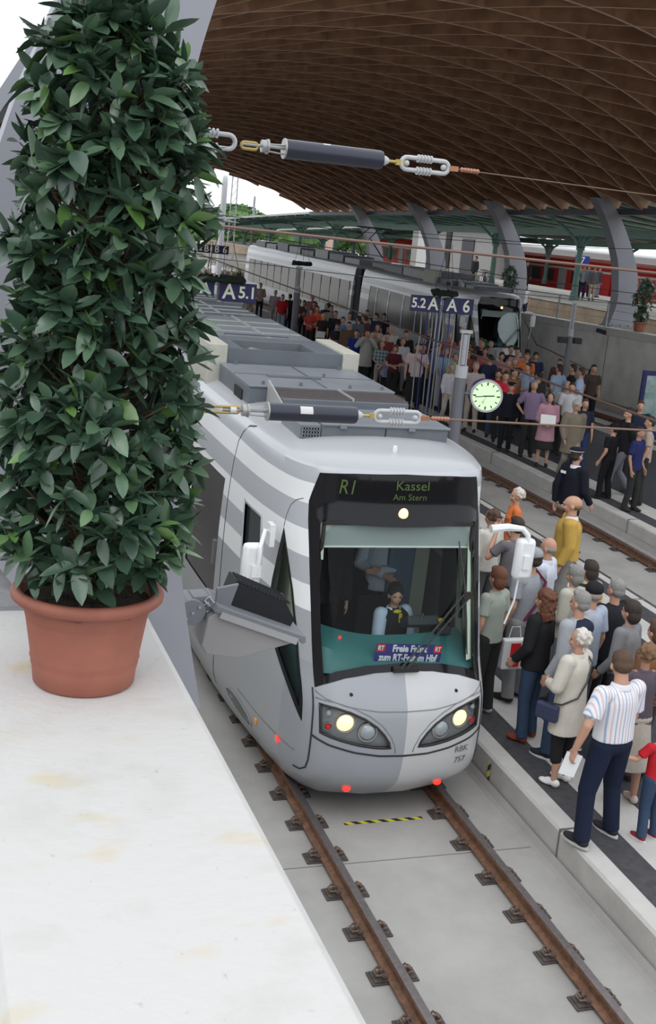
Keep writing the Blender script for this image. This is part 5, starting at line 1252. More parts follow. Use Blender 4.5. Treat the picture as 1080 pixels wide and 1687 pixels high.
FARP=[((9.08, 25.14, 1.179), 1.61, 150, {'pose': 'stand', 'top': 'jacket', 'tc': (0.015, 0.016, 0.025), 'bc': (0.015, 0.016, 0.02), 'hat': 'peaked', 'hatc': (0.012, 0.012, 0.02), 'collar': (0.6, 0.6, 0.62), 'label': 'railway officer in black uniform and white-banded cap, right of the clock'}),
((9.39, 24.59, 1.177), 1.76, 160, {'pose': 'hips', 'hc': 'grey', 'top': 'shirt', 'tc': ('check', (0.16, 0.11, 0.2),
(0.3, 0.22, 0.34), 22), 'bc': (0.025, 0.025, 0.03), 'glasses': False, 'label': 'grey-haired man in a purple checked shirt on the far platform'}),
((9.25, 23.54, 1.17), 1.62, 155, {'pose': 'hold', 'fem': True, 'hair': 'curls', 'hc': 'dark', 'top': 'coat', 'tc': (0.5, 0.27, 0.33), 'bot': 'skirt', 'bc': (0.025, 0.025, 0.03), 'label': 'woman in a pink cardigan and black skirt on the far platform'}),
((9.08, 22.1, 1.155), 1.694, 165, {'pose': 'walk', 'hair': 'short', 'hc': 'grey', 'top': 'coat', 'tc': (0.2, 0.17, 0.13), 'bc': (0.25, 0.23, 0.2), 'hat': 'cap', 'hatc': (0.42, 0.4, 0.38), 'label': 'man in a light cap and khaki jacket on the far platform'}),
((9.83, 22.97, 1.165), 1.62, 160, {'pose': 'stand', 'hc': 'brown', 'top': 'tee', 'tc': (0.02, 0.025, 0.05), 'bc': (0.03, 0.05, 0.15), 'label': 'youth in a dark navy T-shirt right of the man in the khaki jacket'}),
((12.1, 28.23, 1.18), 1.78, 20, {'pose': 'hips', 'hc': 'dark', 'top': 'shirt', 'tc': (0.3, 0.4, 0.55), 'bc': (0.05, 0.06, 0.1), 'label': 'man in a blue shirt seen from behind, left of the lamp post'}),
((12.64, 28.45, 1.18), 1.78, 60, {'pose': 'stand', 'hc': 'dark', 'top': 'jacket', 'tc': (0.025, 0.025, 0.03), 'bc': (0.025, 0.025, 0.03), 'label': 'man in a dark suit right of the lamp post'}),
((12.55, 27.85, 1.18), 1.76, 50, {'pose': 'stand', 'hc': 'brown', 'top': 'shirt', 'tc': (0.42, 0.52, 0.7), 'bc': (0.1, 0.1, 0.12), 'label': 'man in a pale blue shirt, rightmost of the three beside the lamp post'}),
((10.57, 24.88, 1.178), 1.72, 150, {'pose': 'stand', 'hc': 'dark', 'top': 'shirt', 'tc': (0.6, 0.6, 0.62), 'bc': (0.025, 0.025, 0.03), 'label': 'man in an open white shirt just right of the lamp post foot'}),
((10.69, 25.3, 1.179), 1.7, 140, {'pose': 'stand', 'hair': 'bald', 'hc': 'grey', 'top': 'shirt', 'tc': (0.4, 0.4, 0.4), 'bc': (0.025, 0.025, 0.03), 'label': 'bald man looking out beside the lamp post'}),
((12.75, 31.31, 1.18), 1.74, 150, {'pose': 'stand', 'hc': 'ltbrown', 'top': 'tee', 'tc': (0.75, 0.22, 0.06), 'bc': (0.025, 0.025, 0.03), 'label': 'person in an orange shirt against the concrete wall'}),
((10.68, 26.76, 1.18), 1.72, 20, {'pose': 'stand', 'hc': 'black', 'top': 'jacket', 'tc': (0.025, 0.025, 0.03), 'bc': (0.025, 0.025, 0.03), 'label': 'person in black with short dark hair above the purple checked shirt'}),
((11.47, 28.83, 1.18), 1.7, 110, {'pose': 'hold', 'hc': 'dark', 'top': 'shirt', 'tc': (0.35, 0.42, 0.55), 'bc': (0.025, 0.025, 0.03), 'label': 'person in a light blue shirt just below the orange shirt'}),
((13.13, 32.66, 1.18), 1.74, 160, {'pose': 'stand', 'hc': 'dark', 'top': 'tee', 'tc': (0.6, 0.3, 0.25), 'bc': (0.025, 0.025, 0.03), 'label': 'person in a red and white top in front of the far tram windscreen'}),
((13.13, 33.1, 1.18), 1.76, 170, {'pose': 'stand', 'hc': 'dark', 'top': 'tee', 'tc': (0.025, 0.025, 0.03), 'bc': (0.025, 0.025, 0.03), 'label': 'dark-haired man in black directly in front of the far tram windscreen'}),
((12.09, 31.64, 1.18), 1.68, 160, {'pose': 'stand', 'hair': 'bob', 'fem': True, 'hc': 'dark', 'top': 'tee', 'tc': (0.45, 0.22, 0.27), 'bc': (0.025, 0.025, 0.03), 'label': 'woman in a pink top below the far tram windscreen'}),
((11.2, 29.48, 1.18), 1.7, 160, {'pose': 'photo', 'hc': 'grey', 'top': 'shirt', 'tc': (0.28, 0.17, 0.1), 'bc': (0.025, 0.025, 0.03), 'label': 'grey-haired person taking a flash photograph in the middle of the crowd'}),
((9.64, 26.96, 1.18), 1.7, 150, {'pose': 'stand', 'hair': 'bob', 'fem': True, 'hc': 'dark', 'top': 'sweater', 'tc': (0.42, 0.035, 0.04), 'bc': (0.042, 0.068, 0.125), 'label': 'woman in a dark red sweater and light jeans behind the clock'}),
((9.52, 26.33, 1.18), 1.72, 155, {'pose': 'stand', 'hc': 'dark', 'top': 'tee', 'tc': (0.62, 0.03, 0.05), 'bc': (0.025, 0.025, 0.03), 'label': 'man in a bright red polo shirt behind the clock'}),
((10.14, 27.07, 1.18), 1.74, 200, {'pose': 'stand', 'hair': 'short', 'hc': 'dark', 'top': 'jacket', 'tc': (0.22, 0.12, 0.06), 'bc': (0.025, 0.025, 0.03), 'label': 'person in a brown jacket right of the red polo shirt'}),
((10.82, 29.87, 1.18), 1.76, 20, {'pose': 'stand', 'hc': 'black', 'top': 'jacket', 'tc': (0.025, 0.03, 0.07), 'bc': (0.025, 0.025, 0.03), 'label': 'person in a navy jacket seen from behind, above the clock'}),
((9.38, 27.77, 1.18), 1.76, 150, {'pose': 'relaxed', 'hc': 'grey', 'top': 'shirt', 'tc': ('check', (0.45, 0.33, 0.33),
(0.62, 0.55, 0.53), 20), 'bc': (0.5, 0.44, 0.36), 'collar': (0.6, 0.6, 0.62), 'label': 'grey-haired man in a pale checked shirt and beige trousers left of the clock'}),
((12.76, 34.41, 1.18), 1.7, 150, {'pose': 'stand', 'hc': 'blond', 'fem': True, 'hair': 'bob', 'top': 'tee', 'tc': (0.025, 0.025, 0.03), 'bc': (0.025, 0.025, 0.03), 'label': 'blond person in a black top in front of the far tram door'}),
((13.42, 35.08, 1.18), 1.68, 160, {'pose': 'stand', 'hc': 'blond', 'fem': True, 'hair': 'short', 'top': 'tee', 'tc': (0.3, 0.3, 0.3), 'bc': (0.025, 0.025, 0.03), 'label': 'blond woman close to the corner of the far tram'}),
((12.24, 33.07, 1.18), 1.66, 160, {'pose': 'stand', 'hc': 'brown', 'fem': True, 'hair': 'bob', 'top': 'tee', 'tc': (0.5, 0.15, 0.14), 'bc': (0.025, 0.025, 0.03), 'label': 'brown-haired woman between the two blond people'}),
((9.08, 28.58, 1.18), 1.577, 165, {'pose': 'walk', 'fem': True, 'hair': 'curls', 'hc': 'grey', 'top': 'sweater', 'tc': (0.62, 0.6, 0.64), 'bc': (0.56, 0.5, 0.43), 'collar': (0.6, 0.6, 0.62), 'label': 'grey-haired woman in a white blouse and beige trousers left of the clock post'}),
((10.24, 30.9, 1.18), 1.62, 160, {'pose': 'stand', 'fem': True, 'hair': 'curls', 'hc': 'ltbrown', 'top': 'tee', 'tc': (0.45, 0.52, 0.2), 'bc': (0.025, 0.025, 0.03), 'label': 'woman in a lime green top behind the white blouse'}),
((10.15, 31.41, 1.18), 1.72, 140, {'pose': 'hold', 'hc': 'grey', 'top': 'shirt', 'tc': ('stripe', (0.25, 0.4, 0.6),
(0.55, 0.65, 0.75), 16), 'bc': (0.5, 0.48, 0.44), 'label': 'grey-haired man in a blue striped shirt and pale trousers'}),
((10.29, 32.69, 1.18), 1.66, 210, {'pose': 'stand', 'fem': True, 'hair': 'bob', 'hc': 'black', 'top': 'tee', 'tc': (0.5, 0.08, 0.04), 'bc': (0.05, 0.08, 0.18), 'label': 'dark-haired woman in a rust red top next to the pinkish shirt man'}),
((10.24, 32.19, 1.18), 1.72, 160, {'pose': 'stand', 'hc': 'brown', 'top': 'tee', 'tc': (0.1, 0.14, 0.3), 'bc': (0.025, 0.025, 0.03), 'label': 'man in a blue top behind the striped shirt'}),
((9.9, 32.48, 1.18), 1.7, 150, {'pose': 'stand', 'hc': 'dark', 'top': 'tee', 'tc': (0.025, 0.025, 0.03), 'bc': (0.025, 0.025, 0.03), 'label': "dark-haired person peering over the pinkish shirt man's shoulder"}),
((9.2, 31.24, 1.18), 1.82, 165, {'pose': 'chin', 'hc': 'dark', 'top': 'shirt', 'tc': ('check', (0.55, 0.38, 0.38),
(0.7, 0.6, 0.58), 18), 'bc': (0.025, 0.025, 0.03), 'wide': 1.15, 'label': 'large man in a pinkish checked shirt holding his hand at his chin, sunglasses'}),
((9.97, 34.28, 1.18), 1.66, 165, {'pose': 'hold', 'fem': True, 'hair': 'curls', 'hc': 'ltbrown', 'top': 'jacket', 'tc': (0.6, 0.6, 0.62), 'bot': 'capri', 'bc': (0.33, 0.33, 0.38), 'label': 'woman in a short white jacket and grey trousers in the middle of the crowd'}),
((10.68, 35.8, 1.18), 1.76, 160, {'pose': 'stand', 'hc': 'dark', 'top': 'jacket', 'tc': (0.025, 0.025, 0.03), 'bc': (0.025, 0.025, 0.03), 'collar': (0.6, 0.6, 0.62), 'label': 'man in a dark suit behind the white jacket'}),
((10.81, 37.37, 1.18), 1.74, 155, {'pose': 'stand', 'hair': 'bald', 'hc': 'grey', 'top': 'shirt', 'tc': (0.55, 0.52, 0.48), 'bc': (0.025, 0.025, 0.03), 'label': 'balding man in a cream shirt left of the dark suit'}),
((9.86, 35.36, 1.18), 1.7, 155, {'pose': 'fold', 'hc': 'dark', 'top': 'tee', 'tc': (0.22, 0.05, 0.05), 'bc': (0.025, 0.025, 0.03), 'label': 'person in a maroon top between the camera man and the white jacket'}),
((9.08, 33.75, 1.18), 1.578, 155, {'pose': 'hold', 'fem': True, 'hair': 'curls', 'hc': 'ltbrown', 'top': 'shirt', 'tc': ('check', (0.06, 0.12, 0.16),
(0.3, 0.4, 0.4), 9), 'bc': (0.36, 0.28, 0.29), 'label': 'woman in a dark floral shirt and rose trousers'}),
((9.08, 33.3, 1.18), 1.136, 160, {'pose': 'photo', 'hc': 'dark', 'top': 'tee', 'tc': ('hoop', (0.45, 0.5, 0.6),
(0.07, 0.09, 0.25), 14), 'bc': (0.025, 0.025, 0.03), 'label': 'small boy in a blue hooped T-shirt with raised hands'}),
((9.24, 35.51, 1.18), 1.74, 160, {'pose': 'photo', 'hc': 'dark', 'top': 'coat', 'tc': (0.44, 0.43, 0.4), 'bc': (0.025, 0.025, 0.03), 'label': 'man in a light grey blazer photographing with both hands raised'}),
((9.08, 36.07, 1.18), 1.671, 150, {'pose': 'stand', 'hc': 'dark', 'top': 'shirt', 'tc': (0.02, 0.04, 0.25), 'bc': (0.02, 0.02, 0.05), 'label': 'man in a royal blue shirt left of the photographing man'}),
((9.63, 38.4, 1.18), 1.72, 150, {'pose': 'stand', 'hc': 'black', 'top': 'coat', 'tc': (0.15, 0.09, 0.06), 'bc': (0.3, 0.22, 0.15), 'label': 'man in a brown jacket left of the royal blue shirt'}),
((10.2, 40.66, 1.18), 1.7, 150, {'pose': 'stand', 'hc': 'dark', 'top': 'shirt', 'tc': (0.12, 0.2, 0.42), 'bc': (0.042, 0.068, 0.125), 'label': 'man in a mid blue shirt left of the brown jacket'}),
((11.2, 42.75, 1.18), 1.72, 150, {'pose': 'stand', 'hc': 'brown', 'top': 'shirt', 'tc': (0.6, 0.6, 0.62), 'bc': (0.025, 0.025, 0.03), 'label': 'person in a white shirt behind the brown jacket'}),
((10.91, 40.94, 1.18), 1.76, 20, {'pose': 'stand', 'hc': 'dark', 'top': 'shirt', 'tc': (0.12, 0.16, 0.2), 'bc': (0.025, 0.025, 0.03), 'label': 'person in a dark teal checked shirt seen from behind'}),
((9.6, 35.75, 1.18), 1.7, 160, {'pose': 'photo', 'hc': 'ltbrown', 'top': 'shirt', 'tc': (0.38, 0.38, 0.4), 'bc': (0.025, 0.025, 0.03), 'label': 'fair-haired person with raised camera right of the grey blazer'}),
((10.82, 38.74, 1.18), 1.66, 150, {'pose': 'stand', 'fem': True, 'hair': 'curls', 'hc': 'ltbrown', 'top': 'tee', 'tc': (0.55, 0.45, 0.42), 'bc': (0.025, 0.025, 0.03), 'label': 'woman with light brown curls behind the raised camera'}),
((10.68, 42.88, 1.18), 1.74, 150, {'pose': 'stand', 'hc': 'brown', 'top': 'tee', 'tc': (0.025, 0.025, 0.03), 'bc': (0.025, 0.025, 0.03), 'label': 'man in black beside the brown jacket group'}),
((10.11, 42.6, 1.18), 1.64, 150, {'pose': 'stand', 'fem': True, 'hair': 'curls', 'hc': 'blond', 'top': 'tee', 'tc': (0.025, 0.025, 0.03), 'bc': (0.025, 0.025, 0.03), 'label': 'blond woman in black holding a newspaper'}),
((10.78, 45.43, 1.18), 1.7, 150, {'pose': 'stand', 'hc': 'dark', 'top': 'tee', 'tc': (0.8, 0.13, 0.04), 'bc': (0.025, 0.025, 0.03), 'label': 'person in a vivid orange-red shirt left of the newspaper woman'}),
((10.2, 44.41, 1.18), 1.66, 150, {'pose': 'fold', 'fem': True, 'hair': 'bob', 'hc': 'brown', 'top': 'tee', 'tc': (0.5, 0.06, 0.05), 'bc': (0.025, 0.025, 0.03), 'label': 'woman in a red top with a beige bag left of the orange-red shirt'}),
((11.54, 49.57, 1.18), 1.62, 150, {'pose': 'hold', 'fem': True, 'hair': 'bob', 'hc': 'black', 'top': 'tee', 'tc': (0.45, 0.46, 0.48), 'bc': (0.025, 0.025, 0.03), 'label': 'woman in a pale grey top right of the grey column'}),
((12.64, 51.85, 1.18), 1.74, 150, {'pose': 'stand', 'hc': 'dark', 'top': 'tee', 'tc': (0.35, 0.12, 0.12), 'bc': (0.025, 0.025, 0.03), 'label': 'man in a dusky red shirt behind the grey column group'}),
((10.85, 50.58, 1.18), 1.74, 165, {'pose': 'stand', 'hc': 'dark', 'top': 'tee', 'tc': (0.48, 0.02, 0.025), 'bc': (0.32, 0.4, 0.52), 'label': 'man in a red T-shirt and light jeans above the near tram roof'}),
((11.44, 53.77, 1.18), 1.72, 160, {'pose': 'stand', 'hc': 'grey', 'top': 'shirt', 'tc': (0.36, 0.3, 0.32), 'bc': (0.4, 0.36, 0.33), 'label': 'man in a dusty grey-pink shirt left of the red T-shirt'}),
((12.11, 58.8, 1.18), 1.74, 170, {'pose': 'fold', 'hc': 'brown', 'top': 'shirt', 'tc': (0.4, 0.3, 0.28), 'bc': (0.025, 0.025, 0.03), 'label': 'man with folded arms in a pink-beige shirt right of the platform sign A 5.1'}),
((10.14, 53.51, 1.18), 1.7, 150, {'pose': 'stand', 'hc': 'dark', 'top': 'tee', 'tc': (0.3, 0.25, 0.2), 'bc': (0.4, 0.33, 0.27), 'label': 'person in beige behind the sign A 5.1'}),
((11.44, 51.43, 1.18), 1.74, 20, {'pose': 'stand', 'hc': 'black', 'top': 'jacket', 'tc': (0.025, 0.025, 0.03), 'bc': (0.025, 0.025, 0.03), 'label': 'person in black right of the red T-shirt'}),
((11.81, 47.11, 1.18), 1.74, 20, {'pose': 'stand', 'hc': 'black', 'top': 'jacket', 'tc': (0.03, 0.04, 0.07), 'bc': (0.025, 0.025, 0.03), 'label': 'person in dark clothing behind the newspaper woman'}),
((9.37, 38.84, 1.18), 1.62, 150, {'pose': 'fold', 'fem': True, 'hair': 'bob', 'hc': 'dark', 'top': 'tee', 'tc': (0.025, 0.025, 0.03), 'bc': (0.025, 0.025, 0.03), 'label': 'dark-haired woman in black in front of the mid blue shirt'}),
((9.08, 32.65, 1.18), 1.599, 150, {'pose': 'fold', 'fem': True, 'hair': 'bob', 'hc': 'auburn', 'top': 'tee', 'tc': (0.1, 0.02, 0.03), 'bc': (0.025, 0.025, 0.03), 'label': 'auburn-haired woman left of the white jacket'}),
((10.91, 31.49, 1.18), 1.72, 150, {'pose': 'stand', 'hc': 'brown', 'top': 'tee', 'tc': (0.3, 0.1, 0.08), 'bc': (0.025, 0.025, 0.03), 'label': 'person in a brown-red top right behind the clock post'}),
((11.87, 34.08, 1.18), 1.74, 150, {'pose': 'stand', 'hair': 'bald', 'hc': 'grey', 'top': 'tee', 'tc': (0.3, 0.3, 0.34), 'bc': (0.025, 0.025, 0.03), 'label': 'man in grey just left of the clock post top'}),
((12.34, 36.02, 1.18), 1.78, 150, {'pose': 'stand', 'hair': 'bald', 'hc': 'grey', 'top': 'tee', 'tc': (0.4, 0.12, 0.1), 'bc': (0.025, 0.025, 0.03), 'label': 'bald man standing tall below the 5.2 A platform sign'}),
((9.08, 20.53, 1.13), 1.513, 30, {'pose': 'relaxed', 'hc': 'black', 'top': 'tee', 'tc': (0.012, 0.012, 0.014), 'bc': (0.01, 0.01, 0.012), 'hat': 'cap', 'hatc': (0.012, 0.012, 0.014), 'wide': 1.1, 'label': 'tall man in a black T-shirt, black cap and black trousers at the right'}),
((9.08, 19.6, 1.112), 1.635, -150, {'pose': 'relaxed', 'hc': 'dark', 'top': 'shirt', 'tc': (0.02, 0.025, 0.1), 'bc': (0.025, 0.025, 0.03), 'skin': 'T', 'label': 'man in a navy blue short-sleeved shirt at the right edge'}),
((9.62, 20.1, 1.122), 1.76, 60, {'pose': 'stand', 'hc': 'dark', 'top': 'shirt', 'tc': (0.42, 0.33, 0.27), 'bc': (0.025, 0.025, 0.03), 'label': 'man in a beige shirt behind the navy blue shirt'}),
((9.55, 20.78, 1.135), 1.8, 80, {'pose': 'walk', 'hc': 'black', 'top': 'jacket', 'tc': (0.02, 0.02, 0.025), 'bc': (0.2, 0.2, 0.24), 'label': 'person in black and grey behind the man in the black cap'}),
((10.8, 22.26, 1.157), 1.74, 150, {'pose': 'stand', 'hc': 'brown', 'top': 'jacket', 'tc': (0.02, 0.025, 0.05), 'bc': (0.025, 0.025, 0.03), 'label': 'dark-clad person beside the poster board at the wall'}),
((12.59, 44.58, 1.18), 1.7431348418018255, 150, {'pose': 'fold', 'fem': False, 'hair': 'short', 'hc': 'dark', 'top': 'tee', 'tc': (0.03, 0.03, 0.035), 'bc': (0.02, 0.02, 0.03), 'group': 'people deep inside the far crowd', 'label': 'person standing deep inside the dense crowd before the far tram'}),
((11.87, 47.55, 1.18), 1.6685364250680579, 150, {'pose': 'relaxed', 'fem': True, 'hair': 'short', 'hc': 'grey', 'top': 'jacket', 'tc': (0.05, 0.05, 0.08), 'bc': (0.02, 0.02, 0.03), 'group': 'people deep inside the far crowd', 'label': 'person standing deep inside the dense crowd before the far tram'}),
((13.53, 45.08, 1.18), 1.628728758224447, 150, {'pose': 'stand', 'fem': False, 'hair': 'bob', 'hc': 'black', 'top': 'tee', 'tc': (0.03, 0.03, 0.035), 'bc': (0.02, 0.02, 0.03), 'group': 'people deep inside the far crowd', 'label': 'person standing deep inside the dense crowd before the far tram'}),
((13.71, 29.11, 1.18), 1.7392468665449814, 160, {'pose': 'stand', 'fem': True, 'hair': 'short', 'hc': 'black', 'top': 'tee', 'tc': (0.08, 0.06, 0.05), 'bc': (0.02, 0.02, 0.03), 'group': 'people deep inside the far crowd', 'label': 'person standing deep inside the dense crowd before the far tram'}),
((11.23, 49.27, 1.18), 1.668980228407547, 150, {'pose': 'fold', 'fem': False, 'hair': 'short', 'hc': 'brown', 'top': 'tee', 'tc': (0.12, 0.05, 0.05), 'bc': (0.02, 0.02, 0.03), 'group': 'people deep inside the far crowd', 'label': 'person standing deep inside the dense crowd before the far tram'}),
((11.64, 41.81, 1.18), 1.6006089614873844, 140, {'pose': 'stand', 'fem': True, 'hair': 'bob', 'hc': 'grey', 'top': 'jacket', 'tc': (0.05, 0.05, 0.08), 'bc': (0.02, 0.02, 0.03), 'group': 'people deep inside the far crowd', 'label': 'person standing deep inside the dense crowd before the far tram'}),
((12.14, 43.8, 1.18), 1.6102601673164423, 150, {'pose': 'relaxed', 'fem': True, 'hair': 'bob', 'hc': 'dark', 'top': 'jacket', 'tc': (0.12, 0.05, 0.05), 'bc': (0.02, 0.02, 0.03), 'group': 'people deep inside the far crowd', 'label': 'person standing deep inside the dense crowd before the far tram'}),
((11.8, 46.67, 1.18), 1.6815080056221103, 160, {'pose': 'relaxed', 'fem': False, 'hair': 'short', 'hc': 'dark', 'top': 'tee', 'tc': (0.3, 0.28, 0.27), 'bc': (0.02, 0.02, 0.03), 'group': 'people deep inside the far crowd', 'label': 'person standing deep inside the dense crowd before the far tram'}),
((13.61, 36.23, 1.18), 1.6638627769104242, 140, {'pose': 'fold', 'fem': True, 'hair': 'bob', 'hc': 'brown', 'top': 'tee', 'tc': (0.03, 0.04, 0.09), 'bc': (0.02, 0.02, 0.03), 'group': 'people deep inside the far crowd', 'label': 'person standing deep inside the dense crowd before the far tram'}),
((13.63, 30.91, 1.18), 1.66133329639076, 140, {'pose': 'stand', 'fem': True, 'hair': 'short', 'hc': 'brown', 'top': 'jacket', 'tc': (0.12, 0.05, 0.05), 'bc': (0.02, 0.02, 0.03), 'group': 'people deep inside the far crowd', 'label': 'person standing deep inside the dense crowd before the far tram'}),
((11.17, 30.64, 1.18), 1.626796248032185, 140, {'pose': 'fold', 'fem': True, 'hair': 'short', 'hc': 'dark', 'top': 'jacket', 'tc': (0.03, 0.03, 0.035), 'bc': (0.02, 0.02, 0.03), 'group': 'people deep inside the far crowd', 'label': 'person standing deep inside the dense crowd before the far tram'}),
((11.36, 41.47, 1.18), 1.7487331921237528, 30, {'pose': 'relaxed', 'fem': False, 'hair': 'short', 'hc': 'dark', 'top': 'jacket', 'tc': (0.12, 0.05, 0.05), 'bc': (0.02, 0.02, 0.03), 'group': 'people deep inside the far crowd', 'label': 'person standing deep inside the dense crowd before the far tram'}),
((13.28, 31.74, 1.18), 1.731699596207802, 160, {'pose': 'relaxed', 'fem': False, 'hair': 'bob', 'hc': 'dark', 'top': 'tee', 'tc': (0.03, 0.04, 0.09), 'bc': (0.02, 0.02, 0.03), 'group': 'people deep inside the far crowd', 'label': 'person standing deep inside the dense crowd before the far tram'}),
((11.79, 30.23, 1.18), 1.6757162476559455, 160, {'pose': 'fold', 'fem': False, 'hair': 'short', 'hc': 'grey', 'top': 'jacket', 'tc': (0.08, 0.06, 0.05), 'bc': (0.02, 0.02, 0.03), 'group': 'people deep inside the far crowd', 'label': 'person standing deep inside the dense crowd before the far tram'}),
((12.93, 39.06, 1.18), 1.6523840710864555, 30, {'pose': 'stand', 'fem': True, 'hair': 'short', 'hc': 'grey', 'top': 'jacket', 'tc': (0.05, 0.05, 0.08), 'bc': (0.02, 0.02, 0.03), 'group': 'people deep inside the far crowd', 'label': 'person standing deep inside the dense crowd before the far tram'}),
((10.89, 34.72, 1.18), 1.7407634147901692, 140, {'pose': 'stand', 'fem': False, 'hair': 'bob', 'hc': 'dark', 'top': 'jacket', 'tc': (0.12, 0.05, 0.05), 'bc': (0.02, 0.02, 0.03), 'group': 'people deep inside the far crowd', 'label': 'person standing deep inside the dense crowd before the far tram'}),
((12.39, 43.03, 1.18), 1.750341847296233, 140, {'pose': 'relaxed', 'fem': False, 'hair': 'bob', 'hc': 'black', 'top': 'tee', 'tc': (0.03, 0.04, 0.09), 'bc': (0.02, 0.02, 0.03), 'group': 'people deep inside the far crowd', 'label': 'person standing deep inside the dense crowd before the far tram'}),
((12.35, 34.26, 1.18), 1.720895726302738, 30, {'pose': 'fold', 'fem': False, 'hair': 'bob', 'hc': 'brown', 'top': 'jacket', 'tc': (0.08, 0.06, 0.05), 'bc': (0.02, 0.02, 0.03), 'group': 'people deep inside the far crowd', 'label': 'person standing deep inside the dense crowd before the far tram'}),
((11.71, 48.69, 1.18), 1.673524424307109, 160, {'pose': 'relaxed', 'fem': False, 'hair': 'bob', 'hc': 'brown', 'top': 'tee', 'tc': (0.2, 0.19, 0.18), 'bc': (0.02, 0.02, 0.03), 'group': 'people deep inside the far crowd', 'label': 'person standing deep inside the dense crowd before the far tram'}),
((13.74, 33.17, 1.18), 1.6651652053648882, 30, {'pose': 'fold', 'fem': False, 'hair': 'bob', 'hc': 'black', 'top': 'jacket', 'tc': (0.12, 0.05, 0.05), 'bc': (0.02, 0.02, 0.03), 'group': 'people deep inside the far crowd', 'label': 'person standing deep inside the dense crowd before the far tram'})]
MAINP=[((31.24, 60.71, 3.42), 1.72, 90, {'top': 'tee', 'fem': True, 'hair': 'bob', 'hc': 'blond', 'tc': (0.03, 0.02, 0.03), 'bc': (0.042, 0.068, 0.125), 'label': 'woman in a black top and jeans, leftmost of the group on the stone platform'}),
((31.56, 60.57, 3.42), 1.8, 150, {'top': 'tee', 'tc': (0.35, 0.38, 0.42), 'bc': (0.025, 0.03, 0.07), 'label': 'man in a grey top, second from left of the group on the stone platform'}),
((34.21, 64.52, 3.42), 1.78, 150, {'top': 'jacket', 'tc': (0.1, 0.16, 0.35), 'bc': (0.025, 0.03, 0.07), 'label': 'man in a blue jacket in the middle of the group on the stone platform'}),
((31.96, 60.11, 3.42), 1.8, 170, {'top': 'jacket', 'tc': (0.14, 0.14, 0.15), 'bc': (0.45, 0.4, 0.3), 'label': 'man in a dark grey jacket and beige trousers on the stone platform'}),
((35.25, 64.99, 3.42), 1.74, 200, {'top': 'jacket', 'tc': (0.06, 0.05, 0.06), 'bc': (0.25, 0.28, 0.36), 'label': 'person with a black backpack, rightmost of the group on the stone platform'}),
((29.86, 64.18, 3.42), 1.72, 160, {'top': 'jacket', 'tc': (0.025, 0.025, 0.03), 'bc': (0.025, 0.025, 0.03), 'label': 'dark-clad person beside the iron column on the stone platform'}),
((21.6, 48.6, 2.62), 1.7, 160, {'top': 'tee', 'tc': (0.6, 0.6, 0.62), 'bc': (0.025, 0.03, 0.07), 'label': 'person in a white T-shirt right of the potted tree on the wall'}),
((22.17, 61.13, 2.62), 1.72, 160, {'top': 'tee', 'tc': (0.5, 0.25, 0.25), 'bc': (0.025, 0.025, 0.03), 'label': 'person in a pink top seen over the far tram roof, leftmost of three'}),
((23.19, 62.12, 2.62), 1.74, 160, {'top': 'tee', 'tc': (0.6, 0.6, 0.62), 'bc': (0.025, 0.025, 0.03), 'label': 'person in white seen over the far tram roof, middle of three'}),
((23.88, 62.34, 2.62), 1.78, 160, {'top': 'shirt', 'tc': (0.6, 0.6, 0.62), 'bc': (0.025, 0.025, 0.03), 'label': 'person in a white shirt seen over the far tram roof, rightmost of three'}),
((26.4, 64.08, 3.42), 1.74, 100, {'top': 'jacket', 'tc': (0.025, 0.025, 0.03), 'bc': (0.025, 0.025, 0.03), 'label': 'dark figure among the bicycles in front of the red train'}),
((17.55, 92.17, 0.8), 1.72, 160, {'top': 'tee', 'tc': (0.6, 0.6, 0.62), 'bc': (0.5, 0.1, 0.1), 'label': 'person in a white top on the bright ground beyond the hall'}),
((20.78, 96.78, 0.8), 1.72, 160, {'top': 'tee', 'tc': (0.15, 0.35, 0.12), 'bc': (0.025, 0.025, 0.03), 'label': 'person in green on the bright ground beyond the hall'}),
((28.55, 115.29, 0.8), 1.72, 160, {'top': 'shirt', 'tc': (0.6, 0.6, 0.62), 'bc': (0.2, 0.25, 0.4), 'label': 'person in a white shirt near the rear end of the far tram'}),
((14.51, 84.49, 0.8), 1.7, 160, {'top': 'tee', 'tc': (0.3, 0.12, 0.08), 'bc': (0.025, 0.025, 0.03), 'label': 'person in a rust top beyond the platform signs, counted from the left'}),
((14.57, 82.4, 0.8), 1.7, 160, {'top': 'tee', 'tc': (0.1, 0.08, 0.08), 'bc': (0.025, 0.025, 0.03), 'label': 'person in a dark brown top beyond the platform signs, counted from the left'}),
((14.47, 80.26, 0.8), 1.7, 160, {'top': 'tee', 'tc': (0.2, 0.1, 0.1), 'bc': (0.025, 0.025, 0.03), 'label': 'person in a dull red top beyond the platform signs, counted from the left'}),
((15.41, 80.1, 0.8), 1.7, 160, {'top': 'tee', 'tc': (0.025, 0.025, 0.03), 'bc': (0.025, 0.025, 0.03), 'label': 'first person in black beyond the platform signs, counted from the left'}),
((15.75, 79.41, 0.8), 1.7, 160, {'top': 'tee', 'tc': (0.025, 0.025, 0.03), 'bc': (0.025, 0.025, 0.03), 'label': 'second person in black beyond the platform signs, counted from the left'}),
((16.63, 79.2, 0.8), 1.7, 160, {'top': 'tee', 'tc': (0.05, 0.04, 0.04), 'bc': (0.025, 0.025, 0.03), 'label': 'person in dark brown beyond the platform signs, counted from the left'})]

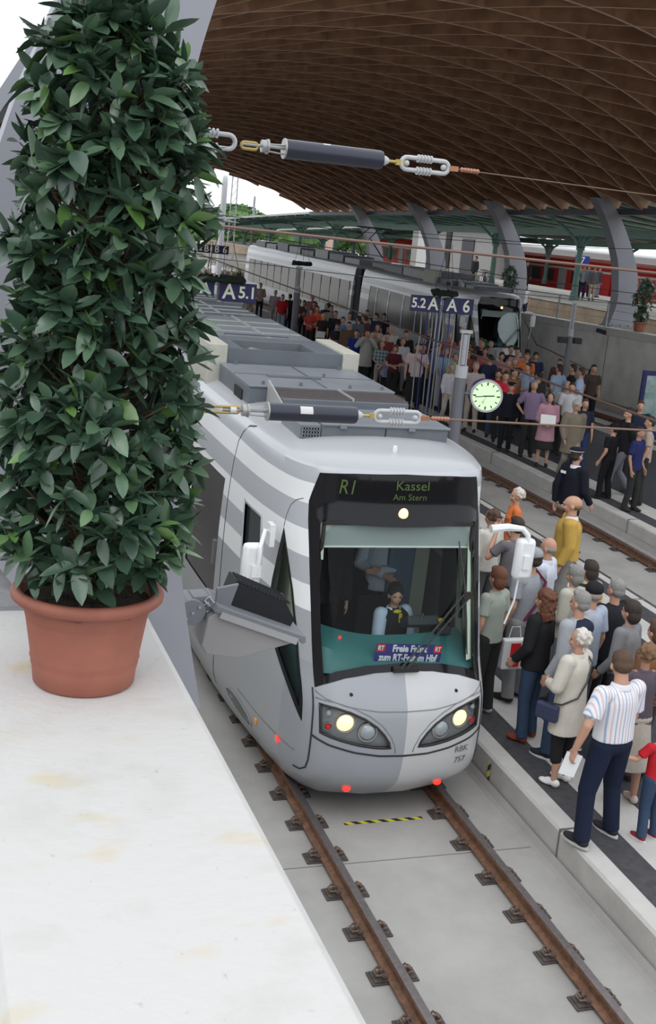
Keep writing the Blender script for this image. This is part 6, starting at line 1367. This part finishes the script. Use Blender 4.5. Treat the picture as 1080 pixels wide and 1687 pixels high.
for P_,H_,h_,k_ in NEAR:
    k_=dict(k_); k_['q']=k_.get('q',.012)
    if k_.get('skin')=='T': k_['skin']=SKIN2
    person(P_[0],P_[1],P_[2],R(h_),H=H_*1.045,**k_)
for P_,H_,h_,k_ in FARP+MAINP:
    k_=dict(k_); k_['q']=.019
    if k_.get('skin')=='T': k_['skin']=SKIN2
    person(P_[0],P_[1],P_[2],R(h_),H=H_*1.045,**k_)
# ================================================================ tension assemblies on the steel leg
M_ins=mat('insulator_grey',(.50,.51,.52),.4); M_galv=mat('galvanised',(.42,.42,.41),.4,metal=.5); M_brass=mat('brass_yellow',(.48,.36,.12),.45,metal=.4); M_ten=mat('tensioner_dark',(.022,.026,.045),.38,coat=.2); M_cop=mat('copper_wrap',(.42,.20,.12),.4,metal=.5)
def loop(b,x0,x1,y,z,w,r,vert=True):
    n=8; P=[]
    for i in range(n+1): a=math.pi/2+math.pi*i/n; P.append((x0+w+math.cos(a)*w,math.sin(a)*w))
    for i in range(n+1): a=-math.pi/2+math.pi*i/n; P.append((x1-w+math.cos(a)*w,math.sin(a)*w))
    P.append(P[0]); b.tube([(x,y,z+h) if vert else (x,y+h,z) for x,h in P],r,8)
def tension(y,z,label,k,x_leg,upper=True):
    root=tag(empty('wire_tensioner',(x_leg,y,z)),label,'wire tensioner'); X=lambda x:x-x_leg
    def P(n,m,f,sm=True):
        b=MB(); f(b); return b.build(n,m,root,smooth=sm,sharp=50)
    if upper:
        P('loop_insulator',M_ins,lambda b:(loop(b,0,X(-3.26),0,0,.026,.009),[b.cyl((.055+.016*i,0,s*.026),(.061+.016*i,0,s*.026),.018,n=12) for i in range(6) for s in(-1,1)]))
        P('shackle',M_brass,lambda b:loop(b,X(-3.235),X(-3.17),0,-.005,.012,.006))
        x0,x1=-3.165,-3.06
    else:
        P('shackle',M_brass,lambda b:(loop(b,0.0,X(-3.16),0,0,.012,.006),b.box((.06,0,0),(.05,.03,.03))))
        P('turnbuckle',M_white,lambda b:b.cyl((X(-3.20),0,0),(X(-3.175),0,0),.014,n=12))
        x0,x1=-3.16,-3.04
    P('threaded_rod',M_galv,lambda b:b.cyl((X(x0-.07),0,0),(X(x1),0,0),.006,n=8))
    P('end_nut',M_galv,lambda b:(b.cyl((X(x0+.01),0,0),(X(x0+.03),0,0),.024,n=14),b.cyl((X(x0+.03),0,0),(X(x0+.038),0,0),.028,n=14),[b.cyl((X(x0+.03),.016*math.cos(a),.016*math.sin(a)),(X(x1),.022*math.cos(a),.022*math.sin(a)),.0035,n=6) for a in(.5,2.6,4.7)]))
    P('cylinder_cap',M_galv,lambda b:b.cyl((X(x1-.006),0,0),(X(x1),0,0),.039,n=24))
    P('tensioner_cylinder',M_ten,lambda b:b.lathe([(.0,X(x1)),(.037,X(x1)),(.037,X(-2.665)),(.034,X(-2.655)),(0,X(-2.655))],n=28,axis='x'))
    P('label_sticker',mat('sticker_white',(.7,.7,.69),.6),lambda b:b.add([(X(-2.91)+dx,-.0375*math.cos(a),.0375*math.sin(a)) for dx in(0,.055 if not upper else .03) for a in (([.05,.25,.5,.75,.95] if not upper else [1.0,1.15,1.3]))],[(i,i+1,i+1+(5 if not upper else 3),i+(5 if not upper else 3)) for i in range(4 if not upper else 2)]),False)
    P('end_cone',M_ins,lambda b:b.lathe([(0,X(-2.655)),(.019,X(-2.655)),(.019,X(-2.64)),(.010,X(-2.625)),(0,X(-2.62))],n=14,axis='x'))
    P('clevis',M_brass,lambda b:(b.cyl((X(-2.63),0,0),(X(-2.59),0,0),.006,n=8),b.box((X(-2.575),0,0),(.035,.014,.022))))
    P('loop_insulator',M_ins,lambda b:(loop(b,X(-2.57),X(-2.36),0,0,.024,.009),[b.cyl((X(-2.50)+.014*i,0,s*.024),(X(-2.495)+.014*i,0,s*.024),.016,n=12) for i in range(5) for s in(-1,1)],b.ball((X(-2.548),-.004,0),.012,10,8),b.ball((X(-2.385),-.004,0),.012,10,8)))
    P('copper_clamp',M_cop,lambda b:(b.box((X(-2.34),0,0),(.04,.02,.02)),[b.ball((X(-2.30)+.014*i,0,0),.010,8,6) for i in range(6)]))
    P('wire',M_wire,lambda b:b.cyl((X(-2.34),0,0),(X(19.6),0,-.25),.005 if not upper else .0025,n=6))
    P('bracket',M_galv,lambda b:b.box((-.02,0,0),(.05,.03,.06)),False)
tension(4.4,6.31,'upper black cylinder wire tensioner against the wooden roof, with ribbed insulators on both sides',0,-3.47,True)
tension(4.4,5.275,'lower black cylinder wire tensioner in front of the tram roof, with a white sticker',1,-3.47,False)
# ================================================================ floodlight on the leg
M_fl=mat('floodlight_grey',(.19,.195,.215),.5); M_fl2=mat('floodlight_plate',(.30,.29,.29),.45)
fl=tag(empty('floodlight',(-3.33,4.32,4.46)),'dark grey wedge-shaped floodlight with black louvre mounted on the steel leg','floodlight'); fl.rotation_euler=(0,R(14),0)
b=MB(); b.prism([(.06,.0),(.07,-.12),(.10,-.15),(.24,-.14),(.47,-.012),(.475,.01),(.10,.05)],lambda p,k:(p[0],-.10+.22*k,p[1])); b.build('housing',M_fl2,fl,bevel=.006)
b=MB(); b.prism([(.07,.035),(.085,.065),(.49,.022),(.50,-.005),(.485,-.015),(.47,.0)],lambda p,k:(p[0],-.115+.25*k,p[1])); b.build('top_frame',M_fl,fl,bevel=.004)
b=MB(); b.box((.28,-.118,.012),(.36,.004,.028),M=Matrix.Rotation(R(6),3,'Y')); b.build('front_strip',mat('strip_light',(.36,.36,.37),.4),fl)
b=MB(); b.prism([(.17,.05),(.44,.02),(.45,.06),(.385,.125),(.15,.165),(.145,.10)],lambda p,k:(p[0],-.03+.13*k,p[1])); b.build('louvre_box',mat('louvre_black',(.008,.008,.012),.5),fl)
b=MB()
for i in range(14): x=.17+.018*i; z=.162-.0030*i*1.0; b.box((x,.035,z),(.004,.13,.012),M=Matrix.Rotation(.5,3,'Y'))
for i in range(5): b.box((.28,-.015+.025*i,.148),(.24,.003,.006),M=Matrix.Rotation(R(9),3,'Y'))
b.build('louvre_slats',mat('louvre_slat',(.05,.05,.06),.35,metal=.4),fl)
b=MB(); b.prism([(.085,.06),(.15,.05),(.155,.16),(.07,.12)],lambda p,k:(p[0],-.06+.02*k,p[1])); b.prism([(-.02,-.05),(.05,-.04),(.075,.03),(.05,.08),(-.01,.06)],lambda p,k:(p[0],-.05+.10*k,p[1])); b.build('side_bracket',M_fl,fl,bevel=.004)
b=MB(); b.cyl((-.0,-.07,.0),(-.0,.07,.0),.055,n=20); b.box((-.07,0,-.0),(.12,.09,.07)); b.build('pivot_joint',M_fl,fl,bevel=.003)
b=MB()
for zz in (.035,.06): b.tube([(.035,-.062,zz),(.06,-.062,zz-.02),(.075,-.062,zz),(.05,-.062,zz+.02),(.035,-.062,zz)],.003,6)
for x,z in((.0,0),(.02,.03),(-.02,-.03)): b.cyl((x,-.07,z),(x,-.078,z),.007,n=6)
b.build('buckle',mat('steel_bright',(.6,.6,.6),.3,metal=.8),fl)
# ================================================================ station clock on its column
M_col=mat('column_grey',(.155,.155,.175),.5); M_glow=mat('clock_face',(.62,.78,.52),.5,emit=(.60,.86,.48),estr=.42); M_blue=mat('sign_navy',(.022,.022,.13),.45); M_letter=mat('sign_letter',(.82,.82,.68),.5,emit=(.8,.8,.62),estr=.12)
def column(x,y,z0,label,H1=2.35,group=None,spk=False,r=.12,RL=1.0):
    root=tag(empty('platform_lamp_column',(x,y,z0)),label,'lamp column',group)
    MB().cyl((0,0,0),(0,0,H1),r,n=20).build('column',M_col,root,smooth=True)
    MB().cyl((0,0,H1),(0,0,H1+.22),r*1.02,n=20).build('column_band',mat('band_light',(.42,.43,.45),.4),root,smooth=True)
    b=MB()
    for s in(-1,1): b.cyl((s*r*.6,0,H1+.2),(s*r*.6,0,H1+RL),.018,n=8)
    b.box((0,0,H1+RL),(r*2,.08,.06)); b.build('lamp_rods',M_galv,root)
    b=MB(); b.cyl((0,0,H1+.24),(0,0,H1+RL-.05),r*.42,n=12); b.build('light_tube',mat('light_tube',(.34,.34,.38),.25),root,smooth=True)
    if spk:
        for s in(-1,1): 
            b=MB(); b.box((s*.25,0,H1-.12),(.24,.16,.17)); b.build('speaker',M_cab,root,bevel=.01)
    MB().cyl((0,0,0),(0,0,.03),r*1.5,n=20).build('base_flange',M_col,root)
    return root
c1=column(5.17,19.8,g(19.8)+.38,'thick grey lamp column on the near platform edge beside the clock',H1=2.45,r=.115,RL=.85)
column(13.62,30.5,1.18,'slim dark lamp column with two black loudspeakers by the concrete wall',H1=2.45,spk=True,r=.085)
column(10.05,46,1.18,'grey lamp column among the crowd, left of the orange-red shirt',H1=2.2,r=.13)
ck=tag(empty('station_clock',(5.63,19.6,3.28)),'round station clock with a pale green lit face showing about a quarter to three','clock')
ck.rotation_euler=(0,0,R(-14))
b=MB(); b.lathe([(0,.06),(.285,.06),(.30,.04),(.30,-.17),(.28,-.19),(0,-.19)],n=48,axis='y'); o=b.build('case',mat('clock_case',(.04,.045,.15),.4),ck,smooth=True); o.scale=(1,-1,1)
b=MB(); b.lathe([(.268,-.061),(.268,-.08),(.305,-.08),(.305,-.02)],n=48,axis='y'); b.build('bezel',mat('bezel_light',(.5,.51,.52),.35,metal=.3),ck,smooth=True)
b=MB(); b.add([(.27*math.cos(6.283*i/48),-.066,.27*math.sin(6.283*i/48)) for i in range(48)],[tuple(range(48))]); b.build('dial',M_glow,ck)
M_hand=mat('clock_black',(.01,.01,.01),.5)
b=MB()
for i in range(12):
    a=math.pi*i/6; q=Matrix.Rotation(a,3,'Y'); b.box(q@Vector((0,-.069,.225)),(.018 if i%3 else .024,.003,.05 if i%3 else .062),M=q)
b.build('hour_marks',M_hand,ck)
def chand(n,ang,L,w,m=M_hand):
    q=Matrix.Rotation(R(ang),3,'Y'); b=MB(); b.box(q@Vector((0,-.072,L/2-.03)),(w,.003,L+.06),M=q); b.build(n,m,ck)
chand('hour_hand',85,.15,.020); chand('minute_hand',262,.215,.014)
b=MB(); q=Matrix.Rotation(R(205),3,'Y'); b.box(q@Vector((0,-.075,.05)),(.004,.002,.12),M=q); c_=q@Vector((0,-.075,.13)); b.tube([(c_.x+.018*math.cos(a*.6283),-.075,c_.z+.018*math.sin(a*.6283)) for a in range(11)],.003,5); b.build('second_hand',M_hand,ck)
b=MB(); b.cyl((-.28,.05,0),(-.50,.12,0),.035,n=12); b.build('arm',M_col,ck)
# ================================================================ platform signs and garlands
M_garl=mat('garland_green',(.010,.022,.010),.8,var=.5,vscale=40,bump=1,bscale=60)
def sign(x0,x1,y,zc_,h,lt,rt,label,zb,slope=0,gz=None,gx=None):
    xm=(x0+x1)/2; root=tag(empty('platform_sign',(xm,y,zb)),label,'platform sign')
    w=(x1-x0); Z=zc_-zb
    for s,t in((-1,lt),(1,rt)):
        cx=s*w*.262; bw=w*.455
        bd=MB().box((cx,0,Z),(bw,.10,h)).build('sign_board',M_blue,root,bevel=.006)
        MB().box((cx+s*(-1)*0,-.052,Z),(.006,.002,h)).build('board_joint',mat('joint_dark',(.01,.01,.02),.5),root)
        for k_,(ch,sz) in enumerate(t):
            xx=cx+(-bw*.25 if k_==0 else bw*.25)
            txt(ch,h*sz,M_letter,root,facing(xx,-.054,Z-.0,0),ext=.001,sx=.95,bold=h*.018)
    b=MB()
    for xx in(-.06,.06): b.cyl((xx,.12,0),(xx,.12,Z+h*.9),.025,n=8)
    b.box((0,.10,Z+h*.35),(w*.9,.04,.05)); b.box((0,.10,Z-h*.35),(w*.9,.04,.05)); b.build('post',M_galv,root)
    return root
def garland(x,y,z,Rr,r,label):
    rnd=random.Random(int(x*10)); b=MB()
    for i in range(90):
        a=rnd.random()*6.283; b.ball((Rr*math.cos(a)+rnd.uniform(-r,r)*.5,Rr*math.sin(a)+rnd.uniform(-r,r)*.5,rnd.uniform(-r,r)*.6),r*rnd.uniform(.35,.6),6,4)
    root=tag(empty('garland',(x,y,z)),label,'garland'); b.tube([(Rr*math.cos(.314*i),Rr*math.sin(.314*i),0) for i in range(21)],r*.7,8); b.build('leaf_ring',M_garl,root)
    b=MB()
    for a in(.3,2.4,4.5): b.cyl((Rr*math.cos(a),Rr*math.sin(a),0),(Rr*.2*math.cos(a),Rr*.2*math.sin(a),1.3),.007,n=4)
    b.build('hanging_wire',M_wired,root); return root
sign(8.27,10.17,30,4.27,.43,[('5.2',.85),('A',1.1)],[('A',1.1),('6',1.1)],'navy platform sign reading 5.2 A and A 6 above the crowd',1.18)
sign(1.62,3.68,29,4.24,.47,[('4',1.1),('A',1.1)],[('A',1.1),('5.1',.85)],'navy platform sign reading 4 A and A 5.1 above the near tram roof',1.18)
sign(8.80,10.62,60,4.42,.42,[('5.2',.85),('B',1.1)],[('B',1.1),('6',1.1)],'farther navy platform sign reading 5.2 B and B 6',1.18)
garland(9.15,29.75,4.60,.30,.10,'dark green leaf garland ring hanging over the 5.2 A sign'); garland(2.70,28.7,4.56,.52,.10,'wide dark green garland hanging over the 4 A sign'); garland(9.97,45.4,4.56,.34,.10,'dark green garland ring hanging in front of the far tram roof')
# post of banner rods below the first sign
bn=tag(empty('banner_stand',(9.45,30.6,1.18)),'stand of blue and clear streamers below the 5.2 A sign','banner stand')
for i in range(7):
    x=-.55+.17*i; b=MB(); b.tube([(x,0,2.95),(x+.03,.0,2.2),(x-.02,0,1.5),(x+.01,0,0)],.018,6); b.build('streamer',mat('streamer_blue',(.03,.05,.30),.4) if i%2 else mat('streamer_clear',(.40,.40,.44),.3),bn)
# ================================================================ right side small things
pb=tag(empty('poster_board',(15.0-.35,27.6,1.18)),'dark blue poster board with a green and white poster at the right edge','poster board')
b=MB(); b.box((.35,0,.95),(1.35,.08,1.9)); b.build('frame',M_blue,pb,bevel=.01)
pm=mat('poster_print',(.55,.62,.66),.5,col2=(.05,.22,.14),vscale=2.2); b=MB(); b.box((.35,-.045,1.02),(1.12,.01,1.5)); b.build('poster',pm,pb)
b=MB(); b.box((0,0,.0),(.06,.5,.04)); b.box((.7,0,.0),(.06,.5,.04)); b.build('foot',M_blue,pb)
yb=tag(empty('ticket_validator',(14.55,30.6,1.18)),'small yellow box on two thin legs near the concrete wall','ticket box')
b=MB(); b.box((0,0,.78),(.42,.30,.28)); b.build('box',mat('box_yellow',(.62,.42,.02),.45),yb,bevel=.02)
b=MB()
for s in(-1,1): b.cyl((s*.12,0,0),(s*.12,0,.66),.025,n=8)
b.build('leg',M_cab,yb)
wf=tag(empty('wall_floodlight',(19.50,38.2,3.26)),'small black floodlight with silver lens on the wall top left of the large arch','floodlight')
b=MB(); b.box((0,0,0),(.5,.3,.14),M=Matrix.Rotation(.25,3,'Y')); b.build('housing',M_cab,wf,bevel=.02); b=MB(); b.ball((.14,-.12,.0),(.12,.08,.09),12,8); b.build('lens',M_chrome,wf,smooth=True)
cb=tag(MB().tube([(19.57+.0,38.73+.17*math.cos(.4*i),1.60+.28*math.sin(.4*i)) for i in range(33)],.03,6).build('cable_coil',M_rub),'black coil of cable hanging on the concrete wall','cable')
MB_c=MB().tube([(19.57,44.5,wt(44.5)-.3),(19.57,43.2,2.2),(19.57,42.0,2.1),(19.57,38.95,1.75)],.012,6); tag(MB_c.build('wall_cable',M_rub),'thin black cable running down the concrete wall to the coil','cable')
def bicycle(x,y,z,rz,label):
    r=tag(empty('bicycle',(x,y,z),rz),label,'bicycle','bicycles on the stone platform')
    for dx in(-.52,.52):
        b=MB(); b.tube([(dx+.33*math.cos(.349*i),0,.34+.33*math.sin(.349*i)) for i in range(19)],.02,5); b.build('wheel',M_rub,r)
    b=MB()
    for p,q in (((-.52,0,.34),(-.1,0,.32)),((-.1,0,.32),(-.25,0,.85)),((-.25,0,.8),(.35,0,.82)),((-.1,0,.32),(.35,0,.78)),((.52,0,.34),(.36,0,.95)),((-.52,0,.34),(-.23,0,.75))): b.cyl(p,q,.018,n=6)
    b.build('frame',M_rub,r); b=MB(); b.cyl((.34,-.28,.98),(.34,.28,.98),.015,n=6); b.build('handlebar',M_rub,r); b=MB(); b.box((-.26,0,.9),(.24,.12,.05)); b.build('saddle',M_rub,r)
for i,(x,y,a) in enumerate([(28.3,66.5,70),(28.9,67.6,95),(28.4,63.4,80)]): bicycle(x,y,3.42,R(a),['dark bicycle, leftmost of the parked ones under the canopy','dark bicycle in the middle of the parked ones','dark bicycle nearest the arch'][i])
# seven sign
s7=tag(empty('track_sign',(36.3,69,3.42)),'small blue sign reading 7 hanging in front of the red coaches','track sign')
MB().box((0,0,2.1),(1.0,.1,.6)).build('sign_board',mat('sign_blue_light',(.03,.05,.30),.5),s7); txt('7',.6,M_letter,s7,facing(0,-.06,2.1),ext=.001); MB().cyl((0,.05,0),(0,.05,1.85),.05,n=8).build('post',M_steel,s7)
# ================================================================ things carried
def locof(x,y,z,head,H,wide,p): 
    k=H*1.045/1.76; q=Matrix.Rotation(R(head),3,'Z')@Vector((p[0]*k*wide,p[1]*k*wide,p[2]*k)); return Vector((x,y,z))+q
P_,H_,h_,k_=NEAR[0]
hp=locof(*P_,h_,H_,k_.get('wide',1),(-.355,.05,.80))
bk=tag(empty('booklet',tuple(hp),R(h_+60)),'white and dark booklet in the left hand of the man in the striped shirt','booklet'); b=MB(); b.box((0,0,-.03),(.012,.15,.22),M=Matrix.Rotation(.25,3,'X')); b.build('pages',M_white,bk); b=MB(); b.box((.009,0,-.03),(.006,.152,.222),M=Matrix.Rotation(.25,3,'X')); b.build('cover',M_blue,bk)
P_,H_,h_,k_=NEAR[2]
sb=tag(empty('shoulder_bag',P_,R(h_)),'small dark handbag with a strap worn across the cream coat','handbag'); k=H_*1.045/1.76
b=MB(); b.tube([Vector(p)*k for p in((.13,.09,1.40),(.15,0,1.50),(.11,-.13,1.40),(.0,-.165,1.22),(-.12,-.15,1.06),(-.22,-.03,.97),(-.235,.10,.95))],.009,6); b.build('strap',M_rub,sb)
b=MB(); b.box(Vector((-.26,.10,.86))*k,(.08,.24,.17)); b.build('bag',mat('bag_navy',(.03,.04,.09),.6),sb,bevel=.02)
P_,H_,h_,k_=NEAR[3]; k=H_*1.045/1.76
ob=[o for o in bpy.data.objects if o.get('label')==k_['label']][0]
b=MB(); b.ball((0,-.045,1.385),(.185,.118,.095),20,12); 
me=remesh(b,.01,'navy_yoke'); me.materials.append(cloth((.022,.026,.05))); o=bpy.data.objects.new('navy_yoke',me); C.objects.link(o); o.parent=ob
def child_of(label,name,mbf,m,**kw):
    ob=[o for o in bpy.data.objects if o.get('label')==label][0]; b=MB(); mbf(b); return b.build(name,m,ob,**kw)
offl=[k['label'] for _,_,_,k in NEAR if 'officer' in k['label']][0]
child_of(offl,'name_badge',lambda b:(b.box((.10,.138,1.37),(.09,.012,.035)),b.box((-.10,-.140,1.37),(.10,.012,.04))),mat('badge_white',(.9,.9,.88),.4))
child_of(NEAR[13][3]['label'],'bag_strap',lambda b:b.tube([(.08,.14,1.25),(.13,.03,1.50),(.10,-.13,1.40),(-.02,-.16,1.2),(-.17,-.13,1.0)],.016,6),cloth((.12,.02,.05)))
wt_=tag(empty('wrist_watch',tuple(locof(*NEAR[0][0],NEAR[0][2],NEAR[0][1],1.05,(-.352,.028,.925)))),'small watch on the left wrist of the man in the striped shirt','watch'); MB().lathe([(.032,-.008),(.034,0),(.032,.008)],n=14).build('strap',M_galv,wt_)
wb=[k for _,_,_,k in NEAR if 'sage green' in k['label']][0]; Pw=[p for p,_,_,k in NEAR if k is wb][0]
bg=tag(empty('carrier_bag',(Pw[0]+.33,Pw[1]+.02,Pw[2]+.62)),'red and white carrier bag held by the woman in the sage green T-shirt','bag'); MB().box((0,0,.10),(.30,.10,.36)).build('bag',M_white,bg,bevel=.02); MB().box((0,-.055,.10),(.12,.01,.28)).build('red_print',mat('notice_red',(.62,.02,.03),.5),bg); b=MB(); b.tube([(-.08,0,.27),(-.05,0,.42),(.05,0,.42),(.08,0,.27)],.006,5); b.build('handle',M_white,bg)
for lb,off,nm in (('blond woman in black holding a newspaper',(.0,.26,.95),'newspaper'),('woman in a pink cardigan',(0,.27,1.15),'leaflet')):
    for P_,H_,h_,k_ in FARP:
        if k_['label'].startswith(lb):
            q=locof(*P_,h_,H_,1,off); n_=tag(empty(nm,tuple(q),R(h_)),'white '+nm+' held by the '+('blond woman in black' if nm=='newspaper' else 'woman in the pink cardigan'),nm)
            MB().box((0,0,0),(.34,.02,.26),M=Matrix.Rotation(.5,3,'X')).build('sheet',M_white,n_)
# ================================================================ crew in the cab
def in_cab(x,y,z): return tw(.08+x,9.44+y,z)
v=in_cab(.26,1.22,.42)
dr=person(v.x,v.y,v.z,R(195),pose='seated',fem=True,hair='bob',hc='black',top='jacket',tc=(.50,.58,.74),bc=(.02,.02,.03),q=.010,H=1.68,label='driver in a black waistcoat, light blue sleeves and yellow scarf behind the windscreen',collar=(.62,.66,.75))
me=pmesh('top','seated',False,'vest',.010); o=bpy.data.objects.new('waistcoat',me); C.objects.link(o); o.parent=dr; o.scale=(1.02,1.04,1.0); o.material_slots[0].link='OBJECT'; o.material_slots[0].material=cloth((.012,.012,.014))
b=MB(); b.ball((0,.075,1.455),(.055,.03,.022),10,6); b.box((0,.135,1.40),(.035,.015,.10)); b.build('scarf',mat('scarf_yellow',(.62,.52,.05),.6),dr)
v=in_cab(.42,2.05,.86)
person(v.x,v.y,v.z,R(160),pose='fold',hair='short',hc='brown',top='shirt',tc=(.50,.56,.68),bc=(.02,.02,.03),q=.011,H=1.80,label='man in a light blue shirt standing with folded arms behind the driver in the cab')
v=in_cab(-.38,1.75,.86)
person(v.x,v.y,v.z,R(170),pose='stand',hair='short',hc='black',top='jacket',tc=(.008,.008,.010),bc=(.01,.01,.01),q=.011,H=1.80,label='person in a black suit standing in the dark left of the cab',wide=1.1)
